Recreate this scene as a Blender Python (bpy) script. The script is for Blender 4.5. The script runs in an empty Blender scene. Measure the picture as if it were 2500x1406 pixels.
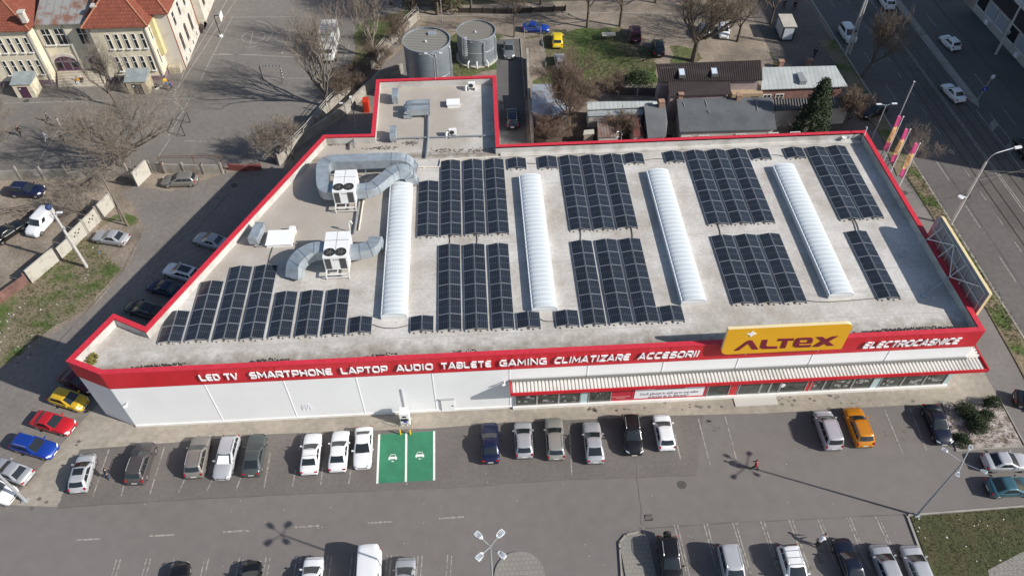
import bpy, bmesh, math, random
from mathutils import Vector, Matrix, noise
R = math.radians
PI = math.pi
scene = bpy.context.scene
COL = scene.collection
random.seed(7)

# ------------------------------------------------------------------ camera
CAM_H = 67.0
F_PX = 1889.25
YAW, PIT, ROL = -0.05280411, 0.84358415, -0.00612479
def _rot():
    cy, sy = math.cos(YAW), math.sin(YAW)
    rz = Matrix(((cy, sy, 0), (-sy, cy, 0), (0, 0, 1)))
    a = Matrix(((1, 0, 0), (0, 0, -1), (0, 1, 0)))
    cp, sp = math.cos(PIT), math.sin(PIT)
    rx = Matrix(((1, 0, 0), (0, cp, -sp), (0, sp, cp)))
    cr, sr = math.cos(ROL), math.sin(ROL)
    rr = Matrix(((cr, -sr, 0), (sr, cr, 0), (0, 0, 1)))
    return rr @ rx @ a @ rz
M3 = _rot()
M3T = M3.transposed()
cam_d = bpy.data.cameras.new('camera')
cam_d.sensor_width = 36.0
cam_d.lens = 36.0 * F_PX / 2500.0
cam_d.clip_end = 2000
cam = bpy.data.objects.new('camera', cam_d)
COL.objects.link(cam)
cam.matrix_world = Matrix.Translation((0, 0, CAM_H)) @ (M3T @ Matrix(((1, 0, 0), (0, -1, 0), (0, 0, -1)))).to_4x4()
scene.camera = cam
def _ray(u, v):
    return M3T @ Vector(((u - 1250) / F_PX, (v - 703) / F_PX, 1.0))
def G(u, v, z=0.0):
    """survey: point of the place at height z seen at photo pixel (u, v)"""
    d = _ray(u, v); t = (z - CAM_H) / d.z
    return Vector((d.x * t, d.y * t, z))
def PY(u, v, y):
    d = _ray(u, v); t = y / d.y
    return Vector((d.x * t, y, CAM_H + d.z * t))

# ------------------------------------------------------------------ light
SUN_EL, SUN_AZ = R(32.3), R(-22.3)       # azimuth from +x
world = bpy.data.worlds.new('World'); scene.world = world
world.use_nodes = True
wn = world.node_tree.nodes; wl = world.node_tree.links
bg = wn['Background']
sky = wn.new('ShaderNodeTexSky'); sky.sky_type = 'NISHITA'; sky.sun_disc = False
sky.sun_elevation = SUN_EL
sky.sun_rotation = PI / 2 - SUN_AZ
wl.new(sky.outputs[0], bg.inputs[0]); bg.inputs[1].default_value = 0.08
sd = bpy.data.lights.new('sun', 'SUN'); sd.energy = 4.2; sd.angle = R(0.55); sd.color = (1.0, 0.95, 0.88)
so = bpy.data.objects.new('sun', sd); COL.objects.link(so)
sdir = Vector((math.cos(SUN_EL) * math.cos(SUN_AZ), math.cos(SUN_EL) * math.sin(SUN_AZ), math.sin(SUN_EL)))
so.rotation_euler = sdir.to_track_quat('Z', 'Y').to_euler()
so.location = (60, -40, 80)
scene.view_settings.view_transform = 'Standard'
scene.view_settings.look = 'None'
scene.view_settings.exposure = 0.5
scene.view_settings.gamma = 1.0

# ------------------------------------------------------------------ materials
_M = {}
def mat(name, col, rough=0.8, metal=0.0, var=0.0, scale=1.0, col2=None, bump=0.0, bscale=None, spec=0.5, coat=0.0,
        detail=6.0, fine=0.0, lo=0.35, hi=0.65):
    """principled material with optional two-scale colour variation and bump"""
    if name in _M: return _M[name]
    m = bpy.data.materials.new(name); m.use_nodes = True
    nt = m.node_tree; b = nt.nodes['Principled BSDF']
    b.inputs['Roughness'].default_value = rough; b.inputs['Metallic'].default_value = metal
    b.inputs['Specular IOR Level'].default_value = spec
    if coat: b.inputs['Coat Weight'].default_value = coat; b.inputs['Coat Roughness'].default_value = 0.05
    c4 = (*col, 1)
    b.inputs['Base Color'].default_value = c4
    if var or col2 or bump or fine:
        g = nt.nodes.new('ShaderNodeNewGeometry')
        if var or col2:
            n = nt.nodes.new('ShaderNodeTexNoise'); n.inputs['Scale'].default_value = scale; n.inputs['Detail'].default_value = detail
            n.inputs['Roughness'].default_value = 0.6
            nt.links.new(g.outputs['Position'], n.inputs['Vector'])
            r = nt.nodes.new('ShaderNodeValToRGB')
            r.color_ramp.elements[0].position = lo; r.color_ramp.elements[1].position = hi
            a = col2 if col2 else tuple(c * (1 - var) for c in col)
            d = col if col2 else tuple(min(1, c * (1 + var)) for c in col)
            r.color_ramp.elements[0].color = (*a, 1); r.color_ramp.elements[1].color = (*d, 1)
            nt.links.new(n.outputs['Fac'], r.inputs['Fac'])
            out = r.outputs['Color']
            if fine:
                n2 = nt.nodes.new('ShaderNodeTexNoise'); n2.inputs['Scale'].default_value = scale * 14; n2.inputs['Detail'].default_value = 4
                nt.links.new(g.outputs['Position'], n2.inputs['Vector'])
                mr = nt.nodes.new('ShaderNodeMapRange'); mr.inputs[1].default_value = 0.3; mr.inputs[2].default_value = 0.7
                mr.inputs[3].default_value = 1 - fine; mr.inputs[4].default_value = 1 + fine
                nt.links.new(n2.outputs['Fac'], mr.inputs[0])
                mx = nt.nodes.new('ShaderNodeMix'); mx.data_type = 'RGBA'; mx.blend_type = 'MULTIPLY'; mx.inputs[0].default_value = 1
                nt.links.new(out, mx.inputs[6]); nt.links.new(mr.outputs[0], mx.inputs[7])
                out = mx.outputs[2]
            nt.links.new(out, b.inputs['Base Color'])
        if bump:
            n3 = nt.nodes.new('ShaderNodeTexNoise'); n3.inputs['Scale'].default_value = bscale or scale * 8; n3.inputs['Detail'].default_value = 4
            nt.links.new(g.outputs['Position'], n3.inputs['Vector'])
            bp = nt.nodes.new('ShaderNodeBump'); bp.inputs['Strength'].default_value = bump; bp.inputs['Distance'].default_value = 0.05
            nt.links.new(n3.outputs['Fac'], bp.inputs['Height']); nt.links.new(bp.outputs[0], b.inputs['Normal'])
    _M[name] = m
    return m
def paint(name, col, metal=0.0):
    return mat('paint_' + name, col, rough=0.32, metal=metal, coat=0.35, spec=0.5)
def nodes(m): return m.node_tree, m.node_tree.nodes['Principled BSDF']
def _math(nt, op, a, b=None):
    n = nt.nodes.new('ShaderNodeMath'); n.operation = op
    for i, x in enumerate((a, b)):
        if x is None: continue
        if isinstance(x, (int, float)): n.inputs[i].default_value = x
        else: nt.links.new(x, n.inputs[i])
    return n.outputs[0]
def stripes(m, axis, period, width, col, base_in=None, space='Position', depth=0.0):
    """overlay regular lines (joints, seams, ribs) of colour col on material m along one world axis"""
    nt, b = nodes(m)
    g = nt.nodes.new('ShaderNodeNewGeometry'); s = nt.nodes.new('ShaderNodeSeparateXYZ')
    nt.links.new(g.outputs['Position'], s.inputs[0])
    src = s.outputs['XYZ'.index(axis)] if axis in 'XYZ' else _math(nt, 'ADD', s.outputs[0], s.outputs[1])
    fr = _math(nt, 'FRACT', _math(nt, 'DIVIDE', src, period))
    f = _math(nt, 'LESS_THAN', fr, width / period)
    mx = nt.nodes.new('ShaderNodeMix'); mx.data_type = 'RGBA'
    nt.links.new(f, mx.inputs[0])
    bc = b.inputs['Base Color']
    if bc.is_linked: nt.links.new(bc.links[0].from_socket, mx.inputs[6])
    else: mx.inputs[6].default_value = bc.default_value
    mx.inputs[7].default_value = (*col, 1)
    nt.links.new(mx.outputs[2], bc)
    return m
def bricked(m, bw, bh, mortar_col, c2=None, msize=0.02, plane='XY'):
    nt, b = nodes(m)
    g = nt.nodes.new('ShaderNodeNewGeometry'); t = nt.nodes.new('ShaderNodeTexBrick')
    vec = g.outputs['Position']
    if plane == 'XZ':
        s = nt.nodes.new('ShaderNodeSeparateXYZ'); c = nt.nodes.new('ShaderNodeCombineXYZ')
        nt.links.new(vec, s.inputs[0]); nt.links.new(_math(nt, 'ADD', s.outputs[0], s.outputs[1]), c.inputs[0]); nt.links.new(s.outputs[2], c.inputs[1])
        vec = c.outputs[0]
    nt.links.new(vec, t.inputs['Vector'])
    t.inputs['Scale'].default_value = 1; t.inputs['Brick Width'].default_value = bw; t.inputs['Row Height'].default_value = bh
    t.inputs['Mortar Size'].default_value = msize
    t.inputs['Mortar'].default_value = (*mortar_col, 1)
    bc = b.inputs['Base Color']
    if bc.is_linked:
        src = bc.links[0].from_socket
        nt.links.new(src, t.inputs['Color1']); nt.links.new(src, t.inputs['Color2'])
        if c2:
            mx = nt.nodes.new('ShaderNodeMix'); mx.data_type = 'RGBA'; mx.blend_type = 'MULTIPLY'; mx.inputs[0].default_value = 1
            nt.links.new(src, mx.inputs[6]); mx.inputs[7].default_value = (*c2, 1); nt.links.new(mx.outputs[2], t.inputs['Color2'])
    else:
        t.inputs['Color1'].default_value = bc.default_value
        t.inputs['Color2'].default_value = (*c2, 1) if c2 else bc.default_value
    nt.links.new(t.outputs['Color'], bc)
    return m

# ------------------------------------------------------------------ mesh builder
ORG = {}
class MB:
    def __init__(s): s.v = []; s.f = []; s.m = []; s.uv = {}
    def add(s, pts, faces, m=0):
        o = len(s.v); s.v.extend([tuple(p) for p in pts])
        for f in faces: s.f.append([i + o for i in f]); s.m.append(m)
    def quad(s, a, b, c, d, m=0): s.add([a, b, c, d], [(0, 1, 2, 3)], m)
    def box(s, x0, y0, z0, x1, y1, z1, m=0):
        x0, x1 = min(x0, x1), max(x0, x1); y0, y1 = min(y0, y1), max(y0, y1); z0, z1 = min(z0, z1), max(z0, z1)
        s.prism([(x0, y0), (x1, y0), (x1, y1), (x0, y1)], z0, z1, m)
    def obox(s, c, size, rz=0.0, m=0):
        hx, hy, hz = size[0] / 2, size[1] / 2, size[2] / 2; ca, sa = math.cos(rz), math.sin(rz)
        s.prism([(c[0] + x * ca - y * sa, c[1] + x * sa + y * ca) for x, y in ((-hx, -hy), (hx, -hy), (hx, hy), (-hx, hy))], c[2] - hz, c[2] + hz, m)
    def prism(s, poly, z0, z1, m=0, top=None):
        n = len(poly)
        area = sum(poly[i][0] * poly[(i + 1) % n][1] - poly[(i + 1) % n][0] * poly[i][1] for i in range(n))
        if area < 0: poly = poly[::-1]
        pts = [(p[0], p[1], z0) for p in poly] + [(p[0], p[1], z1) for p in poly]
        s.add(pts, [tuple(range(n - 1, -1, -1))], m)
        s.add(pts, [tuple(range(n, 2 * n))], m if top is None else top)
        s.add(pts, [(i, (i + 1) % n, n + (i + 1) % n, n + i) for i in range(n)], m)
    def sheet(s, poly, z, m=0):
        n = len(poly)
        area = sum(poly[i][0] * poly[(i + 1) % n][1] - poly[(i + 1) % n][0] * poly[i][1] for i in range(n))
        if area < 0: poly = poly[::-1]
        s.add([(p[0], p[1], z) for p in poly], [tuple(range(n))], m)
    def line(s, a, b, w, z, m=0):
        a = Vector((a[0], a[1])); b = Vector((b[0], b[1])); d = (b - a)
        if d.length < 1e-6: return
        n = Vector((-d.y, d.x)).normalized() * (w / 2)
        s.sheet([a + n, a - n, b - n, b + n], z, m)
    def tube(s, pts, rad, n=6, m=0, cap=True, phase=0.0, square=None):
        pts = [Vector(p) for p in pts]
        if not isinstance(rad, (list, tuple)): rad = [rad] * len(pts)
        o = len(s.v); up = Vector((0, 0, 1)); prev = None
        for i, p in enumerate(pts):
            d = (pts[min(i + 1, len(pts) - 1)] - pts[max(i - 1, 0)])
            if d.length < 1e-9: d = Vector((0, 0, 1))
            d.normalize()
            if prev is None:
                ref = up if abs(d.z) < 0.95 else Vector((1, 0, 0))
                a = d.cross(ref).normalized()
            else:
                a = (prev - d * prev.dot(d)); a = a.normalized() if a.length > 1e-6 else d.orthogonal().normalized()
            prev = a; b = d.cross(a)
            for k in range(n):
                t = 2 * PI * k / n + phase
                s.v.append(tuple(p + (a * math.cos(t) + b * math.sin(t)) * rad[i]))
        for i in range(len(pts) - 1):
            for k in range(n):
                s.f.append([o + i * n + k, o + i * n + (k + 1) % n, o + (i + 1) * n + (k + 1) % n, o + (i + 1) * n + k]); s.m.append(m)
        if cap:
            s.f.append([o + k for k in range(n)][::-1]); s.m.append(m)
            e = o + (len(pts) - 1) * n
            s.f.append([e + k for k in range(n)]); s.m.append(m)
    def lathe(s, c, prof, n=24, m=0, a0=0.0, a1=2 * PI):
        o = len(s.v); k = len(prof); full = abs(a1 - a0 - 2 * PI) < 1e-6
        cnt = n if full else n + 1
        for i in range(cnt):
            t = a0 + (a1 - a0) * i / n
            for r, z in prof: s.v.append((c[0] + r * math.cos(t), c[1] + r * math.sin(t), c[2] + z))
        for i in range(n):
            j = (i + 1) % cnt
            for q in range(k - 1):
                s.f.append([o + i * k + q, o + j * k + q, o + j * k + q + 1, o + i * k + q + 1]); s.m.append(m)
    def ball(s, c, r, n=8, m=0, sz=1.0):
        prof = [(max(1e-4, r * math.sin(PI * i / n)), -r * sz * math.cos(PI * i / n)) for i in range(n + 1)]
        s.lathe(c, prof, n + 2, m)
    def build(s, name, mats, parent=None, org=None, smooth=False, bevel=0.0, seg=2, local=False, angle=35):
        if not isinstance(mats, (list, tuple)): mats = [mats]
        if org is None: org = ORG.get(parent.name, Vector((0, 0, 0))) if (parent is not None and not local) else Vector((0, 0, 0))
        org = Vector(org)
        me = bpy.data.meshes.new(name)
        me.from_pydata([(p[0] - org.x, p[1] - org.y, p[2] - org.z) for p in s.v], [], s.f)
        for m in mats: me.materials.append(m)
        if len(mats) > 1:
            for p, i in zip(me.polygons, s.m): p.material_index = i
        if smooth:
            for p in me.polygons: p.use_smooth = True
        me.update()
        o = bpy.data.objects.new(name, me); COL.objects.link(o)
        if smooth and angle < 180:
            try: me.set_sharp_from_angle(angle=R(angle))
            except Exception: pass
        if bevel:
            b = o.modifiers.new('bevel', 'BEVEL'); b.width = bevel; b.segments = seg; b.limit_method = 'ANGLE'; b.angle_limit = R(40)
        if parent is not None: o.parent = parent
        else: o.location = org
        ORG[o.name] = org
        return o
def tag(o, label=None, cat=None, group=None, kind=None):
    if label: o['label'] = label
    if cat: o['category'] = cat
    if group: o['group'] = group
    if kind: o['kind'] = kind
    return o
def thing(name, label, cat, loc=(0, 0, 0), rz=0.0, group=None):
    o = bpy.data.objects.new(name, None); COL.objects.link(o)
    o.empty_display_size = 0.3
    o.location = loc; o.rotation_euler = (0, 0, rz)
    ORG[o.name] = Vector(loc)
    return tag(o, label, cat, group)
KIDS = {}
def kids(o):
    if o.name not in KIDS: KIDS[o.name] = list(o.children)
    return KIDS[o.name]
def copy_tree(o, parent=None, fn=None):
    c = o.copy(); COL.objects.link(c)
    c.parent = parent
    if fn: fn(c, o)
    for ch in kids(o): copy_tree(ch, c, fn)
    return c
def struct(mb, name, mats, **k): return tag(mb.build(name, mats, **k), kind='structure')
def gp(px, z=0.0): return [tuple(G(u, v, z)[:2]) for u, v in px]
def lerp(a, b, t): return a + (b - a) * t
# ------------------------------------------------------------------ ground
def ragged(poly, step=.7, amp=.45):
    """worn, uneven outline for grass and dirt patches"""
    rn = random.Random(len(poly) * 31 + int(poly[0][0] * 7)); out = []
    for i, a in enumerate(poly):
        b = poly[(i + 1) % len(poly)]; a_, b_ = Vector(a[:2]), Vector(b[:2]); d = b_ - a_; n = max(1, int(d.length / step)); q = Vector((-d.y, d.x)).normalized() if d.length else d
        for k in range(n): p = a_.lerp(b_, k / n) + q * (amp * (noise.noise(Vector((a_.x + k * step * .6, a_.y, i * 3.1))) * 1.6 + rn.uniform(-.25, .25))); out.append((p.x, p.y))
    return out
m_dirt = mat('dirt', (0.225, 0.185, 0.145), 0.95, var=0.3, scale=0.25, fine=0.25, bump=0.4, bscale=3)
m_asph = mat('asphalt_lot', (0.163, 0.15, 0.14), 0.9, var=0.05, scale=0.06, fine=0.06, bump=0.15, bscale=25)
m_asph2 = mat('asphalt_side', (0.185, 0.166, 0.15), 0.9, var=0.1, scale=0.15, fine=0.14, bump=0.15, bscale=25)
m_yard = mat('asphalt_yard', (0.172, 0.158, 0.144), 0.9, var=0.1, scale=0.09, fine=0.1, bump=0.15, bscale=20)
m_street = mat('asphalt_street', (0.112, 0.104, 0.099), 0.88, var=0.1, scale=0.12, fine=0.12, bump=0.1, bscale=20)
m_walk = mat('asphalt_walk', (0.17, 0.158, 0.148), 0.9, var=0.1, scale=0.2, fine=0.1)
m_paver = mat('paver', (0.40, 0.355, 0.29), 0.9, col2=(0.25, 0.225, 0.19), scale=0.12, fine=0.14, lo=.36, hi=.62)
bricked(m_paver, 0.42, 0.2, (0.25, 0.22, 0.18), (0.9, 0.9, 0.9), 0.012)
m_grass = mat('grass', (0.07, 0.105, 0.024), 0.95, col2=(0.19, 0.155, 0.10), scale=0.3, fine=0.35, lo=.46, hi=.6, bump=0.8, bscale=9)
m_lawn = mat('lawn', (0.042, 0.056, 0.016), 0.95, col2=(0.075, 0.066, 0.03), scale=0.3, fine=0.35, bump=0.8, bscale=9)
m_garden = mat('garden_green', (0.055, 0.1, 0.015), 0.95, col2=(0.13, 0.105, 0.062), scale=0.13, fine=0.4, bump=0.8, bscale=7)
m_kerb = mat('kerb', (0.3, 0.28, 0.25), 0.9, var=0.15, scale=0.8)
m_white = mat('road_paint', (0.62, 0.6, 0.56), 0.7, col2=(0.3, 0.28, 0.26), scale=3.5, lo=0.3, hi=0.55)
m_worn = mat('worn_paint', (0.34, 0.32, 0.29), 0.8, col2=(0.15, 0.14, 0.13), scale=3.0, lo=0.38, hi=0.58)
m_green = mat('bay_green', (0.035, 0.215, 0.115), 0.8, col2=(0.03, 0.165, 0.09), scale=0.7, fine=0.15)

g = MB(); g.sheet([(-400, -60), (400, -60), (400, 700), (-400, 700)], 0.0); struct(g, 'ground', m_dirt)
g = MB(); g.sheet([(-75, 5), (80, 5), (80, 43.5), (57, 46), (50.5, 43.5), (-34, 44), (-52, 44), (-75, 30)], 0.004); struct(g, 'parking_lot', m_asph)
g = MB(); g.sheet(gp([(-220, 1220), (0, 905), (120, 822), (225, 755), (320, 640), (352, 560), (330, 505), (300, 470), (330, 455), (420, 468), (540, 425), (640, 405), (705, 395), (800, 290), (900, 190), (1010, 95), (1120, 95), (1170, 190), (1000, 400), (700, 700), (420, 1000), (240, 1000), (90, 1150), (20, 1242), (-160, 1340)]), 0.006)
struct(g, 'side_road', m_asph2)
g = MB(); g.sheet([(-100, 83.2), (-42, 83.0), (-24.5, 84.6), (-20.5, 98), (-9.5, 117.5), (-6, 140), (-6, 190), (-100, 190)], 0.0072); struct(g, 'schoolyard', m_yard)
g = MB(); g.sheet(gp([(140, 1240), (300, 1228), (640, 1210), (920, 1198), (1060, 1193), (1400, 1170), (1700, 1160), (1720, 1000), (1060, 1035), (640, 1050), (190, 1085)]), 0.0095); struct(g, 'asphalt_patch', mat('asphalt_stalls', (0.142, 0.128, 0.118), 0.9, var=0.08, scale=0.2, fine=0.09, bump=0.15, bscale=25))
# paved forecourt
g = MB()
fc = gp([(241, 985), (190, 1040), (90, 1150), (20, 1232), (140, 1237), (194, 1097), (430, 1079), (640, 1060), (835, 1053), (1060, 1045), (1220, 1032), (1640, 1014), (1857, 1009), (2294, 984), (2440, 974), (2400, 905)])
g.sheet(fc + [(47.2, 44.5), (-34, 44.5)], 0.012); struct(g, 'paved_forecourt', m_paver)
# kerb line of the forecourt
# right-hand side: walk, verge, street, tram track
g = MB(); g.sheet([(47.4, 44), (49.3, 42), (51.5, 38), (52, 20), (58, 20), (58, 100), (52.5, 100), (47.4, 79)], 0.009); struct(g, 'pavement', m_walk)
g = MB(); g.sheet([(44, 86), (57.8, 86), (58, 170), (47, 170), (47, 100), (43.5, 98)], 0.016); struct(g, 'corner_pavement', mat('walk_old', (0.12, 0.105, 0.095), 0.9, var=0.2, scale=0.2, fine=0.15))
ve = gp([(2150, 330), (2190, 430), (2215, 434), (2270, 520), (2400, 741), (2478, 880), (2520, 960)])
g = MB(); g.prism(ve + [(58.2, 40), (58.35, 60), (58.35, 90), (55.5, 95)], -0.02, 0.1)
g.sheet([(56.6, 95), (58.3, 95), (58.3, 110), (55.5, 110)], 0.02)
tag(g.build('grass_verge', m_grass), kind='stuff')
g = MB(); g.prism([(58.35, 20), (58.6, 20), (58.6, 170), (58.35, 170)], -0.02, 0.12); struct(g, 'kerb', m_kerb)
g = MB(); g.sheet([(58.6, 0), (79.5, 0), (79.5, 220), (58.6, 220)], 0.012); struct(g, 'street', m_street)
g = MB(); g.sheet([(64.9, 0), (72.2, 0), (72.2, 220), (64.9, 220)], 0.016); struct(g, 'tram_track', mat('track_asphalt', (0.105, 0.095, 0.088), 0.88, var=0.2, scale=0.2, fine=0.15))
g = MB()
for x in (65.6, 67.05, 70.1, 71.55): g.sheet([(x - .07, 0), (x + .07, 0), (x + .07, 220), (x - .07, 220)], 0.020)
struct(g, 'tram_rails', mat('rail_groove', (0.03, 0.028, 0.027), 0.5, 0.3))
g = MB(); g.prism([(72.3, 92), (73.0, 90.5), (73.6, 92), (73.7, 220), (72.3, 220)], -0.02, 0.14); struct(g, 'traffic_island', m_kerb)
g = MB(); g.prism([(79.4, 0), (84.4, 0), (84.4, 220), (79.4, 220)], -0.02, 0.12); struct(g, 'far_pavement', mat('walk_far', (0.10, 0.095, 0.09), 0.9, var=0.15, scale=0.2))
g = MB(); mk = g
for x in (68.55, 68.85): mk.line((x, 20), (x, 200), 0.13, 0.0215)
for i in range(34):
    y = 34 + i * 4.6
    mk.line((64.75, y), (64.75, y + 1.7), 0.12, 0.0215)
for i in range(16):
    y = 30 + i * 9
    mk.line((61.7, y), (61.7, y + 4), 0.12, 0.0175); mk.line((76.3, y + 2), (76.3, y + 6), 0.12, 0.0175)
mk.line((72.35, 20), (72.35, 90), 0.14, 0.024); mk.line((74.0, 20), (73.9, 89), 0.14, 0.0175)
for i in range(12):
    y = 30 + i * 5
    mk.sheet([(72.5, y), (73.9, y + 1.2), (73.9, y + 2.6), (72.5, y + 1.4)], 0.0180)
for yy in (66.5, 61.5):
    mk.sheet([(70.5, yy), (71.0, yy), (71.0, yy + 3), (71.4, yy + 3), (70.75, yy + 5.2), (70.1, yy + 3), (70.5, yy + 3)], 0.0245)
struct(g, 'lane_markings', m_worn)
# car-park markings
g = MB()
def ln(a, b, w=0.13, z=0.016): g.line(G(*a), G(*b), w, z)
for a, b in [((266, 1097), (226, 1214)), ((402, 1090), (366, 1206)), ((194, 1097), (140, 1237)), ((326, 1095), (296, 1210)), ((660, 1105), (645, 1190)), ((455, 1160), (436, 1202)), ((520, 1165), (506, 1197)), ((590, 1160), (577, 1193)),
             ((722, 1145), (714, 1187)), ((788, 1140), (783, 1182)), ((857, 1140), (852, 1180)), ((740, 1060), (730, 1100)), ((1390, 1040), (1396, 1160)), ((1705, 1022), (1733, 1135)), ((1770, 1016), (1798, 1122)),
             ((1647, 1060), (1662, 1122)), ((2158, 996), (2205, 1110)), ((2220, 992), (2262, 1100))]: ln(a, b)
for a in [(185, 1318), (365, 1308), (545, 1298), (720, 1286), (898, 1276), (1072, 1265)]: ln(a, (a[0] + 60, a[1] - 3.5), 0.17)
for u in (285, 358, 425, 500, 585, 650, 725, 800, 860, 946, 1021, 1093):
    for d in (0, 10): ln((u + d, 1356 - (u - 900) * 0.012), (u + d - (u - 1250) * -0.02 - 3, 1440), 0.12)
for u, k in ((1570, .22), (1646, .25), (1718, .28), (1788, .31), (1857, .34), (1926, .37), (1996, .4), (2067, .43), (2137, .46)):
    v = 1284 - (u - 1570) * 0.043
    for d in ((0,) if u == 1570 else (0, 8)): ln((u + d, v), (u + d + k * 120, v + 120 + d), 0.12)
struct(g, 'parking_lines', m_worn)
# charging bays
bay = gp([(926, 1060), (1060, 1052), (1060, 1172), (921, 1180)])
g = MB(); g.sheet(bay, 0.016); struct(g, 'charging_bay', m_green)
g = MB()
m_fresh = mat('fresh_paint', (0.72, 0.73, 0.7), 0.7, var=0.08, scale=2)
for a, b in [((926, 1060), (921, 1180)), ((992, 1056), (991, 1176)), ((1060, 1052), (1060, 1172))]: g.line(G(*a), G(*b), 0.2, 0.020)
def car_icon(u, v):
    c = G(u, v); k = 0.021
    def P(pts): g.sheet([(c.x + x * k, c.y + y * k) for x, y in pts], 0.0202)
    P([(-10, 16), (10, 16), (12, 13), (-12, 13)]); P([(-10, 16), (-12, 13), (-16, 3), (-12.5, 3)]); P([(12, 13), (10, 16), (12.5, 3), (16, 3)])
    P([(-16, 3), (16, 3), (20, -1), (20, -9), (-20, -9), (-20, -1)][::1]); P([(-19, -9), (-12, -9), (-12, -13), (-19, -13)]); P([(12, -9), (19, -9), (19, -13), (12, -13)])
    P([(-9, -19), (2, -17), (0, -20), (10, -20), (-1, -25), (-1, -22)])
for q in ((959, 1116), (1025, 1110)): car_icon(*q)
struct(g, 'charging_bay_lines', m_fresh)
# drains, manholes, oil stains
m_iron = mat('cast_iron', (0.05, 0.048, 0.045), 0.6, 0.4)
g = MB()
c = G(1583, 1263)
g.box(c.x - .36, c.y - .3, 0, c.x + .36, c.y + .3, 0.022, 0)
for i in range(7): g.obox((c.x - .27 + i * .09, c.y, 0.026), (.025, .5, .012), -0.5, 1)
tag(g.build('drain_grate', [m_iron, m_kerb], org=(c.x, c.y, 0)), 'square cast iron drain grate in the middle of the car park asphalt', 'drain')
for (u, v), L in (((1665, 1183), 'round manhole cover in the asphalt left of the walker in red'), ((22 + 42, 725 / 2.93), 'round manhole cover on the schoolyard beside the small porch'), ((572, 453), 'round manhole cover at the end of the side road in the shop shadow'), ((2208, 471), 'dark round manhole cover on the pavement by the flag poles')):
    c = G(u, v); g = MB(); g.lathe((c.x, c.y, 0), [(0.42, 0.0), (0.42, 0.03), (0.33, 0.03), (0.32, 0.024), (0.001, 0.028)], 20)
    tag(g.build('manhole_cover', mat('manhole', (0.085, 0.08, 0.075), 0.7, 0.2, var=0.2, scale=6), org=(c.x, c.y, 0)), L, 'manhole cover')
g = MB()
def blob(c, r, n=11, z=0.0182):
    ph = random.random() * 6
    r *= .62; g.sheet([(c[0] + r * (1 + 0.35 * math.sin(3 * t + ph) + random.uniform(-.25, .25)) * math.cos(t), c[1] + .8 * r * (1 + random.uniform(-.3, .3)) * math.sin(t)) for t in [2 * PI * i / n for i in range(n)]], z)
for (u, v, r, k) in [(1678, 1040, .35, 4), (1740, 1035, .4, 6), (1733, 1080, .16, 2), (1772, 1078, .16, 2), (1478, 1050, .25, 3), (1500, 1020, .2, 2), (2155, 1066, .3, 3), (2218, 1065, .3, 4), (2225, 1008, .3, 3), (287, 1106, .35, 2), (180, 1070, .45, 2), (415, 1105, .2, 1), (322, 1196, .2, 2), (1075, 1124, .12, 1), (1820, 1390, .25, 4), (2000, 1365, .5, 5), (1700, 1385, .35, 5), (1073, 1388, .14, 1), (640, 1105, .2, 1), (90, 1228, .5, 3), (445, 610, .7, 1)]:
    c = G(u, v)
    for i in range(k): blob((c.x + random.uniform(-1, 1) * (0 if k == 1 else r * 2), c.y + random.uniform(-1, 1) * (0 if k == 1 else r * 2)), r * random.uniform(.4, 1))
for u in range(1500, 2240, 26):
    if random.random() < .6: blob(G(u + random.uniform(-10, 10), 1000 - (u - 1500) * .035 + random.uniform(-12, 5)), random.uniform(.1, .3), z=0.0165)
for (u, v) in [(1520, 998), (1447, 1000), (1900, 978), (1925, 975), (2030, 968), (1480, 985), (1700, 990)]:
    for i in range(4): blob(G(u + random.uniform(-18, 18), v + random.uniform(-5, 5)), random.uniform(.12, .4), z=0.0168)
tag(g.build('oil_stains', mat('oil', (0.125, 0.113, 0.1), 0.7, var=0.3, scale=4)), kind='stuff')
# asphalt patch seams and cracks
g = MB()
def crack(pts, w=0.05, jit=.12):
    P = [G(*p) for p in pts]; q = []
    for a, b in zip(P, P[1:]):
        for i in range(8): q.append(a.lerp(b, i / 8) + Vector((random.uniform(-jit, jit), random.uniform(-jit, jit), 0)))
    q.append(P[-1])
    for a, b in zip(q, q[1:]): g.line(a, b, w * random.uniform(.5, 1.4), 0.0145)
crack([(1550, 1115), (1560, 1200), (1566, 1280)]); crack([(140, 1240), (300, 1228), (640, 1210), (920, 1198)], .07, .03); crack([(1060, 1193), (1400, 1170), (1700, 1160)], .05, .05)
crack([(1560, 1290), (1800, 1275), (2205, 1255)], .08, .03); crack([(560, 470), (480, 560), (420, 600)], .1); crack([(430, 620), (350, 690)], .08)
crack([(130, 850), (300, 660), (345, 570)], .1, .05); crack([(2050, 640), (2400, 560)], .001)
struct(g, 'asphalt_cracks', mat('crack', (0.105, 0.097, 0.09), 0.9))
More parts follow.
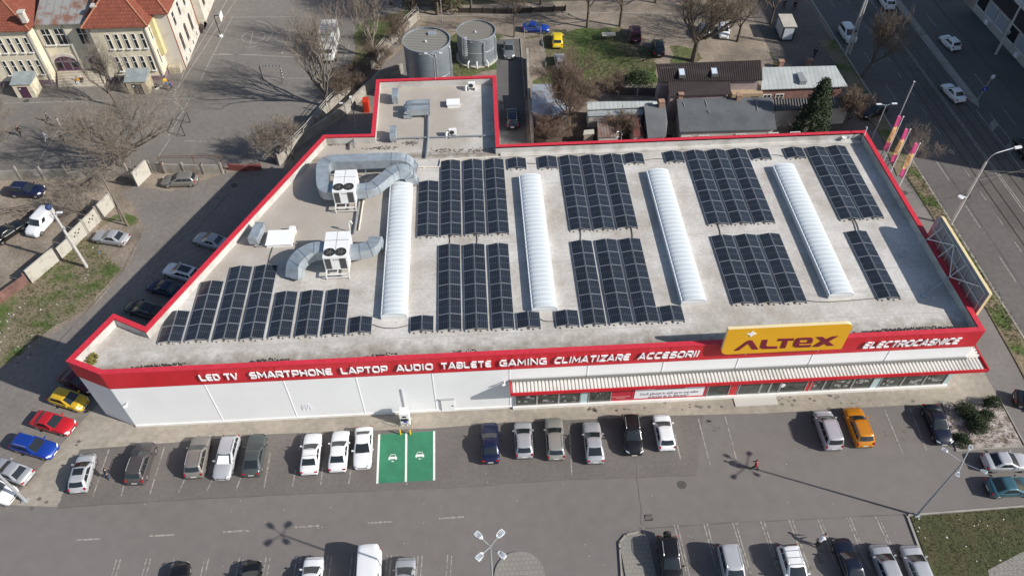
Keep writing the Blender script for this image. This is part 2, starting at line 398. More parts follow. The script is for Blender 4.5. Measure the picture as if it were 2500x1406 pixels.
# left rough ground, litter
g = MB(); g.sheet(ragged(gp([(-60, 930), (0, 895), (110, 815), (215, 745), (300, 655), (275, 640), (240, 600), (200, 570), (130, 640), (60, 700), (-60, 770)])), 0.012)
g.sheet(ragged(gp([(285, 535), (318, 552), (338, 545), (330, 528), (296, 515), (250, 540), (225, 570)])), 0.0125)
tag(g.build('rough_grass', m_grass), kind='stuff')
g = MB(); rl = random.Random(3)
for i in range(100):
    if i < 75: u, v = rl.uniform(-10, 80), rl.uniform(735, 895)
    else:
        t = rl.random(); u, v = lerp(60, 300, t) + rl.uniform(-20, 30), lerp(820, 600, t) + rl.uniform(-50, 30)
    if v > 900 - u * .62 + 20: continue
    c = G(u, v); s_ = rl.uniform(.04, .13); h = rl.uniform(.02, .1)
    g.obox((c.x, c.y, h / 2 + .012), (s_ * rl.uniform(1, 2), s_, h), rl.uniform(0, 3), (3 if i % 40 == 7 else rl.choice([0, 0, 1, 1, 2, 1])))
tag(g.build('litter', [mat('litter_white', (0.5, 0.5, 0.48)), mat('litter_brown', (0.15, 0.1, 0.07)), mat('litter_dark', (0.05, 0.05, 0.055)), mat('litter_blue', (0.15, 0.35, 0.5))]), kind='stuff')
# bottom-right lawn with kerb, planter, islands
lawn = gp([(2222, 1262), (2500, 1240), (2600, 1235), (2600, 1480), (2290, 1480), (2252, 1340)])
g = MB(); g.prism(lawn, -0.02, 0.1); tag(g.build('lawn', m_lawn), kind='stuff')
def kerb_path(name, px, w=0.16, h=0.14, z=0):
    g = MB(); P = [G(*p) for p in px]
    for a, b in zip(P, P[1:]):
        d = (b - a); L = d.length; c = (a + b) / 2
        g.obox((c.x, c.y, h / 2 - .01), (L + w * .9, w, h + .02), math.atan2(d.y, d.x))
    return struct(g, name, m_kerb)
kerb_path('kerb', [(2212, 1258), (2600, 1228)]); kerb_path('kerb', [(2214, 1258), (2248, 1350), (2290, 1480)], .2)
g = MB(); g.prism(gp([(2300, 985), (2438, 977), (2496, 1088), (2333, 1097)]), -.02, .09)
tag(g.build('gravel_bed', mat('gravel_bed', (0.5, 0.44, 0.42), 0.95, col2=(0.16, 0.13, 0.1), scale=1.3, fine=0.4, bump=.6, bscale=12)), kind='stuff')
kerb_path('kerb', [(2335, 1100), (2494, 1090)]); kerb_path('kerb', [(2441, 975), (2501, 1086)], .12, .12)
m_slab = mat('island_slab', (0.24, 0.225, 0.2), 0.9, var=0.1, scale=.4); bricked(m_slab, 0.42, 0.42, (0.13, 0.12, 0.11), None, 0.015)
g = MB(); arc = []
c = G(1268, 1400)
for i in range(25): t = PI * i / 24; arc.append((c.x + 2.2 * math.cos(t), c.y - .2 + 2.2 * math.sin(t)))
g.prism(arc + [(c.x - 2.2, 12), (c.x + 2.2, 12)], -.02, .1); struct(g, 'paved_island', m_slab)
a0 = G(1512, 1325); a1 = G(1582, 1312)
g = MB(); g.prism([(a0.x, a0.y), (a0.x + .5, a0.y + .75), (a0.x + 1.2, a0.y + .95), (a1.x, a1.y), (a1.x + .6, 12), (a0.x + .5, 12)], -.02, .1); struct(g, 'paved_island', m_slab)
kerb_path('kerb', [(1522, 1480), (1513, 1340), (1512, 1325), (1528, 1306), (1556, 1300)], .14, .16)
g = MB(); g.sheet(gp([(2410, 1392), (2500, 1345), (2600, 1300), (2600, 1480), (2430, 1480)]), .12); struct(g, 'path', m_slab)
# back garden strips
g = MB()
g.sheet(ragged(gp([(1278, 92), (1330, 92), (1335, 178), (1400, 205), (1600, 200), (1605, 120), (1480, 95), (1400, 110), (1380, 70), (1290, 90)])), .008)
g.sheet(ragged(gp([(1330, 178), (1340, 92), (1400, 75), (1520, 65), (1530, 100), (1600, 125), (1602, 205), (1450, 208), (1300, 205)])), .010)
g.sheet(ragged(gp([(1640, 110), (1690, 120), (1720, 145), (1690, 160), (1640, 155)])), .010); g.sheet(ragged(gp([(1880, 120), (1960, 120), (1970, 160), (1890, 165)])), .010)
g.sheet(ragged(gp([(1100, 90), (1130, 70), (1230, 90), (1220, 165), (1150, 190), (1100, 185)])), .012)
g.sheet(ragged(gp([(870, 60), (1010, 20), (1000, 60), (900, 165), (860, 165)])), .012)
tag(g.build('garden_grass', m_garden), kind='stuff')
g = MB(); g.sheet(ragged(gp([(1302, 275), (1440, 275), (1640, 330), (1640, 352), (1302, 352)])), .013); struct(g, 'garden_soil', mat('soil', (.085, .06, .045), .95, var=.35, scale=.8, fine=.3))
g = MB(); g.sheet([(-12, 124.8), (46, 125.4), (46, 200), (-12, 200)], .008); tag(g.build('park_ground', mat('park', (0.06, 0.075, 0.03), 0.95, col2=(0.10, 0.075, 0.05), scale=.25, fine=.4, bump=.7, bscale=6)), kind='stuff')
g = MB(); g.sheet(gp([(1216, 98), (1273, 95), (1288, 352), (1222, 352)]), .016); g.sheet(gp([(1210, 100), (1225, 95), (1226, 200), (1215, 250)]), .0175); struct(g, 'service_drive', mat('drive', (0.105, 0.1, 0.098), .9, var=.12, scale=.2, fine=.1))
kerb_path('kerb', [(1220, 97), (1271, 95), (1276, 160), (1282, 240)], .18); kerb_path('kerb', [(1010, 42), (1260, 38), (1500, 33), (1640, 36)], .2)
# court markings in the schoolyard
g = MB()
def yl(*px, w=.09):
    P = [G(*p) for p in px]
    for a, b in zip(P, P[1:]): g.line(a, b, w, .013)
def arc_(c, r, a0, a1, w=.09, n=28, sq=1.0):
    P = [(c[0] + r * math.cos(lerp(a0, a1, i / n)), c[1] + r * sq * math.sin(lerp(a0, a1, i / n))) for i in range(n + 1)]
    for a, b in zip(P, P[1:]): g.line(a, b, w, .0132)
yl((455, 162), (425, 238)); yl((555, 0), (455, 162)); yl((580, -5), (420, 238)); yl((423, 240), (474, 240)); yl((568, 40), (490, 195)); yl((490, 195), (580, 194)); yl((520, 134), (640, 134)); yl((560, 43), (720, 42)); yl((720, 42), (688, 133))
yl((530, 132), (720, 140)); yl((600, 192), (780, 192)); yl((450, 345), (505, 346)); yl((465, 240), (410, 335)); yl((10, 253), (470, 241)); yl((185, 250), (85, 410)); yl((415, 340), (385, 385))
arc_(G(619, 91), 1.85, 0, 2 * PI); arc_(G(701, 89), 1.8, 0, 2 * PI); arc_(G(600, 85), 4.3, -1.3, 1.35); yl((610, 110), (618, 80)); yl((835, 100), (760, 185)); yl((830, 95), (790, 215))
yl((855, 100), (840, 155)); yl((828, 118), (850, 118)); yl((828, 138), (845, 138))
arc_(G(340, 300), 6.2, .3, 1.5)
struct(g, 'court_lines', mat('court_paint', (0.42, 0.41, 0.37), .8, col2=(.2, .185, .165), scale=2.2, lo=.35, hi=.55))
# ------------------------------------------------------------------ the shop
HB, ZR = 9.1, 8.1
OUT = [(-38.95, 44.95), (-35.5, 43.3), (47.3, 43.3), (47.1, 74.35), (2.48, 74.35), (2.7, 89.05), (-12.95, 89.1), (-12.88, 77.4), (-18.7, 77.6), (-32.7, 48.5), (-36.25, 50.35)]
m_clad = mat('white_cladding', (0.80, 0.81, 0.82), 0.5, var=0.03, scale=0.3)
stripes(m_clad, 'Z', 0.25, 0.02, (0.70, 0.71, 0.72))
m_red = mat('red_panel', (0.52, 0.018, 0.028), 0.42, var=0.08, scale=0.5)
m_redcap = mat('red_cap', (0.56, 0.03, 0.05), 0.5, var=0.12, scale=3, fine=.2)
m_roof = mat('roof_membrane', (0.55, 0.53, 0.50), 0.85, col2=(0.36, 0.325, 0.285), scale=0.22, fine=0.12, lo=0.34, hi=0.62, detail=9)
def roof_detail(m):
    # sun-bleached towards the panels, browner over the older back-left bays: fixed to the place
    nt, b = nodes(m)
    g_ = nt.nodes.new('ShaderNodeNewGeometry'); s = nt.nodes.new('ShaderNodeSeparateXYZ'); nt.links.new(g_.outputs['Position'], s.inputs[0])
    n = nt.nodes.new('ShaderNodeTexNoise'); n.inputs['Scale'].default_value = .35; n.inputs['Detail'].default_value = 7; nt.links.new(g_.outputs['Position'], n.inputs['Vector'])
    a = nt.nodes.new('ShaderNodeMapRange'); a.inputs[1].default_value = -14; a.inputs[2].default_value = -5; nt.links.new(s.outputs[0], a.inputs[0])
    y = nt.nodes.new('ShaderNodeMapRange'); y.inputs[1].default_value = 54; y.inputs[2].default_value = 60; nt.links.new(s.outputs[1], y.inputs[0])
    f = _math(nt, 'MULTIPLY', _math(nt, 'SUBTRACT', 1.0, a.outputs[0]), y.outputs[0])
    # north block: brown with a bleached right-hand strip
    r = nt.nodes.new('ShaderNodeMapRange'); r.inputs[1].default_value = 74; r.inputs[2].default_value = 76; nt.links.new(s.outputs[1], r.inputs[0])
    xr = nt.nodes.new('ShaderNodeMapRange'); xr.inputs[1].default_value = 1; xr.inputs[2].default_value = -2.5; nt.links.new(_math(nt, 'ADD', s.outputs[0], _math(nt, 'MULTIPLY', n.outputs['Fac'], 2.0)), xr.inputs[0])
    f2 = _math(nt, 'MULTIPLY', r.outputs[0], xr.outputs[0])
    ff = _math(nt, 'MULTIPLY', _math(nt, 'MAXIMUM', f, f2), _math(nt, 'ADD', _math(nt, 'MULTIPLY', n.outputs['Fac'], 0.7), .45))
    mx = nt.nodes.new('ShaderNodeMix'); mx.data_type = 'RGBA'; mx.clamp_factor = True
    nt.links.new(ff, mx.inputs[0]); nt.links.new(b.inputs['Base Color'].links[0].from_socket, mx.inputs[6]); mx.inputs[7].default_value = (.36, .32, .275, 1)
    # dirt collecting along front and back edges
    n2 = nt.nodes.new('ShaderNodeTexNoise'); n2.inputs['Scale'].default_value = 1.3; n2.inputs['Detail'].default_value = 8; nt.links.new(g_.outputs['Position'], n2.inputs['Vector'])
    def edge(y0, wd):
        d = _math(nt, 'ABSOLUTE', _math(nt, 'SUBTRACT', s.outputs[1], y0))
        e = nt.nodes.new('ShaderNodeMapRange'); e.inputs[1].default_value = wd; e.inputs[2].default_value = 0; nt.links.new(d, e.inputs[0])
        return e.outputs[0]
    ed = _math(nt, 'MAXIMUM', edge(43.9, 4.2), edge(74.2, 1.6))
    k = nt.nodes.new('ShaderNodeMapRange'); k.inputs[1].default_value = .95; k.inputs[2].default_value = 1.5; nt.links.new(_math(nt, 'ADD', ed, n2.outputs['Fac']), k.inputs[0])
    mx2 = nt.nodes.new('ShaderNodeMix'); mx2.data_type = 'RGBA'; nt.links.new(_math(nt, 'MULTIPLY', k.outputs[0], .9), mx2.inputs[0]); nt.links.new(mx.outputs[2], mx2.inputs[6]); mx2.inputs[7].default_value = (.20, .17, .135, 1)
    nt.links.new(mx2.outputs[2], b.inputs['Base Color'])
roof_detail(m_roof)
stripes(m_roof, 'Y', 3.1, 0.06, (0.37, 0.345, 0.32))
m_parin = mat('parapet_inside', (0.50, 0.485, 0.46), 0.8, col2=(0.30, 0.28, 0.25), scale=0.5, lo=.3, hi=.55)
def inset(poly, d):
    n = len(poly); out = []
    ar = sum(poly[i][0] * poly[(i + 1) % n][1] - poly[(i + 1) % n][0] * poly[i][1] for i in range(n))
    s = 1 if ar > 0 else -1
    for i in range(n):
        p0, p1, p2 = Vector(poly[i - 1]), Vector(poly[i]), Vector(poly[(i + 1) % n])
        a = (p1 - p0).normalized(); b = (p2 - p1).normalized()
        na = Vector((-a.y, a.x)) * s; nb = Vector((-b.y, b.x)) * s
        k = na + nb; k = k / max(1e-6, k.dot(na))
        q = p1 + k * d; out.append((q.x, q.y))
    return out
def wall_ring(g, poly, z0, z1, m=0, skip=()):
    n = len(poly)
    ar = sum(poly[i][0] * poly[(i + 1) % n][1] - poly[(i + 1) % n][0] * poly[i][1] for i in range(n))
    for i in range(n):
        if i in skip: continue
        a, b = poly[i], poly[(i + 1) % n]
        if ar < 0: a, b = b, a
        g.quad((*a, z0), (*b, z0), (*b, z1), (*a, z1), m)
def ring_cap(g, p1, p2, z, m=0):
    n = len(p1)
    for i in range(n):
        j = (i + 1) % n
        g.quad((*p1[i], z), (*p1[j], z), (*p2[j], z), (*p2[i], z), m)
SHOP = thing('shop_building', 'large white flat roofed electronics shop with red parapet band, solar panels on its roof', 'shop', (5, 60, 0))
IN = inset(OUT, .42)
g = MB(); wall_ring(g, OUT, 0.0, 6.7); g.build('wall', m_clad, SHOP)
CAPO = inset(OUT, -.06)
g = MB(); wall_ring(g, CAPO, 6.68, HB); ring_cap(g, OUT, CAPO, 6.68); g.build('red_band', m_red, SHOP)
g = MB(); c2 = inset(OUT, -.09); wall_ring(g, c2, HB - .07, HB + .05); ring_cap(g, c2, IN, HB + .05); wall_ring(g, IN[::-1], HB - .12, HB + .05)
wall_ring(g, [(x, y) for x, y in IN], HB - .12, HB + .05); g.build('parapet_cap', m_redcap, SHOP)
g = MB()
for i in range(len(IN)):
    a, b = IN[i], IN[(i + 1) % len(IN)]
    g.quad((*b, ZR - .25), (*a, ZR - .25), (*a, HB - .11), (*b, HB - .11))
g.build('parapet', m_parin, SHOP)
g = MB(); g.sheet(IN, ZR); g.build('roof', m_roof, SHOP)
# upstand along the back edge of the main roof and between both roofs
g = MB()
g.prism([(2.6, 73.93), (46.6, 73.93), (46.6, 73.2), (2.6, 73.2)], ZR, ZR + .18); g.build('roof_gutter', m_parin, SHOP)
# cladding joints
g = MB()
fx = lambda u, v=950: PY(u, v, 43.2).x
for u, v in ((530, 1000), (715, 992), (885, 985), (1063, 975), (1245, 965)):
    x = PY(u, v, 43.2).x; g = MB(); g.box(x - .035, 43.27, .35, x + .035, 43.3, 6.68); g.build('cladding_joint', mat('joint', (0.84, 0.85, 0.86), .5), SHOP)
for u, v in ((1436, 900), (1620, 892), (1800, 890), (1980, 880), (2170, 865)):
    x = PY(u, v, 43.2).x; g = MB(); g.box(x - .035, 43.262, 4.9, x + .035, 43.3, 6.68); g.build('cladding_joint', mat('joint', (0.84, 0.85, 0.86), .5), SHOP)
g = MB()
for u in (476, 672, 858, 1058, 1250, 1440, 1625, 2195):
    x = PY(u, 905, 43.2).x; g = MB(); g.box(x - .02, 43.22, 6.69, x + .02, 43.245, HB - .1); g.build('band_joint', mat('dark_red', (0.3, .012, .018), .5), SHOP)
g = MB(); g.box(-35.45, 43.2, 0, 2.3, 43.29, .3); g.box(2.3, 43.0, 0, 47.3, 43.28, .36)
g.build('plinth', mat('plinth', (0.74, 0.73, 0.70), .7, var=.06, scale=1), SHOP)
# ---- glazed front
m_glass = mat('shop_glass', (0.075, 0.085, 0.08), 0.06, spec=0.6, col2=(0.022, 0.025, 0.024), scale=.9)
m_frost = mat('frosted_panel', (0.42, 0.56, 0.57), 0.25)
m_alu = mat('aluminium', (0.5, 0.51, 0.52), 0.4, 0.6)
m_postr = mat('poster_red', (0.45, 0.02, 0.04), 0.5); m_postw = mat('poster_white', (0.78, 0.79, 0.82), 0.5)
m_shelf = mat('shop_goods', (0.5, 0.5, 0.5), .6, col2=(.06, .06, .06), scale=5)
YF = 43.24
def pane(u0, u1, m, nm='shop_window', frame=True, z1=4.45, v=975):
    x0, x1 = PY(u0, v, 43.2).x, PY(u1, v, 43.2).x
    g = MB(); g.box(x0, YF - .02, .37, x1, YF + .04, z1); o = g.build(nm, m, SHOP)
    if frame:
        f = MB()
        for x in (x0, x1): f.box(x - .04, YF - .07, .37, x + .04, YF - .021, z1)
        f.box(x0 + .04, YF - .065, .37, x1 - .04, YF - .022, .47); f.box(x0 + .04, YF - .065, z1 - .1, x1 - .04, YF - .022, z1)
        f.build('frame', m_alu, o)
    return o
rs = random.Random(5)
def goods(o, u0, u1, v, n=9):
    x0, x1 = PY(u0, v, 43.2).x + .25, PY(u1, v, 43.2).x - .25
    for i in range(n):
        x = rs.uniform(x0, x1 - .3); z = rs.uniform(.6, 2.0); w, h = rs.uniform(.12, .5), rs.uniform(.08, .4)
        g = MB(); g.box(x, YF - .024 - i * .0006, z, min(x1, x + w), YF - .021, z + h); g.build('display_item', m_shelf, o)
for a, b in ((1258, 1310), (1312, 1363), (1365, 1416)): goods(pane(a, b, m_glass), a, b, 985, 5)
pane(1418, 1435, m_frost, 'frosted_panel', False); goods(pane(1437, 1490, m_glass), 1437, 1490, 982, 5)
# posters
def fpanel(nm, u0, u1, z0, z1, m, y=YF, v=970):
    x0, x1 = PY(u0, v, 43.2).x, PY(u1, v, 43.2).x
    g = MB(); g.box(x0, y - .03, z0, x1, y + .04, z1); return g.build(nm, m, SHOP), x0, x1
P1, px0, px1 = fpanel('poster', 1491, 1540, .37, 4.45, m_postr)
P2, qx0, qx1 = fpanel('poster', 1541, 1719, .37, 4.45, m_postr)
g = MB(); r = .25; W0, W1, Z0, Z1 = qx0 + .3, qx1 - .25, .62, 4.4
g.box(W0, YF - .04, Z0, W1, YF - .031, Z1); g.build('poster_panel', m_postw, P2)
def text(body, x, z, size, y, m, parent, nm='lettering', sx=1.0, align='CENTER', shear=0.0, off=0.0):
    c = bpy.data.curves.new(nm, 'FONT'); c.body = body; c.size = size; c.align_x = align; c.extrude = .006; c.shear = shear; c.offset = off
    c.resolution_u = 2
    t = bpy.data.objects.new('tmp', c); COL.objects.link(t)
    dg = bpy.context.evaluated_depsgraph_get(); me = bpy.data.meshes.new_from_object(t.evaluated_get(dg))
    bpy.data.objects.remove(t); bpy.data.curves.remove(c)
    me.name = nm; me.materials.clear(); me.materials.append(m)
    og = ORG.get(parent.name, Vector((0, 0, 0)))
    me.transform(Matrix.Translation(Vector((x, y, z)) - og) @ Matrix.Rotation(PI / 2, 4, 'X') @ Matrix.Diagonal((sx, 1, 1, 1)))
    o = bpy.data.objects.new(nm, me); COL.objects.link(o); o.parent = parent; ORG[o.name] = og
    return o
m_ink = mat('ink', (0.13, 0.05, 0.10), .6); m_lw = mat('letter_white', (0.8, 0.8, 0.8), .5); m_ink2 = mat('ink_red', (0.42, .03, .06), .6)
cx = (W0 + W1) / 2
zt1, zt2 = PY(1630, 960.5, YF).z, PY(1630, 967.5, YF).z
text('Dacă găsești în altă parte mai ieftin', cx, zt1, .56, YF - .046, m_ink, P2, sx=.73)
text('primești de 2x diferența*', cx, zt2, .56, YF - .046, m_ink, P2, sx=.72)
g = MB(); lx = PY(1637, 945, 43.2).x
for (a, b, c, d) in ((-1.5, 2.05, 1.5, 2.2), (-1.5, 2.2, -1.36, 4.3), (1.36, 2.2, 1.5, 4.3)): g.box(lx + a, YF - .047, b, lx + c, YF - .0405, d)
g.box(lx - 1.2, YF - .047, 2.3, lx - .1, YF - .0405, 2.45); g.box(lx - 1.2, YF - .047, 2.55, lx - .1, YF - .0405, 2.7)
g.build('poster_logo', m_ink2, P2); text('DIFERENȚA', lx + .62, 2.38, .32, YF - .046, m_ink2, P2, sx=.7)
for z, n in ((3.55, 20), (3.3, 18), (1.05, 19), (.8, 10)):
    g = MB(); xm = (px0 + px1) / 2; k = n * .05
    g.box(xm - k, YF - .04, z, xm + k, YF - .0305, z + .09); g.build('poster_line', mat('poster_line', (.6, .3, .32), .6), P1)
pane(1721, 1772, m_glass); fpanel('red_pier', 1774, 1792, .37, 4.45, m_red)
# entrance
pane(1794, 1843, m_glass); pane(1846, 1866, m_glass, 'entrance_door'); pane(1868, 1889, m_glass, 'entrance_door'); pane(1892, 1952, m_glass, 'shop_window')
xa, xb = PY(1790, 965, 43.2).x, PY(1893, 960, 43.2).x
g = MB(); g.box(xa, 42.0, 0, xb, 43.0, .1); g.build('entrance_step', mat('step_grey', (.5, .48, .44), .8), SHOP)
g = MB()
for u, v, w, h in ((1822, 938, .35, .25), (1821, 932, .22, .2)):
    p = PY(u, v, 43.2); g.box(p.x, YF - .03, p.z, p.x + w, YF - .0205, p.z + h)
g.build('door_sticker', m_postw, SHOP)
g = MB(); p = PY(1910, 941, 43.2); g.sheet([(0, 0), (1, 0), (1, 1)], 0) if 0 else None
g.tube([(p.x, YF - .045, p.z), (p.x, YF - .022, p.z)], .33, 16); g.build('door_sticker', m_postw, SHOP)
fpanel('red_pier', 1954, 1970, .37, 4.45, m_red)
goods(pane(1972, 2003, m_glass, v=955), 1972, 2003, 955, 5); pane(2005, 2022, m_glass, 'side_door', v=955)
for a, b in ((2024, 2073), (2075, 2120)): goods(pane(a, b, m_glass, v=950), a, b, 950, 12)
pane(2121, 2140, m_frost, 'frosted_panel', False, v=948)
for a, b in ((2142, 2193), (2195, 2244), (2246, 2294)): goods(pane(a, b, m_glass, v=945), a, b, 945, 9)
x0 = PY(2296, 942, 43.2).x
g = MB(); g.box(x0, YF - .02, .37, 47.3, YF + .04, 4.45); g.build('frosted_panel', m_frost, SHOP)
# canopy
CF, CZ, CX0, CX1 = 41.75, 4.85, 2.05, 48.95
m_canw = mat('canopy_sheet', (0.66, 0.65, 0.61), .5, col2=(.5, .48, .43), scale=.6, lo=.25, hi=.5)
g = MB()
def corr(x0, x1, y0, y1, z, pitch=.36, h=.09, axis='x'):
    n = int((x1 - x0) / pitch)
    for i in range(n):
        a = x0 + i * pitch
        prof = [(a, 0), (a + pitch * .28, 0), (a + pitch * .38, h), (a + pitch * .9, h), (a + pitch, 0)]
        for (p, zp), (q, zq) in zip(prof, prof[1:]):
            if axis == 'x': g.quad((p, y0, z + zp), (q, y0, z + zq), (q, y1, z + zq), (p, y1, z + zp))
            else: g.quad((y0, p, z + zp), (y1, p, z + zp), (y1, q, z + zq), (y0, q, z + zq))
corr(CX0 + .06, CX1 - .06, CF + .06, 43.2, CZ - .1); corr(43.3, 62, 47.3, CX1 - .06, CZ - .1, axis='y')
CAN = g.build('canopy', m_canw, SHOP)
g = MB(); g.box(CX0, CF - .06, CZ - .42, CX1, CF + .05, CZ + .02); g.box(CX0 - .06, CF - .06, CZ - .42, CX0 + .05, 43.25, CZ + .06); g.box(CX1 - .05, CF - .06, CZ - .42, CX1 + .06, 62, CZ + .06)
g.build('canopy_fascia', m_red, CAN)
g = MB(); g.box(CX0 + .05, CF + .05, CZ - .40, CX1 - .05, 43.2, CZ - .36); g.box(47.35, 43.2, CZ - .40, CX1 - .05, 62, CZ - .36); g.build('canopy_soffit', mat('soffit', (.6, .6, .6), .7), CAN)
g = MB(); g.box(CX0 + .05, 43.02, CZ + .02, 47.3, 43.24, CZ + .14); g.build('canopy_flashing', mat('flashing', (0.19, 0.19, 0.18), .5, .4), CAN)
# side door, cable, wall lamp
p0, p1 = PY(1079, 1000, 43.2), PY(1111, 999, 43.2)
g = MB(); g.box(p0.x, 43.18, .05, p1.x, 43.24, 2.15); D = g.build('service_door', mat('door_white', (.84, .84, .84), .45), SHOP)
g = MB(); g.box(p1.x - .25, 43.12, 1.0, p1.x - .12, 43.18, 1.12); g.build('handle', m_iron, D)
g = MB(); g.box(p0.x - .15, 43.1, 2.18, p1.x + .05, 43.24, 2.26); g.build('door_frame', m_alu, D)
p = PY(990, 1003, 43.2); g = MB(); g.box(p.x - .04, 43.2, .3, p.x + .06, 43.26, 4.3); g.build('cable_duct', mat('duct_grey', (.55, .56, .57), .5), SHOP)
p = PY(748, 995, 43.2); g = MB()
for i in range(7): g.box(p.x - .4 + i * .13, 43.235, p.z - .5 + (i % 3) * .2, p.x - .36 + i * .13, 43.255, p.z + .3 + (i % 2) * .2)
g.build('faint_notice', mat('notice', (.73, .74, .78), .6), SHOP)
for (u, v) in ((311, 985), (1232, 932)):
    p = PY(u, v, 43.2); g = MB(); g.box(p.x - .05, 42.9, p.z, p.x + .05, 43.25, p.z + .08); g.obox((p.x - .1, 42.85, p.z), (.32, .16, .12), .4); g.build('security_camera', mat('camera_white', (.75, .75, .75), .4), SHOP)
# ---- raised letters
m_let = mat('sign_letter', (0.82, 0.82, 0.84), .4)
GL = {
 'L': (.8, [[(.02, 1), (.02, .2), (.12, .06), (.8, .06)]]), 'E': (.86, [[(.86, .94), (.22, .94), (.05, .8), (.05, .2), (.22, .06), (.86, .06)], [(.1, .5), (.78, .5)]]),
 'D': (.95, [[(.08, .06), (.08, .62)], [(.08, .06), (.68, .06), (.88, .25), (.88, .75), (.68, .94), (.02, .94)]]), 'T': (.86, [[(0, .94), (.86, .94)], [(.45, .94), (.45, 0)]]),
 'V': (.95, [[(.02, 1), (.42, .04), (.56, .04), (.93, 1)]]), 'S': (.86, [[(.84, .94), (.2, .94), (.06, .82), (.06, .6), (.18, .5), (.7, .5), (.82, .4), (.82, .18), (.7, .06), (.02, .06)]]),
 'M': (1.12, [[(.06, 0), (.1, .94), (.56, .3), (1.02, .94), (1.06, 0)]]), 'A': (1.0, [[(.02, 0), (.44, .96), (.56, .96), (.98, 0)], [(.25, .28), (.75, .28)]]),
 'R': (.92, [[(.06, 0), (.06, .62)], [(.02, .94), (.72, .94), (.86, .82), (.86, .55), (.72, .42), (.3, .42)], [(.45, .42), (.9, .0)]]), 'P': (.9, [[(.06, 0), (.06, .62)], [(.02, .94), (.72, .94), (.86, .82), (.86, .5), (.72, .36), (.06, .36)]]),
 'H': (.92, [[(.06, 0), (.06, 1)], [(.86, 0), (.86, 1)], [(.06, .5), (.86, .5)]]), 'O': (1.0, [[(.5, .94), (.78, .94), (.94, .78), (.94, .22), (.78, .06), (.22, .06), (.06, .22), (.06, .78), (.22, .94), (.5, .94)]]),
 'N': (.96, [[(.06, 0), (.06, .96), (.9, .04), (.9, 1)]]), 'U': (.94, [[(.06, 1), (.06, .24), (.22, .06), (.72, .06), (.88, .24), (.88, 1)]]), 'I': (.2, [[(.1, 0), (.1, 1)]]),
 'B': (.92, [[(.06, .06), (.7, .06), (.86, .18), (.86, .38), (.72, .5), (.2, .5)], [(.72, .5), (.82, .6), (.82, .84), (.7, .94), (.02, .94)], [(.06, .06), (.06, .6)]]),
 'G': (.96, [[(.92, .94), (.24, .94), (.06, .78), (.06, .22), (.22, .06), (.9, .06), (.9, .46), (.5, .46)]]), 'C': (.9, [[(.88, .94), (.24, .94), (.06, .78), (.06, .22), (.22, .06), (.88, .06)]]),
 'Z': (.88, [[(.02, .94), (.82, .94), (.06, .06), (.88, .06)]]), ' ': (.4, []) }
def stroke(g, pts, w, y0, y1, tf, m=0):
    pts = [Vector(p) for p in pts]; n = len(pts); Lp = []; Rp = []
    for i in range(n):
        d0 = (pts[i] - pts[i - 1]).normalized() if i > 0 else (pts[1] - pts[0]).normalized()
        d1 = (pts[i + 1] - pts[i]).normalized() if i < n - 1 else d0
        a = Vector((-d0.y, d0.x)); b = Vector((-d1.y, d1.x)); k = a + b; k = k / max(.35, k.dot(a))
        Lp.append(pts[i] + k * w / 2); Rp.append(pts[i] - k * w / 2)
    for i in range(n - 1):
        q = [tf(*p) for p in (Lp[i], Rp[i], Rp[i + 1], Lp[i + 1])]; y0 -= .0012
        g.add([(x, y0, z) for x, z in q] + [(x, y1, z) for x, z in q], [(0, 1, 2, 3), (7, 6, 5, 4), (0, 4, 5, 1), (1, 5, 6, 2), (2, 6, 7, 3), (3, 7, 4, 0)], m)
def word(t, x0, x1, z0, h, y0, y1, w=.2, sh=0.0, gap=.16):
    gap = .24; tot = sum(GL[c][0] + gap for c in t) - gap
    sx = (x1 - x0 - sh * h) / tot; x = x0
    S = thing('sign_lettering', None, None, (x0, y0, z0)); 
    for c in t:
        if c != ' ':
            g = MB()
            for si, s_ in enumerate(GL[c][1]): stroke(g, s_, w, y0 - si * .011, y1, lambda a, b, x=x: (x + a * sx + sh * b * h, z0 + b * h))
            g.build('letter', m_let, S)
        x += (GL[c][0] + gap) * sx
    S.parent = SHOP; S.location = Vector((x0, y0, z0)) - ORG[SHOP.name]
    return S
for t, u0, u1, v in (('LED TV', 487, 580, 920), ('SMARTPHONE', 608, 811, 912), ('LAPTOP', 832, 945, 900), ('AUDIO', 967, 1056, 895), ('TABLETE', 1077, 1199, 890), ('GAMING', 1220, 1334, 882), ('CLIMATIZARE', 1354, 1538, 873), ('ACCESORII', 1559, 1706, 866)):
    word(t, PY(u0, v, 43.1).x, PY(u1, v, 43.1).x, 7.5, .88, 43.05, 43.15, .195, .12 if t in ('CLIMATIZARE', 'ACCESORII') else 0.0)
word('ELECTROCASNICE', PY(2107, 845, 43.1).x, PY(2347, 828, 43.1).x, 7.5, .88, 43.05, 43.15, .195, .2)
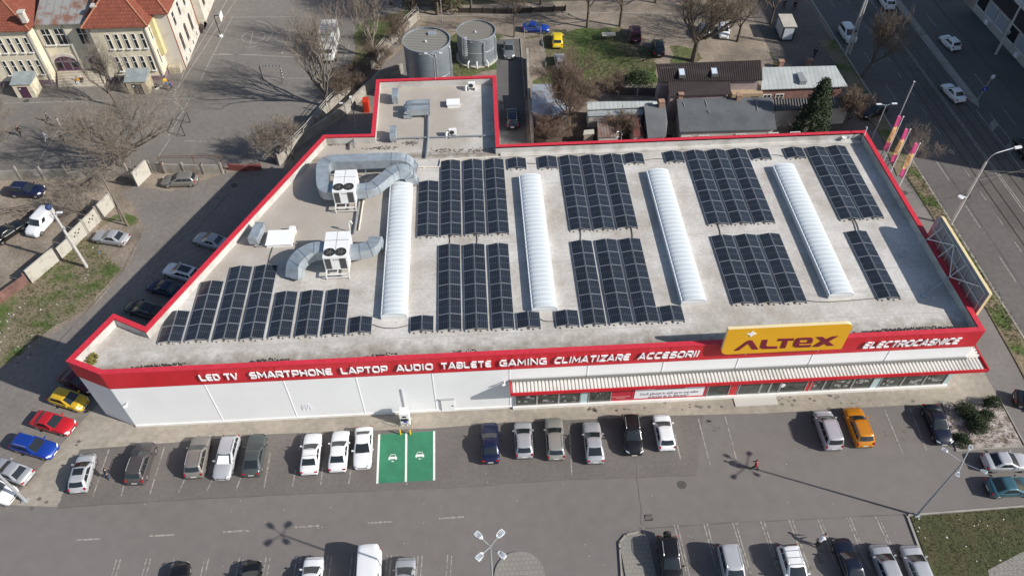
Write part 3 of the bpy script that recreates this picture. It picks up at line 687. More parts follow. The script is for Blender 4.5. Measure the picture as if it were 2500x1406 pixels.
# ---- big yellow sign on the parapet
m_yel = mat('sign_yellow', (0.70, 0.37, 0.014), .45, var=.03, scale=.5); m_cream = mat('sign_edge', (0.75, .62, .36), .5); m_maroon = mat('logo_maroon', (0.17, 0.012, 0.03), .5)
def rrect(x0, x1, z0, z1, r, corners):
    pts = []
    for (cx_, cz_, a0, key) in ((x1, z1, 0, 'tr'), (x0, z1, 90, 'tl'), (x0, z0, 180, 'bl'), (x1, z0, 270, 'br')):
        if key in corners:
            ix = cx_ - r if 'r' in key else cx_ + r; iz = cz_ - r if 't' in key else cz_ + r
            for i in range(7): t = R(a0 + 15 * i); pts.append((ix + r * math.cos(t), iz + r * math.sin(t)))
        else: pts.append((cx_, cz_))
    return pts
def plate(g, pts, y0, y1, m=0, ms=None):
    n = len(pts); A = [(x, y0, z) for x, z in pts] + [(x, y1, z) for x, z in pts]
    g.add(A, [tuple(range(n))], m); g.add(A, [tuple(range(2 * n - 1, n - 1, -1))], m if ms is None else ms)
    g.add(A, [(i, n + i, n + (i + 1) % n, (i + 1) % n) for i in range(n)], m if ms is None else ms)
_a, _b, _c = PY(1779, 804, 42.62), PY(2086, 790, 42.62), PY(1762, 866, 42.62)
SX0, SX1, SZ0, SZ1 = _a.x, _b.x, _c.z, (_a.z + _b.z) / 2
SG = thing('roof_sign', 'yellow sign board with maroon lettering and a white star, standing on the front parapet', 'sign', (28, 43, 7.3))
g = MB(); plate(g, rrect(SX0, SX1, SZ0, SZ1, .7, ('tr', 'bl'))[::-1], 42.62, 42.95, 0, 1)
g.build('board', [m_yel, m_cream], SG)
g = MB(); y0 = 42.60
def SP(u, v): p = PY(u, v, 42.6); return (p.x, p.z)
def zp(x, y): return SP(1740 + x / 6.579, 760 + y / 6.579)
LY = [42.585]
def logo(pts): LY[0] -= .0015; plate(g, [zp(*p) for p in pts], LY[0], 42.619)
for pl in ([(340, 630), (555, 475), (600, 463), (640, 470), (735, 608), (640, 612), (570, 515), (415, 628)],
           [(800, 458), (885, 453), (860, 545), (875, 562), (1040, 562), (1030, 597), (800, 603), (765, 580), (768, 555)],
           [(1055, 440), (1310, 432), (1298, 468), (1045, 476)], [(1130, 474), (1210, 470), (1165, 588), (1085, 592)],
           [(1665, 412), (1770, 408), (1950, 548), (1845, 553)]): logo(pl)
logo([(1920, 402), (2020, 396), (1860, 482), (1812, 450)]); logo([(1735, 478), (1790, 520), (1700, 565), (1600, 566)])
for pl in ([(1295, 550), (1320, 470), (1360, 430), (1410, 425), (1400, 480), (1385, 540), (1390, 577), (1330, 575)], [(1410, 425), (1580, 418), (1615, 440), (1600, 475), (1535, 478), (1540, 455), (1400, 458)],
           [(1385, 500), (1600, 492), (1590, 512), (1385, 520)], [(1535, 478), (1610, 450), (1600, 494), (1520, 496)], [(1390, 545), (1580, 535), (1570, 570), (1388, 577)]): logo(pl)
g.build('logo_lettering', m_maroon, SG)
g = MB(); plate(g, [zp(*p) for p in [(540, 362), (600, 345), (648, 308), (660, 340), (708, 357), (650, 380), (608, 413), (590, 378)]], 42.585, 42.619); g.build('star', m_lw, SG)
m_galv = mat('galvanised', (0.50, 0.53, 0.56), .38, .55, var=.15, scale=.8)
for x in (24.5, 31.5):
    g = MB(); g.tube([(x, 42.96, 10.9), (x + .2, 45.0, ZR + .1)], .05); g.tube([(x, 42.96, 9.4), (x + .2, 45.0, ZR + .1)], .05); g.tube([(x + 1.6, 42.96, 10.9), (x + .2, 45.0, ZR + .1)], .04); g.tube([(x, 42.97, 7.6), (x, 42.97, 11.1)], .06)
    g.obox((x + .2, 45.0, ZR + .12), (.5, .5, .24)); g.build('brace', m_galv, SG)
# side sign seen from behind
SS = thing('roof_sign', 'side sign board seen from behind, steel truss and yellow edge, right parapet', 'sign', (48, 52, 8))
a = G(2285, 525, 11.4); b = G(2413, 718, 11.4); YA, YB = b.y, a.y + .3; XS = 47.95
g = MB(); pts = rrect(YA, YB, 7.6, 11.4, .8, ('tr', 'bl')); n = len(pts)
A = [(XS, y, z) for y, z in pts] + [(XS + .3, y, z) for y, z in pts]
g.add(A, [tuple(range(n))[::-1]], 0); g.add(A, [tuple(range(n, 2 * n))], 1); g.add(A, [(i, (i + 1) % n, n + (i + 1) % n, n + i) for i in range(n)], 2)
g.build('board', [mat('board_back', (0.28, .3, .32), .5, .3), m_yel, m_cream], SS)
g = MB()
for z in (8.2, 9.6, 11.0): g.tube([(XS - .06, YA + .2, z), (XS - .06, YB - .5, z)], .05)
for i in range(7): y = lerp(YA + .4, YB - .8, i / 6); g.tube([(XS - .12, y, 7.8), (XS - .12, y, 11.2)], .045)
g.build('frame', m_galv, SS)
yy = [lerp(YA + 1, YB - 1.2, t) for t in (0.05, .36, .66, .95)]
for (ya, yb, base) in ((yy[0], yy[1], None), (yy[1], yy[1], (44.0, -1.5)), (yy[2], yy[1], None), (yy[2], yy[2], None), (yy[3], yy[3], None), (yy[2], yy[3], (44.0, -1.2))):
    g = MB(); g.tube([(XS - .1, ya, 10.9), (46.9, yb, HB + .12)], .06)
    if base: g.tube([(46.9, yb, HB + .12), (base[0], yb + base[1], ZR + .15)], .06); g.obox((base[0], yb + base[1], ZR + .1), (.4, .4, .2))
    g.build('brace', m_galv, SS)
# ------------------------------------------------------------------ solar panels
m_pan = mat('solar_cells', (0.022, 0.028, 0.042), 0.18, spec=0.35)
def solar_nodes(m):
    nt, b = nodes(m)
    uv = nt.nodes.new('ShaderNodeUVMap'); s = nt.nodes.new('ShaderNodeSeparateXYZ'); nt.links.new(uv.outputs[0], s.inputs[0])
    def grid(sock, n, w): return _math(nt, 'LESS_THAN', _math(nt, 'FRACT', _math(nt, 'MULTIPLY', sock, n)), w)
    f = _math(nt, 'MAXIMUM', grid(s.outputs[0], 6, .09), _math(nt, 'MAXIMUM', grid(s.outputs[1], 2, .035), _math(nt, 'MULTIPLY', grid(s.outputs[1], 10, .1), .35)))
    mx = nt.nodes.new('ShaderNodeMix'); mx.data_type = 'RGBA'; nt.links.new(f, mx.inputs[0])
    oi = nt.nodes.new('ShaderNodeObjectInfo'); rr = nt.nodes.new('ShaderNodeValToRGB'); nt.links.new(oi.outputs['Random'], rr.inputs['Fac'])
    rr.color_ramp.elements[0].color = (.009, .012, .018, 1); rr.color_ramp.elements[1].color = (.016, .021, .031, 1)
    nt.links.new(rr.outputs[0], mx.inputs[6]); mx.inputs[7].default_value = (.11, .13, .16, 1); nt.links.new(mx.outputs[2], b.inputs['Base Color'])
solar_nodes(m_pan)
m_frm = mat('panel_frame', (0.33, 0.35, 0.38), .45, .4)
m_block = mat('concrete_block', (0.45, 0.44, 0.42), .9)
def panel_mesh(w, l, side):
    """one tilted module, ridge side high; origin at the middle of the tent on the roof"""
    me = bpy.data.meshes.new('solar_panel'); zl, zh = .12, .36; t = .04
    x0, x1 = (-w, -.03) if side < 0 else (.03, w)
    za, zb = (zl, zh) if side < 0 else (zh, zl)
    y0, y1 = -l / 2 + .015, l / 2 - .015; f = .035
    def zz(x): return lerp(za, zb, (x - x0) / (x1 - x0))
    V = [(x0, y0), (x1, y0), (x1, y1), (x0, y1), (x0 + f, y0 + f), (x1 - f, y0 + f), (x1 - f, y1 - f), (x0 + f, y1 - f)]
    v = [(x, y, zz(x) + t) for x, y in V] + [(x, y, zz(x)) for x, y in V[:4]]
    fc = [(4, 5, 6, 7), (0, 1, 5, 4), (1, 2, 6, 5), (2, 3, 7, 6), (3, 0, 4, 7), (0, 8, 9, 1), (1, 9, 10, 2), (2, 10, 11, 3), (3, 11, 8, 0), (11, 10, 9, 8)]
    me.from_pydata(v, [], fc); me.materials.append(m_pan); me.materials.append(m_frm)
    uv = me.uv_layers.new(name='UVMap')
    for p in me.polygons:
        p.material_index = 0 if p.index == 0 else 1
        for li in p.loop_indices:
            x, y, _ = v[me.loops[li].vertex_index]; uv.data[li].uv = ((x - x0) / (x1 - x0), (y - y0) / (y1 - y0))
    me.update(); return me
PM = {}
def solar_row(tl, tr, bl, br, label, group):
    P = [G(*q, 8.35) for q in (tl, tr, bl, br)]
    x0 = (P[0].x + P[2].x) / 2; x1 = (P[1].x + P[3].x) / 2; y1 = (P[0].y + P[1].y) / 2; y0 = (P[2].y + P[3].y) / 2
    n = max(1, round((y1 - y0) / 1.9)); l = (y1 - y0) / n; w = min(1.16, (x1 - x0) / 2 - .06); xm = (x0 + x1) / 2
    key = (round(l, 2), round(w, 2))
    if key not in PM: PM[key] = (panel_mesh(w, l, -1), panel_mesh(w, l, 1))
    t = thing('solar_panel_row', label, 'solar panels', (xm, (y0 + y1) / 2, ZR), 0, group)
    for i in range(n):
        for me in PM[key]:
            o = bpy.data.objects.new('solar_panel', me); COL.objects.link(o); o.parent = t; o.location = (0, y0 + (i + .5) * l - (y0 + y1) / 2, 0)
    g = MB()
    for sx in (-.97, -.04, .04, .97): g.box(xm + sx * w - .025, y0 - .12, ZR + .03, xm + sx * w + .025, y1 + .1, ZR + .1)
    for sx in (-.5, .5): g.box(xm + sx * w - .13, y0 - .2, ZR, xm + sx * w + .13, y0 - .05, ZR + .12, 1); g.box(xm + sx * w - .13, y1 + .03, ZR, xm + sx * w + .13, y1 + .14, ZR + .1, 1)
    g.build('mounting_rail', [mat('rail_grey', (.3, .31, .32), .5, .4), m_block], t)
    return t
gS, gT = 'single pairs of solar panels at the row ends', 'tall rows of solar panels on the shop roof'
B1, B2, B3 = 'between the first and second skylights', 'between the second and third skylights', 'between the third and last skylights'
ROWS = [
 ((1022, 442), (1075, 442), (1014, 577), (1068, 575), 'shorter solar panel row right beside the leftmost skylight, back half of the roof', gT),
 ((1077, 392), (1127, 391), (1072, 575), (1126, 572), 'leftmost of three full tall solar rows, back block ' + B1, gT),
 ((1131, 391), (1180, 389), (1131, 572), (1185, 570), 'middle of three full tall solar rows, back block ' + B1, gT),
 ((1184, 389), (1232, 387), (1188, 570), (1243, 568), 'rightmost of three full tall solar rows, back block ' + B1, gT),
 ((1236, 386), (1285, 385), (1239, 411), (1287, 409), 'single pair of solar panels behind the second skylight, left one of two', gS),
 ((1071, 597), (1127, 596), (1066, 806), (1126, 803), 'leftmost tall solar row, front block ' + B1, gT),
 ((1131, 596), (1188, 595), (1131, 804), (1190, 802), 'middle tall solar row, front block ' + B1, gT),
 ((1193, 595), (1246, 594), (1196, 802), (1254, 800), 'rightmost tall solar row, front block ' + B1, gT),
 ((1001, 771), (1060, 770), (999, 808), (1060, 806), 'single pair of solar panels in front of the first skylight, right of its end', gS),
 ((1260, 762), (1320, 760), (1261, 800), (1321, 798), 'single pair of solar panels just in front of the second skylight, left one', gS),
 ((404, 760), (463, 758), (382, 836), (444, 833), 'shortest solar row of the left group, nearest the notched left corner', gT),
 ((487, 687), (545, 685), (449, 831), (513, 829), 'second solar row from the left in the stepped left group', gT),
 ((560, 651), (617, 649), (518, 829), (578, 827), 'third from left, one of two longest solar rows in the stepped left group', gT),
 ((621, 648), (676, 646), (584, 827), (647, 825), 'fourth from left, longest row ending near the black cable in the stepped left group', gT),
 ((672, 712), (727, 711), (653, 822), (711, 820), 'fifth solar row in the stepped left group, first after the two longest', gT),
 ((735, 710), (790, 708), (718, 820), (778, 818), 'sixth solar row in the stepped left group, in front of the nearer air handler', gT),
 ((797, 707), (852, 705), (784, 817), (847, 814), 'seventh and last long solar row of the left group, nearest the first skylight', gT),
 ((855, 773), (910, 772), (848, 812), (908, 810), 'single pair of solar panels at the right end of the stepped left group', gS),
 ((1312, 382), (1361, 381), (1313, 410), (1362, 408), 'single pair of solar panels behind the second skylight, right one of two', gS),
 ((1363, 381), (1412, 379), (1391, 561), (1445, 559), 'leftmost tall solar row, back block ' + B2, gT),
 ((1416, 379), (1464, 378), (1447, 559), (1503, 557), 'middle tall solar row, back block ' + B2, gT),
 ((1467, 377), (1517, 376), (1506, 556), (1560, 554), 'rightmost tall solar row, back block ' + B2, gT),
 ((1520, 375), (1570, 373), (1527, 398), (1576, 396), 'single pair of solar panels behind the third skylight, left one of two', gS),
 ((1394, 588), (1449, 586), (1420, 793), (1479, 790), 'leftmost tall solar row, front block ' + B2, gT),
 ((1455, 585), (1508, 583), (1483, 789), (1546, 787), 'middle tall solar row, front block ' + B2, gT),
 ((1513, 583), (1568, 581), (1548, 787), (1609, 785), 'rightmost tall solar row, front block ' + B2, gT),
 ((1352, 758), (1412, 756), (1357, 796), (1417, 793), 'single pair of solar panels in front of the second skylight, right one', gS),
 ((1609, 747), (1665, 745), (1614, 785), (1675, 782), 'single pair of solar panels left of the front end of the third skylight', gS),
 ((1619, 370), (1667, 369), (1624, 395), (1673, 393), 'single pair of solar panels behind the third skylight, right one of two', gS),
 ((1670, 368), (1720, 367), (1728, 547), (1781, 545), 'leftmost tall solar row, back block ' + B3, gT),
 ((1723, 366), (1772, 365), (1785, 545), (1837, 543), 'middle tall solar row, back block ' + B3, gT),
 ((1775, 365), (1824, 363), (1840, 543), (1893, 541), 'rightmost tall solar row, back block ' + B3, gT),
 ((1828, 364), (1880, 362), (1834, 388), (1885, 386), 'single pair of solar panels behind the last skylight, left one of two', gS),
 ((1735, 575), (1793, 573), (1785, 741), (1843, 739), 'leftmost tall solar row, front block ' + B3, gT),
 ((1796, 573), (1851, 571), (1846, 740), (1905, 738), 'middle tall solar row, front block ' + B3, gT),
 ((1855, 571), (1910, 569), (1909, 738), (1968, 736), 'rightmost tall solar row, front block ' + B3, gT),
 ((1912, 361), (1960, 359), (1920, 385), (1970, 383), 'single pair of solar panels behind the last skylight, right one of two', gS),
 ((1966, 360), (2014, 357), (2051, 536), (2104, 532), 'left tall solar row of the back right block beyond the last skylight', gT),
 ((2017, 357), (2065, 355), (2108, 532), (2161, 529), 'right tall solar row of the back right block, nearest the flag poles', gT),
 ((2066, 565), (2122, 562), (2140, 729), (2198, 726), 'lone tall solar row in front right, beside the shadow of the side sign', gT)]
for r_ in ROWS: solar_row(*r_)
# ------------------------------------------------------------------ skylights
m_poly = mat('polycarbonate', (0.56, 0.605, 0.635), 0.35, spec=.5)
m_curb = mat('skylight_curb', (0.62, 0.63, 0.63), .5)
def skylight(x, y0, y1, label):
    t = thing('skylight', label, 'skylight', (x, (y0 + y1) / 2, ZR), 0, 'barrel vault skylights on the shop roof')
    w = 1.23; z = ZR + .5
    g = MB(); g.box(x - w - .05, y0 - .05, ZR, x + w + .05, y1 + .05, z); g.build('curb', m_curb, t)
    def arc(k): th = PI * (k / 12); return (x - (w - .03) * math.cos(th), z + .36 * math.sin(th))
    g = MB()
    n = int((y1 - y0) / .62); st = (y1 - y0) / n
    for i in range(n):
        a, b = y0 + i * st, y0 + (i + 1) * st
        for k in range(12):
            p, q = arc(k), arc(k + 1); g.quad((p[0], a, p[1]), (q[0], a, q[1]), (q[0], b, q[1]), (p[0], b, p[1]))
    for yv in (y0, y1): g.add([(arc(k)[0], yv, arc(k)[1]) for k in range(13)], [tuple(range(13)) if yv == y1 else tuple(range(12, -1, -1))])
    g.build('vault', m_poly, t, smooth=True)
    g = MB(); pr = []
    for k in range(13):
        p = arc(k); d = Vector((p[0] - x, (p[1] - z) * 1.9)).normalized() if k not in (0, 12) else Vector((1 if k == 12 else -1, 0)); pr.append((p[0] - x, p[1] - ZR, d))
    for k in range(12):
        (a0, b0, d0), (a1, b1, d1) = pr[k], pr[k + 1]; h = .045
        o = [(a0 + d0.x * h, b0 + d0.y * h), (a1 + d1.x * h, b1 + d1.y * h)]
        for s in (-.035, .035): pass
        g.add([(o[0][0], -.035, o[0][1]), (o[1][0], -.035, o[1][1]), (o[1][0], .035, o[1][1]), (o[0][0], .035, o[0][1]), (a0, -.035, b0), (a1, -.035, b1), (a1, .035, b1), (a0, .035, b0)], [(0, 1, 2, 3), (4, 5, 1, 0), (3, 2, 6, 7)])
    rib = g.build('rib', mat('rib_white', (.74, .76, .77), .4), t, local=True)
    ORG[rib.name] = ORG[t.name]
    ym = (y0 + y1) / 2
    rib.location = (0, y0 - ym, 0)
    for i in range(1, n + 1):
        c = rib.copy(); COL.objects.link(c); c.parent = t; c.location = (0, y0 + i * st - ym, 0)
    g = MB()
    for sx in (-1, 1): g.box(x + sx * (w - .02) - .06, y0 - .03, z, x + sx * (w - .02) + .06, y1 + .03, z + .1)
    g.build('edge_rail', mat('rib_white', (.85, .86, .87)), t)
for x, lb in ((-9.02, 'leftmost white ribbed barrel skylight, beside the two air handlers'), (5.8, 'second white ribbed barrel skylight from the left'), (20.7, 'third white ribbed barrel skylight from the left'), (35.6, 'rightmost white ribbed barrel skylight, nearest the street')):
    skylight(x, 49.0, 69.05, lb)
# ------------------------------------------------------------------ roof plant
m_duct = mat('duct_metal', (0.38, 0.425, 0.46), 0.42, 0.4, var=.16, scale=1.3)
m_unit = mat('unit_white', (0.76, 0.77, 0.77), .45, var=.04, scale=1.5); m_grille = mat('grille', (0.035, .036, .038), .5)
stripes(m_grille, 'Z', .12, .04, (.12, .12, .12))
def sweep_rect(g, pts, w, h, m=0):
    """rectangular duct along 3D path; w across (horizontal), h vertical"""
    P = [Vector(p) for p in pts]; rings = []
    for i, p in enumerate(P):
        d0 = (P[i] - P[i - 1]).normalized() if i else (P[1] - P[0]).normalized(); d1 = (P[i + 1] - P[i]).normalized() if i < len(P) - 1 else d0
        d = (d0 + d1).normalized(); k = 1 / max(.5, d.dot(d0))
        hz = Vector((d.x, d.y, 0))
        if hz.length < .35: side = rings[-1][2] if rings else Vector((1, 0, 0))
        else: hz.normalize(); side = Vector((-hz.y, hz.x, 0))
        up = side.cross(d) if side.cross(d).length > .1 else Vector((0, 0, 1)); up = -up.normalized() if (side.cross(d)).z < 0 and abs(d.z) < .9 else up.normalized()
        rings.append((p, up, side, k))
    o = len(g.v)
    for p, up, s, k in rings:
        for a, b in ((-1, -1), (1, -1), (1, 1), (-1, 1)): g.v.append(tuple(p + s * (a * w / 2 * k) + up * (b * h / 2)))
    for i in range(len(rings) - 1):
        for q in range(4): g.f.append([o + i * 4 + q, o + i * 4 + (q + 1) % 4, o + i * 4 + 4 + (q + 1) % 4, o + i * 4 + 4 + q]); g.m.append(m)
    e = o + (len(rings) - 1) * 4
    g.f.append([o, o + 3, o + 2, o + 1]); g.m.append(m); g.f.append([e, e + 1, e + 2, e + 3]); g.m.append(m)
    return rings
def curve_pts(pts, r=1.2, n=5):
    P = [Vector(p) for p in pts]; out = [P[0]]
    for i in range(1, len(P) - 1):
        a = (P[i - 1] - P[i]); b = (P[i + 1] - P[i]); ra = min(r, a.length * .49); rb = min(r, b.length * .49)
        A = P[i] + a.normalized() * ra; B = P[i] + b.normalized() * rb
        for k in range(n + 1):
            t = k / n; out.append(A * (1 - t) ** 2 + P[i] * 2 * t * (1 - t) + B * t * t)
    out.append(P[-1]); return out
def seams(g, pts, w, h, step=1.25, m=0):
    P = [Vector(p) for p in pts]; acc = 0
    for a, b in zip(P, P[1:]):
        L = (b - a).length; acc += L
        if acc >= step: acc = 0; d = (b - a).normalized(); sweep_rect(g, [b - d * .03, b + d * .03], w + .07, h + .07, m)
def duct(name, pts, w, h, parent, r=1.2, step=1.25):
    c = curve_pts(pts, r); g = MB(); sweep_rect(g, c, w, h)
    D = g.build(name, m_duct, parent)
    g = MB(); seams(g, c, w, h, step); g.build('seam', mat('duct_seam', (.3, .36, .41), .4, .5), D)
    return D
def air_unit(label, x0, x1, y0, y1, loc, z0=8.95, z1=10.75):
    t = thing('air_handler', label, 'air conditioner', loc, 0, 'rooftop air handlers')
    g = MB(); g.box(x0, y0, z0, x1, y1, z1); b = g.build('casing', m_unit, t, bevel=.04)
    g = MB(); g.box(x0 - .04, (y0 + y1) / 2 + .55, z1 - .01, x1 + .04, (y0 + y1) / 2 + .62, z1 + .02); g.box((x0 + x1) / 2 - .02, y0 + 1.2, z1 - .01, (x0 + x1) / 2 + .02, y1, z1 + .02); g.build('lid_seam', m_alu, t)
    for sx in (.27, .73):
        cx_ = lerp(x0, x1, sx); cy_ = y0 + .72
        g = MB(); g.lathe((cx_, cy_, z1), [(.001, .02), (.5, .02), (.5, .09), (.56, .09), (.56, 0)], 24, 0); f = g.build('fan', [m_iron], t)
        g = MB()
        for k in range(5): g.obox((cx_ + .24 * math.cos(k * 1.257), cy_ + .24 * math.sin(k * 1.257), z1 + .05), (.4, .12, .02), k * 1.257)
        g.lathe((cx_, cy_, z1), [(.001, .085), (.09, .085), (.09, .03)], 10); g.build('fan_blade', mat('blade', (.1, .1, .1), .5), f)
    for a, b in ((.07, .3), (.66, .92)):
        g = MB(); g.box(lerp(x0, x1, a), y0 - .03, z0 + .15, lerp(x0, x1, b), y0 + .001, z1 - .18); g.build('grille', m_grille, t)
    g = MB(); xm = lerp(x0, x1, .47); g.tube([(xm - .1, y0 - .02, z1 - .35), (xm - .1, y0 + .01, z1 - .35)], .08, 10); g.box(xm + .05, y0 - .015, z1 - .4, xm + .42, y0 + .01, z1 - .3); g.build('badge', mat('badge', (.25, .2, .2), .5), t)
    for fx_ in (x0 + .1, x1 - .1):
        g = MB()
        for fy in (y0 - .55, y1 - .2): g.box(fx_ - .05, fy - .05, ZR, fx_ + .05, fy + .05, z0 - .03)
        g.box(fx_ - .06, y0 - .7, z0 - .17, fx_ + .06, y1, z0 - .03); g.build('stand', mat('stand_white', (.7, .7, .68), .5), t)
    g = MB(); g.box(x0, y0 - .62, ZR + .25, x1, y0 - .54, ZR + .33); g.box((x0 + x1) / 2 - .04, y0 - .6, z0 - .15, (x0 + x1) / 2 + .04, y0, z0 - .05); g.box(x0, y0 - .62, z0 - .15, x1, y0 - .5, z0 - .04); g.build('stand_rail', mat('stand_white', (.7, .7, .68)), t)
    return t
A1 = air_unit('white air handler with two fans, the farther one, joined to the long looping duct', -16.25, -13.8, 65.25, 68.9, (-15, 67, ZR))
A2 = air_unit('white air handler with two fans, the nearer one, with short curved ducts', -16.25, -13.75, 55.2, 58.95, (-15, 57, ZR))
zd = 9.75
c = lambda u, v, z=10.1: tuple(G(u, v, z))
D1 = thing('air_duct', 'long galvanised air duct looping behind the farther air handler', 'duct', (-14, 70, ZR))
p = [(-16.2, 66.6, zd), (-18.6, 66.6, zd), (-18.6, 72.6, zd), (-8.4, 72.6, zd), (-7.4, 72.4, ZR)]
p = [(-16.2, 66.4, zd), (G(795, 455, 10.3).x - .3, 66.4, zd), (G(795, 400, 10.3).x - .5, 71.6, zd), (G(990, 380, 10.3).x, 71.5, zd), (G(1000, 400, 10.3).x + .15, 71.4, ZR + .2)]
duct('duct_run', p, 1.4, 1.15, D1, 1.6, 1.3)
for u in (838, 895, 950):
    x = G(u, 395, 9).x; g = MB(); g.box(x - .05, 70.6, ZR, x + .05, 70.7, zd - .6); g.box(x - .05, 72.3, ZR, x + .05, 72.4, zd - .6); g.build('duct_leg', m_galv, D1)
D2 = thing('air_duct', 'galvanised air duct rising from the farther air handler to a bent outlet', 'duct', (-11, 67, ZR))
p = [(-13.85, 66.5, 9.6), (-12.2, 66.5, 9.6), (-9.6, 69.0, 10.1), (-8.2, 69.2, 10.0), (-7.75, 69.2, ZR + .3)]
duct('duct_run', p, 1.3, 1.15, D2, .7, 1.0)
D3 = thing('air_duct', 'galvanised elbow duct on the left of the nearer air handler', 'duct', (-17.5, 56, ZR))
p = [(-16.2, 57.2, zd), (-17.8, 57.2, zd), (-19.2, 55.9, zd - .2), (-19.5, 55.2, ZR + .1)]
duct('duct_run', p, 1.5, 1.25, D3, 1.3, 1.0)
D4 = thing('air_duct', 'galvanised bent duct on the right of the nearer air handler', 'duct', (-12, 57, ZR))
p = [(-13.8, 56.9, zd - .1), (-12.4, 57.0, zd - .1), (-11.4, 57.3, zd), (-11.2, 58.4, zd), (-11.2, 59.0, ZR + .2)]
duct('duct_run', p, 1.25, 1.15, D4, .5, 1.0)
# smaller plant, on both roofs
def roof_duct(label, u, v, L, w, h, zz, rz, legs=True, bend=False):
    cpt = G(u, v, ZR + zz)
    t = thing('roof_vent', label, 'roof vent', (cpt.x, cpt.y, ZR))
    ca, sa = math.cos(rz), math.sin(rz); dx, dy = ca * L / 2, sa * L / 2
    pts = [(cpt.x - dx, cpt.y - dy, ZR + zz), (cpt.x + dx, cpt.y + dy, ZR + zz)]
    if bend: pts = [(cpt.x - dx, cpt.y - dy, ZR + .1), (cpt.x - dx, cpt.y - dy, ZR + zz), (cpt.x + dx, cpt.y + dy, ZR + zz)]
    duct('duct_run', pts, w, h, t, .8, .9)
    g = MB()
    for s in (-.6, .6):
        for q in (-.4, .4): x, y = cpt.x + dx * s - sa * q * w, cpt.y + dy * s + ca * q * w; g.box(x - .04, y - .04, ZR, x + .04, y + .04, ZR + zz - h / 2 + .05); g.box(x - .14, y - .14, ZR, x + .14, y + .14, ZR + .06)
    g.build('feet', m_galv, t)
    return t
roof_duct('galvanised duct box on feet at the left of the back roof, upper one', 965, 233, 1.9, .75, .8, .9, PI / 2)
roof_duct('galvanised duct box on feet at the left of the back roof, lower one', 960, 326, 1.9, .75, .8, .9, PI / 2)
roof_duct('farther of the paired blue grey ducts in the middle of the back roof', 1021, 255, 2.9, .75, .85, 1.0, 0, bend=True)
roof_duct('nearer of the paired blue grey ducts in the middle of the back roof', 1021, 270, 2.9, .85, .9, .95, 0, bend=True)
roof_duct('galvanised box duct on feet beside the white roof hatch, left roof edge', 627, 570, 2.5, 1.0, .85, .85, R(80))
def cond(label, u, v, kind=0):
    q = G(u, v, ZR); t = thing('condenser_unit', label, 'air conditioner', (q.x, q.y, ZR))
    g = MB(); g.box(q.x - .45, q.y - .2, ZR + .35, q.x + .45, q.y + .2, ZR + 1.1); g.build('casing', m_unit, t, bevel=.03)
    g = MB(); g.tube([(q.x - .1, q.y - .23, ZR + .72), (q.x - .1, q.y - .195, ZR + .72)], .3, 14); g.build('fan', m_iron, t)
    g = MB()
    for x in (-.4, .4): g.box(q.x + x - .04, q.y - .35, ZR, q.x + x + .04, q.y + .35, ZR + .34)
    g.build('stand', m_galv, t)
    g = MB(); g.tube(curve_pts([(q.x - .8, q.y - .3, ZR + .05), (q.x - .8, q.y - .1, ZR + .75), (q.x - .45, q.y, ZR + .7)], .3), .14, 8); g.build('pipe', mat('pipe_white', (.7, .7, .68), .5), t)
    return t
cond('white condenser unit with pipes at the back right of the back roof', 1152, 219); cond('white condenser unit with hose at the front right of the back roof', 1106, 333)
q = G(1107, 258, ZR); t = thing('roof_hatch', 'small white roof hatch in the middle of the back roof', 'roof hatch', (q.x, q.y, ZR))
g = MB(); g.box(q.x - .75, q.y - .55, ZR, q.x + .75, q.y + .55, ZR + .45); g.build('curb', m_unit, t); g = MB(); g.box(q.x - .85, q.y - .62, ZR + .45, q.x + .85, q.y + .62, ZR + .6); g.build('lid', mat('lid', (.82, .83, .84), .4), t, bevel=.05)
q = G(683, 578, ZR + .6); t = thing('roof_hatch', 'large white square roof hatch beside the left roof edge', 'roof hatch', (q.x, q.y, ZR))
g = MB(); g.box(q.x - 1.35, q.y - 1.0, ZR, q.x + 1.35, q.y + 1.0, ZR + .45); g.build('curb', m_unit, t)
g = MB(); z0_, z1_ = ZR + .45, ZR + .75; s = .18
g.add([(q.x - 1.45, q.y - 1.1, z0_), (q.x + 1.45, q.y - 1.1, z0_), (q.x + 1.45, q.y + 1.1, z0_), (q.x - 1.45, q.y + 1.1, z0_), (q.x - 1.3, q.y - .9, z1_), (q.x + 1.3, q.y - .9, z1_), (q.x + 1.3, q.y + .9, z1_), (q.x - 1.3, q.y + .9, z1_)], [(4, 5, 6, 7), (0, 1, 5, 4), (1, 2, 6, 5), (2, 3, 7, 6), (3, 0, 4, 7), (3, 2, 1, 0)])
g.build('lid', mat('lid', (.82, .83, .84)), t)
g = MB(); g.box(q.x + .9, q.y + .9, ZR, q.x + 1.5, q.y + 1.4, ZR + .8); g.build('motor_box', m_unit, t)
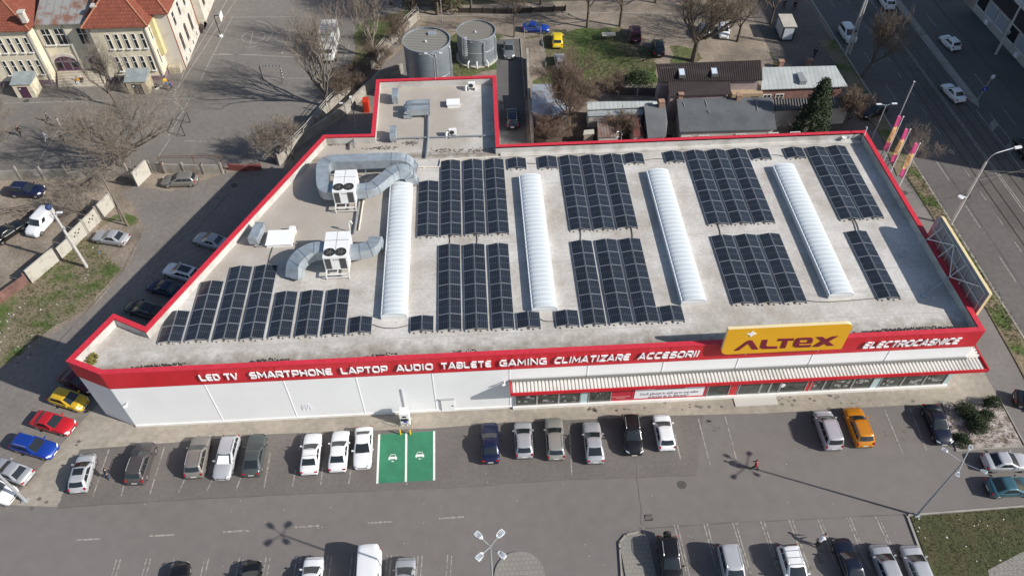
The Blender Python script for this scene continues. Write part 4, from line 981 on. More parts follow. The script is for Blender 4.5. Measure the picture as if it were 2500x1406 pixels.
# pipes, trays, cables
def pipe(name, label, px, r, m, z=.12, cat='pipe'):
    P = [G(u, v, ZR + z) for u, v in px]; g = MB(); g.tube(P, r, 6)
    for a, b in zip(P, P[1:]):
        n = int((b - a).length / 3)
        for i in range(n): c_ = a.lerp(b, (i + .5) / n); g.obox((c_.x, c_.y, ZR + z * .4), (.28, .2, z * .8))
    tag(g.build(name, m, org=P[0]), label, cat)
m_tray = mat('cable_tray', (.33, .35, .36), .5, .5); m_pipe = mat('pipe_cream', (.66, .62, .54), .6)
pipe('cable_tray', 'grey cable tray crossing the back roof from left to right', [(915, 340), (1060, 335), (1215, 330)], .09, m_tray, .25, 'cable tray')
pipe('cable_tray', 'grey cable tray running front to back across the middle of the back roof', [(1040, 385), (1045, 337), (1046, 262)], .12, m_tray, .25, 'cable tray')
pipe('roof_pipe', 'cream pipe running along the back parapet above the solar panels', [(1073, 408), (1076, 390), (1300, 379), (1700, 359), (2095, 339)], .07, m_pipe)
pipe('roof_pipe', 'cream pipe between the farther ducts and the first tall solar row', [(895, 398), (925, 395), (925, 408), (1073, 408)], .07, m_pipe)
pipe('roof_pipe', 'cream pipe along the left side of the first skylight between both air handlers', [(876, 562), (890, 470), (893, 440)], .08, m_pipe)
pipe('cable_tray', 'grey tray between the two air handlers beside the cream pipe', [(864, 570), (878, 480), (882, 440)], .1, m_tray, .2, 'cable tray')
pipe('cable_tray', 'grey tray in front of the white square roof hatch', [(625, 602), (665, 598), (735, 594)], .08, m_tray, .15, 'cable tray')
pipe('overflow_pipe', 'grey pipe stub poking over the back parapet at the left', [(864, 330), (864, 360)], .15, m_tray, .6)
def cable(label, px):
    P = curve_pts([G(u, v, ZR + .05) for u, v in px], 3, 4); g = MB(); g.tube(P, .035, 5); tag(g.build('roof_cable', m_iron, org=P[0]), label, 'cable')
cable('black cable between the first skylight and the stepped left solar group', [(905, 790), (930, 800), (965, 802), (1000, 793)])
cable('black cable hanging between the two solar pairs before the second skylight', [(1318, 778), (1330, 785), (1356, 784)])
cable('black cable from the grey tray down to the longest left solar row', [(666, 603), (660, 620), (654, 646)])
for i, (u0, v0, u1, v1) in enumerate(((1096, 574, 1098, 596), (1163, 570, 1164, 595), (1416, 560, 1417, 586), (1540, 556, 1544, 582), (1751, 546, 1759, 574), (2079, 534, 2090, 563), (2085, 533, 2097, 562))):
    cable(['left cable linking back and front solar rows before the second skylight', 'right cable linking back and front solar rows before the second skylight', 'left cable linking back and front rows between second and third skylights', 'right cable linking back and front rows between second and third skylights', 'cable linking back and front rows before the last skylight', 'left one of two parallel cables to the lone front right row', 'right one of two parallel cables to the lone front right row'][i], [(u0, v0), ((u0 + u1) / 2 + 2, (v0 + v1) / 2), (u1, v1)])
cable('long thin black cable along the roof front to the lone right solar row', [(1968, 734), (2010, 738), (2060, 735), (2140, 728)])
cable('black cable linking two solar pairs behind the third skylight', [(1572, 392), (1595, 388), (1620, 388)]); cable('black cable linking two solar pairs behind the last skylight', [(1885, 378), (1900, 379), (1913, 382)]); cable('black cable linking two solar pairs behind the second skylight', [(1287, 399), (1300, 400), (1313, 399)])
q = G(855, 566, ZR); g = MB(); g.tube(curve_pts([(q.x, q.y, ZR), (q.x, q.y, ZR + 1.5), (q.x + .35, q.y, ZR + 1.55), (q.x + .4, q.y, ZR + 1.2)], .25), .07, 8)
tag(g.build('vent_pipe', mat('pipe_white', (.7, .7, .68)), org=(q.x, q.y, ZR)), 'white hooked vent pipe standing behind the nearer air handler', 'vent pipe')
# rust and stain marks on the membrane, moss along the edges
g = MB()
for (u, v, rx, ry) in ((1160, 368, 3.0, .5), (1080, 368, 2.0, .5), (830, 352, 1.6, .4), (930, 362, 2, .35), (1000, 350, .9, .4), (1240, 365, .6, .3)):
    q = G(u, v, ZR)
    for i in range(110): blob((q.x + random.gauss(0, rx * .55), q.y + random.gauss(0, ry * .45)), random.uniform(.04, .2), 7, ZR + .004 + i * .00005)
tag(g.build('roof_grime', mat('grime', (.085, .075, .06), .95, var=.4, scale=3)), kind='stuff')
g = MB()
for (x0, x1) in ((-32, -28), (-21, -18.4), (-10.4, -8.4), (36.5, 46.3), (-2, -1)):
    x = x0
    while x < x1: g.obox((x, 43.85 + random.uniform(0, .25), HB - .1 + .12 * math.sin(PI * (x - x0) / (x1 - x0)) * random.uniform(.3, 1)), (random.uniform(.06, .2), random.uniform(.06, .16), .1), random.uniform(0, 3)); x += random.uniform(.06, .2)
tag(g.build('parapet_debris', mat('debris', (.045, .04, .034), .95, var=.3, scale=4)), kind='stuff')
g = MB(); q = G(226, 878, ZR)
for i in range(40): g.obox((q.x + random.gauss(0, .2), q.y + random.gauss(0, .3), ZR + .12), (.2, .18, random.uniform(.08, .3)), random.random() * 3)
tag(g.build('roof_moss', mat('moss', (.16, .14, .03), .95, var=.4, scale=2)), kind='stuff')
g = MB()
for (u, v) in ((870, 500), (866, 515), (872, 480)):
    q = G(u, v, ZR)
    for i in range(4): blob((q.x + random.gauss(0, .2), q.y + random.gauss(0, .4)), random.uniform(.1, .3), 8, ZR + .006 + i * .0004)
tag(g.build('rust_stain', mat('rust_stain', (.30, .12, .03), .9, var=.3, scale=3)), kind='stuff')
# ------------------------------------------------------------------ cars
m_tyre = mat('tyre', (0.018, 0.018, 0.019), .85); m_rim = mat('rim', (0.45, 0.46, 0.48), .35, .8)
m_cglass = mat('car_glass', (0.02, 0.025, 0.028), 0.06, spec=.75); m_trim = mat('black_trim', (0.02, 0.02, 0.022), .6)
m_head = mat('headlight', (.62, .65, .68), .1, spec=.8); m_tail = mat('taillight', (.32, .012, .015), .2); m_plate = mat('number_plate', (.7, .7, .68), .5)
m_proto = paint('proto', (.5, .5, .5))
TYPES = {
 #        L     W     H    hood  belt  deck  xwb   xrf   xrr    xrb   kind
 'sedan': (4.45, 1.76, 1.46, .96, .97, 1.02, .86, .0, -.98, -1.68, 'sedan'),
 'liftback': (4.55, 1.78, 1.45, .97, .98, 1.03, .90, .02, -1.0, -1.95, 'sedan'),
 'hatch': (4.0, 1.74, 1.49, 1.0, 1.0, 1.05, 1.0, .12, -1.4, -1.88, 'hatch'),
 'wagon': (4.6, 1.78, 1.49, .98, 1.0, 1.08, .98, .1, -1.8, -2.2, 'wagon'),
 'suv': (4.4, 1.84, 1.68, 1.1, 1.12, 1.17, .98, .15, -1.68, -2.07, 'wagon'),
 'mpv': (4.35, 1.82, 1.82, 1.1, 1.12, 1.2, 1.3, .45, -1.85, -2.1, 'wagon'),
 'van': (4.3, 1.82, 1.85, 1.08, 1.1, 1.2, 1.05, .55, -2.0, -2.1, 'van'),
 'bigvan': (5.4, 2.02, 2.35, 1.25, 1.3, 1.5, 1.75, 1.1, -2.55, -2.65, 'van'),
}
PROTO = {}
def make_proto(ty):
    L, W, H, hood, belt, deck, xwb, xrf, xrr, xrb, kind = TYPES[ty]
    hw = W / 2; wb = hw * .93; wt = hw * (.755 if kind != 'van' else .86); hx = L / 2
    if ty == 'mpv': wt = hw * .8
    root = bpy.data.objects.new('car', None); COL.objects.link(root); ORG[root.name] = Vector((0, 0, 0))
    g = MB()
    # stations: x, half width factor, top, low
    ST = [(-hx, .80, .62, .36), (-hx + .05, .89, .80, .25), (-hx + .16, .95, .93 if kind != 'sedan' else .97, .21)]
    if kind == 'sedan': ST += [(-hx + .32, .98, deck - .02, .2), (xrb + .05, 1.0, deck + .005, .2)]
    else: ST += [(-hx + .3, .985, belt + .02, .2), (xrb + .45, 1.0, belt + .02, .2)]
    ST += [(-.8, 1.0, belt + .02, .2), (0, 1.0, belt, .2), (xwb - .1, 1.0, belt - .01, .2), (xwb + .15, .995, hood + .005, .2), ((xwb + hx) / 2 + .05, .985, hood - .045, .2), (hx - .42, .96, hood - .13, .2), (hx - .2, .9, hood - .22, .22), (hx - .07, .81, hood - .34, .25), (hx, .70, .56, .34)]
    ST.sort(key=lambda q: q[0])
    rings = []
    for x, wf, zt, zl in ST:
        w = hw * wf; zw = max(.5, zt - .2) if zt > .75 else zt - .08
        half = [(0, zt + .025), (w * .5, zt + .015), (w * .84, zt - .02), (w * .955, zt - .075), (w, zw), (w * .99, .5 if zw > .55 else zw - .03), (w * .97, zl + .12), (w * .9, zl)]
        rings.append([(x, y, z) for y, z in half] + [(x, -y, z) for y, z in half[:0:-1]])
    n = len(rings[0]); o = 0
    for r_ in rings: g.v.extend(r_)
    for i in range(len(rings) - 1):
        for k in range(n):
            if k == 7: continue
            g.f.append([i * n + k, i * n + (k + 1) % n, (i + 1) * n + (k + 1) % n, (i + 1) * n + k]); g.m.append(0)
    g.f.append(list(range(n))); g.m.append(0); e = (len(rings) - 1) * n; g.f.append([e + k for k in range(n)][::-1]); g.m.append(0)
    # greenhouse
    bf, br = .13, .08
    def fr(t, s): return Vector((lerp(xwb - bf * s * s, xrf - bf * .8 * s * s, t), s * lerp(wb, wt, t), lerp(belt - .02, H - .035, t)))
    def rr(t, s): return Vector((lerp(xrb + br * s * s, xrr + br * s * s, t), s * lerp(wb, wt, t), lerp(belt - .02, H - .035, t)))
    def sd(t, u, s):
        a, b = rr(t, s), fr(t, s); p = a.lerp(b, u); p.y = s * lerp(wb, wt, t) * (1 + .035 * math.sin(PI * t)); return p
    S9 = [-.93, -.5, 0, .5, .93]; U = [.06, .3, .5, .7, .95]
    def ring(t):
        return [fr(t, s) for s in S9] + [sd(t, u, 1) for u in U[::-1]] + [rr(t, s) for s in S9[::-1]] + [sd(t, u, -1) for u in U]
    lv = [ring(t) for t in (0, .33, .66, .93, 1.0)]
    ctr = Vector(((xrf + xrr) / 2, 0, H))
    def shr(R_, k, dz): return [Vector((ctr.x + (p.x - ctr.x) * k, p.y * k, p.z + dz)) for p in R_]
    lv[4] = shr(lv[4], .955, .005); lv.append(shr(lv[4], .75, .022)); lv.append(shr(lv[4], .4, .032))
    nn = len(lv[0]); o = len(g.v)
    for r_ in lv: g.v.extend(tuple(p) for p in r_)
    for i in range(len(lv) - 1):
        for k in range(nn): g.f.append([o + i * nn + k, o + i * nn + (k + 1) % nn, o + (i + 1) * nn + (k + 1) % nn, o + (i + 1) * nn + k]); g.m.append(0)
    g.f.append([o + (len(lv) - 1) * nn + k for k in range(nn)]); g.m.append(0)
    body = g.build('body', m_proto, root, smooth=True, angle=50); 
    # glass
    g = MB()
    def patch(f, t0, t1, s0, s1, off, nt=2, ns=4):
        o = len(g.v)
        for i in range(nt + 1):
            for k in range(ns + 1): g.v.append(tuple(f(lerp(t0, t1, i / nt), lerp(s0, s1, k / ns)) + off))
        for i in range(nt):
            for k in range(ns): a = o + i * (ns + 1) + k; g.f.append([a, a + 1, a + ns + 2, a + ns + 1]); g.m.append(0)
    patch(fr, .06, .93, -.86, .86, Vector((.02, 0, .012))); g.build('windscreen', m_cglass, root, smooth=True, local=True)
    g = MB(); patch(fr, .005, .055, -.9, .9, Vector((.03, 0, .006)), 1); g.build('wiper_cowl', m_trim, root)
    if kind != 'van':
        g = MB(); patch(rr, .18 if kind != 'sedan' else .05, .9, -.82, .82, Vector((-.022, 0, .01))); g.build('rear_window', m_cglass, root, smooth=True)
    wins = {'sedan': [(.53, .87), (.16, .50)], 'hatch': [(.50, .86), (.14, .47)], 'wagon': [(.55, .87), (.28, .53), (.06, .255)], 'van': [(.68, .9)]}[kind]
    for s in (1, -1):
        for u0, u1 in wins:
            g = MB(); patch(lambda t, u: sd(t, u, s), .12, .84, u0, u1, Vector((0, s * .014, .004)), 2, 2); g.build('side_window', m_cglass, root)
    # wheels
    fxw, rxw = hx - .82, -hx + .78; rad = .33 if ty not in ('suv', 'bigvan') else .36
    for x in (fxw, rxw):
        for s in (1, -1):
            g = MB(); yo = s * (hw - .012); yi = s * (hw - .22)
            g.tube([(x, yi, rad), (x, yo - s * .03, rad), (x, yo, rad)], [rad, rad, rad - .04], 18); w_ = g.build('wheel', m_tyre, root)
            g = MB(); g.tube([(x, yo - s * .03, rad), (x, yo + s * .006, rad)], [rad * .66, rad * .6], 12); g.build('rim', m_rim, w_)
            g = MB(); n0 = 12
            pts = [(x + (rad + .07) * math.cos(PI * i / n0), rad + (rad + .07) * math.sin(PI * i / n0)) for i in range(n0 + 1)]
            g.add([(px_, yo - s * .016, pz) for px_, pz in pts] + [(x, yo - s * .016, rad)], [(i, i + 1, n0 + 1) for i in range(n0)]); g.build('wheel_arch', m_trim, w_)
    # lights, plates, mirrors
    for s in (1, -1):
        g = MB(); zt = hood - .24
        g.add([(hx - .03, s * hw * .52, zt - .1), (hx - .19, s * hw * .87, zt - .06), (hx - .34, s * hw * .95, zt + .06), (hx - .15, s * hw * .60, zt + .075)], [(0, 1, 2, 3), (3, 2, 1, 0)])
        for i, v in enumerate(g.v): g.v[i] = (v[0] + .035, v[1] + s * .01, v[2] + .02)
        g.build('headlight', m_head, root)
        g = MB(); zr = .86 if kind == 'sedan' else .98
        if kind in ('sedan',): g.box(-hx + .02, s * hw * .6, zr - .14, -hx + .2, s * (hw * .935), zr + .01)
        else: g.box(-hx + .035, s * hw * .74, zr - .24, -hx + .24, s * (hw * .925), zr - .03)
        g.build('taillight', m_tail, root, bevel=.03)
        g = MB(); g.obox((xwb - .32, s * (hw + .07), belt + .06), (.12, .2, .13)); g.build('mirror', m_proto, root, bevel=.03)
    g = MB(); g.box(-hx - .012, -.26, .55, -hx + .05, .26, .67); g.build('number_plate', m_plate, root)
    g = MB(); g.box(hx - .05, -.26, .38, hx + .015, .26, .49); g.build('number_plate', m_plate, root)
    g = MB(); g.box(hx - .2, -hw * .5, .5, hx + .006, hw * .5, .6); g.build('grille', m_trim, root)
    g = MB(); g.box(-hx - .01, -hw * .78, .3, -hx + .3, hw * .78, .42); g.build('bumper', m_trim, root, bevel=.02)
    if kind == 'wagon':
        for s in (1, -1):
            g = MB(); yr = s * wt * .93
            g.tube([(xrr + .25, yr, H - .03), (xrr + .35, yr, H + .035), (xrf - .35, yr, H + .045), (xrf - .2, yr, H - .02)], .022, 5); g.build('roof_rail', m_alu, root)
    PROTO[ty] = root; return root
PAINTS = {'white': (.72, .73, .74), 'silver': (.40, .41, .43), 'silver2': (.46, .47, .49), 'grey': (.17, .18, .19), 'beige': (.22, .205, .185), 'brown': (.085, .075, .075), 'darkgreen': (.075, .09, .09), 'navy': (.012, .018, .055), 'navy2': (.01, .014, .03), 'black': (.008, .008, .009),
  'blue': (.012, .05, .32), 'red': (.42, .012, .02), 'yellow': (.58, .36, .02), 'taxi': (.75, .55, .01), 'orange': (.58, .22, .012), 'teal': (.045, .12, .15), 'maroon': (.09, .012, .025), 'greige': (.30, .295, .27), 'lilac': (.44, .43, .47), 'cover': (.36, .36, .37)}
PM_ = {k: paint(k, v, .0 if k in ('white', 'red', 'yellow', 'taxi', 'black') else .25) for k, v in PAINTS.items()}
NCAR = {}
def car(front, rear, ty, colour, label, cat='car', group='parked cars', z=.5, stretch=None):
    if ty not in PROTO: make_proto(ty)
    a, b = G(*front, z), G(*rear, z); c = (a + b) / 2; h = math.atan2(a.y - b.y, a.x - b.x)
    def fn(n, o):
        nm = o.name.split('.')[0]
        for i, s in enumerate(n.material_slots):
            if s.material == m_proto: s.link = 'OBJECT'; s.material = PM_[colour]
    r_ = copy_tree(PROTO[ty], None, fn); r_.name = 'parked_van' if 'van' in ty else 'parked_car'
    if group == 'cars driving on the street': r_.name = 'car'
    r_.location = (c.x, c.y, .02); r_.rotation_euler = (0, 0, h)
    tag(r_, label, cat, group)
    return r_
def extra_on(r_, mb, name, m):
    o = mb.build(name, m, r_, local=True); return o
S, H_, Wg, U_ = 'sedan', 'hatch', 'wagon', 'suv'
CARS = [
 ((240, 952), (146, 912), S, 'maroon', 'dark maroon sedan parked under the red left corner of the shop in shadow'),
 ((212, 990), (127, 964), H_, 'yellow', 'yellow hatchback parked beside the left corner of the shop'),
 ((184, 1048), (80, 1020), S, 'red', 'bright red car with sunlit bonnet in the slanted left row'),
 ((140, 1106), (32, 1076), Wg, 'blue', 'bright blue estate car in the slanted left row'),
 ((-28, 1130), (84, 1172), S, 'silver', 'silver sedan at the left picture edge below the bright blue estate'),
 ((46, 1218), (-70, 1182), 'van', 'white', 'white vehicle cut by the left picture edge beside the slanted lamp pole'),
 ((215, 1115), (192, 1196), H_, 'silver2', 'small silver hatchback with dark sunroof next to the man in navy'),
 ((362, 1085), (330, 1178), 'suv', 'brown', 'dark brown crossover parked right of the man in navy'),
 ((495, 1070), (474, 1163), 'suv', 'beige', 'beige brown estate with roof rails parked left of a silver car with sunshade'),
 ((541, 1168), (567, 1068), Wg, 'silver2', 'silver car facing out with a white sunshade behind its windscreen'),
 ((632, 1064), (614, 1158), 'liftback', 'darkgreen', 'dark grey green liftback with tow bar left of an empty bay'),
 ((766, 1062), (755, 1154), S, 'white', 'white sedan with two roof bars in the front row'),
 ((834, 1056), (824, 1147), S, 'white', 'white sedan seen from behind without roof bars, between two white sedans'),
 ((885, 1145), (890, 1044), S, 'white', 'white sedan facing out next to the green charging bays'),
 ((1195, 1038), (1198, 1125), S, 'navy', 'dark blue sedan with red taillights right of the green charging bays'),
 ((1275, 1030), (1281, 1118), H_, 'silver', 'silver hatchback second right of the green charging bays'),
 ((1351, 1026), (1358, 1117), Wg, 'greige', 'greenish silver estate with white roof rails'),
 ((1442, 1033), (1454, 1128), 'liftback', 'silver', 'grey silver liftback with a tow bar left of the black car'),
 ((1549, 1108), (1537, 1018), 'suv', 'black', 'black car facing out between a grey liftback and a white hatchback'),
 ((1612, 1014), (1629, 1098), H_, 'white', 'white hatchback at the right end of the middle front row group'),
 ((2003, 1005), (2036, 1097), 'mpv', 'lilac', 'pale lilac silver people carrier beside the orange car'),
 ((2077, 1000), (2111, 1087), 'suv', 'orange', 'orange crossover in the front row at right'),
 ((2306, 1083), (2268, 992), S, 'navy2', 'very dark sedan parked beside the gravel bed with shrubs'),
 ((2520, 1128), (2392, 1130), S, 'silver2', 'silver sedan parked sideways at right above the teal car'),
 ((2525, 1188), (2410, 1192), 'liftback', 'teal', 'teal liftback at right beside the lawn kerb'),
 ((2580, 1000), (2484, 972), S, 'black', 'dark car just cut by the right picture edge on the pavement'),
 ((440, 1390), (432, 1480), S, 'black', 'dark car roof just showing at the bottom edge, leftmost of the bottom row'),
 ((617, 1378), (610, 1475), H_, 'black', 'black car at the bottom edge left of a white hatchback'),
 ((768, 1368), (756, 1462), H_, 'white', 'white hatchback at the bottom edge beside the white van'),
 ((900, 1475), (905, 1362), 'bigvan', 'white', 'white delivery van with a tall shadow at the bottom edge'),
 ((992, 1368), (986, 1466), H_, 'silver', 'silver hatchback at the bottom edge right of the white van'),
 ((1642, 1425), (1628, 1318), 'suv', 'black', 'black off-road car with a spare wheel on its back beside the paved island'),
 ((1797, 1438), (1776, 1347), 'mpv', 'silver2', 'silver people carrier at the bottom edge, right of the black off-road car'),
 ((1952, 1440), (1922, 1344), 'suv', 'white', 'white off-road car with a roof rack, next to the person in white'),
 ((2052, 1322), (2092, 1428), S, 'navy2', 'dark navy sedan at the bottom right beside the person in white'),
 ((2142, 1335), (2182, 1432), H_, 'silver', 'silver car second from the lawn kerb at bottom right'),
 ((2217, 1336), (2258, 1436), H_, 'silver2', 'silver car next to the lawn kerb at bottom right'),
 ((470, 578), (560, 602), S, 'silver', 'silver sedan half hidden by the roof edge, farthest of the shaded left row'),
 ((398, 654), (490, 680), Wg, 'white', 'white car with a dark panoramic roof half hidden by the left roof edge'),
 ((356, 692), (450, 718), S, 'navy', 'dark blue sedan in shadow by the left roof edge'),
 ((304, 744), (400, 774), Wg, 'black', 'black car in shadow, nearest the notched left roof corner'),
 ((394, 444), (484, 440), Wg, 'beige', 'grey beige estate parked by the open school gate'),
 ((118, 470), (18, 466), 'suv', 'navy', 'dark blue car parked below the school wall at far left'),
 ((78, 572), (124, 522), 'van', 'white', 'small white panel van on the rough ground at left'),
 ((54, 545), (-12, 590), S, 'black', 'black sedan at the left edge beside the small white van'),
 ((228, 576), (315, 588), S, 'silver', 'silver sedan parked on grass beside the broken concrete wall'),
 ((1338, 72), (1278, 68), S, 'blue', 'bright blue sedan on the back lane'),
 ((1360, 86), (1361, 113), H_, 'taxi', 'bright yellow hatchback on the grass behind the shop'),
 ((1243, 147), (1242, 100), S, 'grey', 'grey sedan on the service drive facing the shop'),
 ((1250, 268), (1251, 313), 'suv', 'navy2', 'dark blue car in the shaded service drive behind the shop'),
 ((1364, 134), (1372, 170), H_, 'cover', 'car under a pale grey cover beside a bare shrub'),
 ((1549, 68), (1552, 102), 'mpv', 'maroon', 'dark red people carrier on the back grass'),
 ((1605, 100), (1609, 138), 'suv', 'black', 'black off-road car on the back grass near the brown roofed house'),
 ((1718, 64), (1720, 88), H_, 'grey', 'grey car half hidden behind the large bare tree'),
 ((1768, 92), (1765, 62), H_, 'white', 'white hatchback on the bare ground right of the large tree'),
 ((2100, 286), (2162, 262), S, 'black', 'black car in shade behind the back right roof corner'),
]
for c_ in CARS: 
    o = car(*c_)
    lb = c_[4]
    if 'spare' in lb:
        g = MB(); L = TYPES['suv'][0]; g.tube([(-L / 2 - .22, 0, 1.02), (-L / 2 + .02, 0, 1.02)], .36, 16); extra_on(o, g, 'spare_wheel', m_tyre)
    if 'sunshade' in lb and 'with a white' in lb:
        L, W, H, hood, belt, deck, xwb, xrf, *_ = TYPES['wagon']; g = MB()
        g.add([(xwb - .02 + .03, -.6, belt + .06), (xwb - .02 + .03, .6, belt + .06), (xrf + .16, .5, H - .1), (xrf + .16, -.5, H - .1)], [(0, 1, 2, 3)])
        for i, v in enumerate(g.v): g.v[i] = (v[0] + .03, v[1], v[2] + .03)
        extra_on(o, g, 'sunshade', mat('sunshade', (.75, .78, .78), .4))
    if 'two roof bars' in lb or 'roof rack' in lb:
        H = TYPES[c_[2]][2]
        for x in ((-.1, -.8) if 'two' in lb else (0, -.6, -1.2)):
            g = MB(); g.box(x - .03, -.62, H + .05, x + .03, .62, H + .08); g.box(x - .03, -.62, H - .05, x + .03, -.56, H + .06); g.box(x - .03, .56, H - .05, x + .03, .62, H + .06); extra_on(o, g, 'roof_bar', m_alu)
    if 'panoramic' in lb or 'sunroof' in lb:
        ty = c_[2]; L, W, H, hood, belt, deck, xwb, xrf, xrr, xrb, k_ = TYPES[ty]
        g = MB(); x0_, x1_ = (xrr + .3, xrf - .1) if 'pano' in lb else (xrf - .85, xrf - .15)
        g.box(x0_, -.46, H + .005, x1_, .46, H + .022); extra_on(o, g, 'sunroof', m_cglass)
gs = 'cars driving on the street'
car((2152, -12), (2176, 26), 'suv', 'white', 'white car driving away at the top edge of the street', group=gs)
car((2086, 112), (2052, 60), 'mpv', 'white', 'white people carrier by the twin pole at the street corner', group='parked cars')
car((2303, 92), (2334, 120), H_, 'white', 'white hatchback on the far carriageway beyond the traffic island', group=gs)
car((2307, 208), (2346, 248), S, 'white', 'white sedan driving on the tram track', group=gs)
car((2488, 345), (2512, 385), S, 'black', 'dark car on the far carriageway at the right picture edge', group=gs)
# bus-bodied truck in the schoolyard
a, b = G(800, 72, 2.0), G(803, 165, .6); q = (G(800, 162, .5) + G(801, 100, .5)) / 2
TR = thing('box_truck', 'old white box truck with peeling roof parked behind bare trees in the schoolyard', 'truck', (q.x + .2, q.y + 1.0, 0), -PI / 2)
mw = mat('truck_white', (.72, .72, .7), .6, col2=(.42, .4, .37), scale=1.2, lo=.3, hi=.5)
g = MB(); g.box(-4.2, -1.25, .75, 1.7, 1.25, 3.35); g.build('cargo_box', mw, TR, local=True, bevel=.08)
g = MB(); g.box(1.75, -1.1, .5, 3.4, 1.1, 1.55); g.box(1.75, -1.08, 1.55, 2.9, 1.08, 2.35); CB = g.build('cab', mw, TR, local=True, bevel=.15, seg=3)
g = MB(); g.add([(2.93, -.95, 1.6), (2.93, .95, 1.6), (2.92, .9, 2.25), (2.92, -.9, 2.25)], [(0, 1, 2, 3)]); g.build('windscreen', m_cglass, CB, local=True)
for s in (1, -1): g = MB(); g.box(2.0, s * 1.09, 1.6, 2.8, s * 1.1, 2.2); g.build('side_window', m_cglass, CB, local=True)
g = MB(); g.box(-.6, -.7, 3.35, .8, .7, 3.5); g.build('roof_hatch', mat('truck_dark', (.25, .24, .23), .7), TR, local=True, bevel=.04)
for x in (-2.9, 2.4):
    for s in (1, -1): g = MB(); g.tube([(x, s * .85, .48), (x, s * 1.2, .48)], .48, 14); g.build('wheel', m_tyre, TR, local=True)
for s in (1, -1): g = MB(); g.box(3.38, s * .7 - .15, .8, 3.43, s * .7 + .15, 1.0); g.build('headlight', m_head, TR, local=True)
g = MB(); g.box(3.2, -1.15, .42, 3.5, 1.15, .66); g.build('bumper', m_trim, TR, local=True)
# drop the prototypes
for r_ in PROTO.values():
    def rm(o):
        for ch in kids(o): rm(ch)
        bpy.data.objects.remove(o)
    rm(r_)
# ------------------------------------------------------------------ school
m_scream = mat('school_plaster', (0.70, 0.64, 0.50), .9, col2=(0.58, .52, .39), scale=.6, fine=.06)
m_swhite = mat('school_white', (0.56, .525, .46), .9, col2=(.44, .39, .33), scale=.7, lo=.3, hi=.5)
m_tile = mat('red_tile', (0.27, 0.082, 0.048), .85, col2=(.19, .05, .03), scale=2.2, fine=.2)
bricked(m_tile, .45, .38, (.13, .035, .022), (.85, .85, .8), .035, 'XY')
m_rust = mat('rusty_sheet', (.27, .265, .26), .6, col2=(.20, .105, .07), scale=.45, lo=.42, hi=.56); stripes(m_rust, 'X', 1.15, .07, (.15, .13, .12))
m_wframe = mat('window_white', (.66, .65, .62), .6); m_dwin = mat('dark_window', (.022, .025, .027), .12, spec=.5); m_plum = mat('plum_paint', (.075, .03, .06), .6); m_plinth = mat('school_plinth', (.2, .14, .16), .9, var=.2, scale=2)
SCH = thing('school_building', 'long cream school with red tiled hipped roofs and a rusty middle roof', 'school', (-60, 112, 0))
EH = 9.0
def window(parent, x, z, w, h, y, nm='window', sill=True, fr_=.055, axis='y'):
    """window on a wall facing -y (axis y) or +x (axis x); recessed pane, proud frame and sill"""
    def B(g, a0, b0, z0, a1, b1, z1):
        if axis == 'y': g.box(a0, b0, z0, a1, b1, z1)
        else: g.box(y - (b0 - y), a0, z0, y - (b1 - y), a1, z1)
    g = MB(); B(g, x - w / 2, y - .012, z, x + w / 2, y + .1, z + h); W_ = g.build(nm, m_dwin, parent)
    g = MB()
    B(g, x - w / 2 - fr_, y - .05, z, x - w / 2, y + .05, z + h); B(g, x + w / 2, y - .05, z, x + w / 2 + fr_, y + .05, z + h); B(g, x - w / 2 - fr_, y - .05, z + h, x + w / 2 + fr_, y + .05, z + h + fr_)
    if w > .9: B(g, x - .04, y - .03, z, x + .04, y + .02, z + h); B(g, x - w / 2, y - .028, z + h * .62, x + w / 2, y + .02, z + h * .66)
    else: B(g, x - w / 2, y - .03, z + h * .6, x + w / 2, y + .02, z + h * .64)
    g.build('frame', m_wframe, W_)
    if sill: g = MB(); B(g, x - w / 2 - .15, y - .22, z - .12, x + w / 2 + .15, y + .05, z); g.build('sill', m_wframe, W_)
    return W_
def hip_roof(parent, x0, x1, y0, y1, z, h, m, nm='roof', ov=.55, chim=()):
    x0 -= ov; x1 += ov; y0 -= ov; y1 += ov; r_ = (x1 - x0) / 2 if (x1 - x0) < (y1 - y0) else (y1 - y0) / 2
    if (x1 - x0) < (y1 - y0): A, B = ((x0 + x1) / 2, y0 + r_), ((x0 + x1) / 2, y1 - r_)
    else: A, B = (x0 + r_, (y0 + y1) / 2), (x1 - r_, (y0 + y1) / 2)
    g = MB(); v = [(x0, y0, z), (x1, y0, z), (x1, y1, z), (x0, y1, z), (*A, z + h), (*B, z + h)]
    if (x1 - x0) < (y1 - y0): f = [(0, 1, 4), (1, 2, 5, 4), (2, 3, 5), (3, 0, 4, 5)]
    else: f = [(0, 1, 5, 4), (1, 2, 5), (2, 3, 4, 5), (3, 0, 4)]
    g.add(v, f); g.prism([(x0, y0), (x1, y0), (x1, y1), (x0, y1)], z - .14, z - .004); RF = g.build(nm, m, parent)
    g = MB(); T = mat('ridge_tile', (.34, .15, .09), .9, var=.25, scale=3)
    for a, b in ((v[0], v[4]), (v[1], v[4] if (x1 - x0) < (y1 - y0) else v[5]), (v[4], v[5]), (v[2], v[5])): g.tube([Vector(a) + Vector((0, 0, .02)), Vector(b) + Vector((0, 0, .05))], .13, 6)
    g.build('ridge', T, RF); return RF
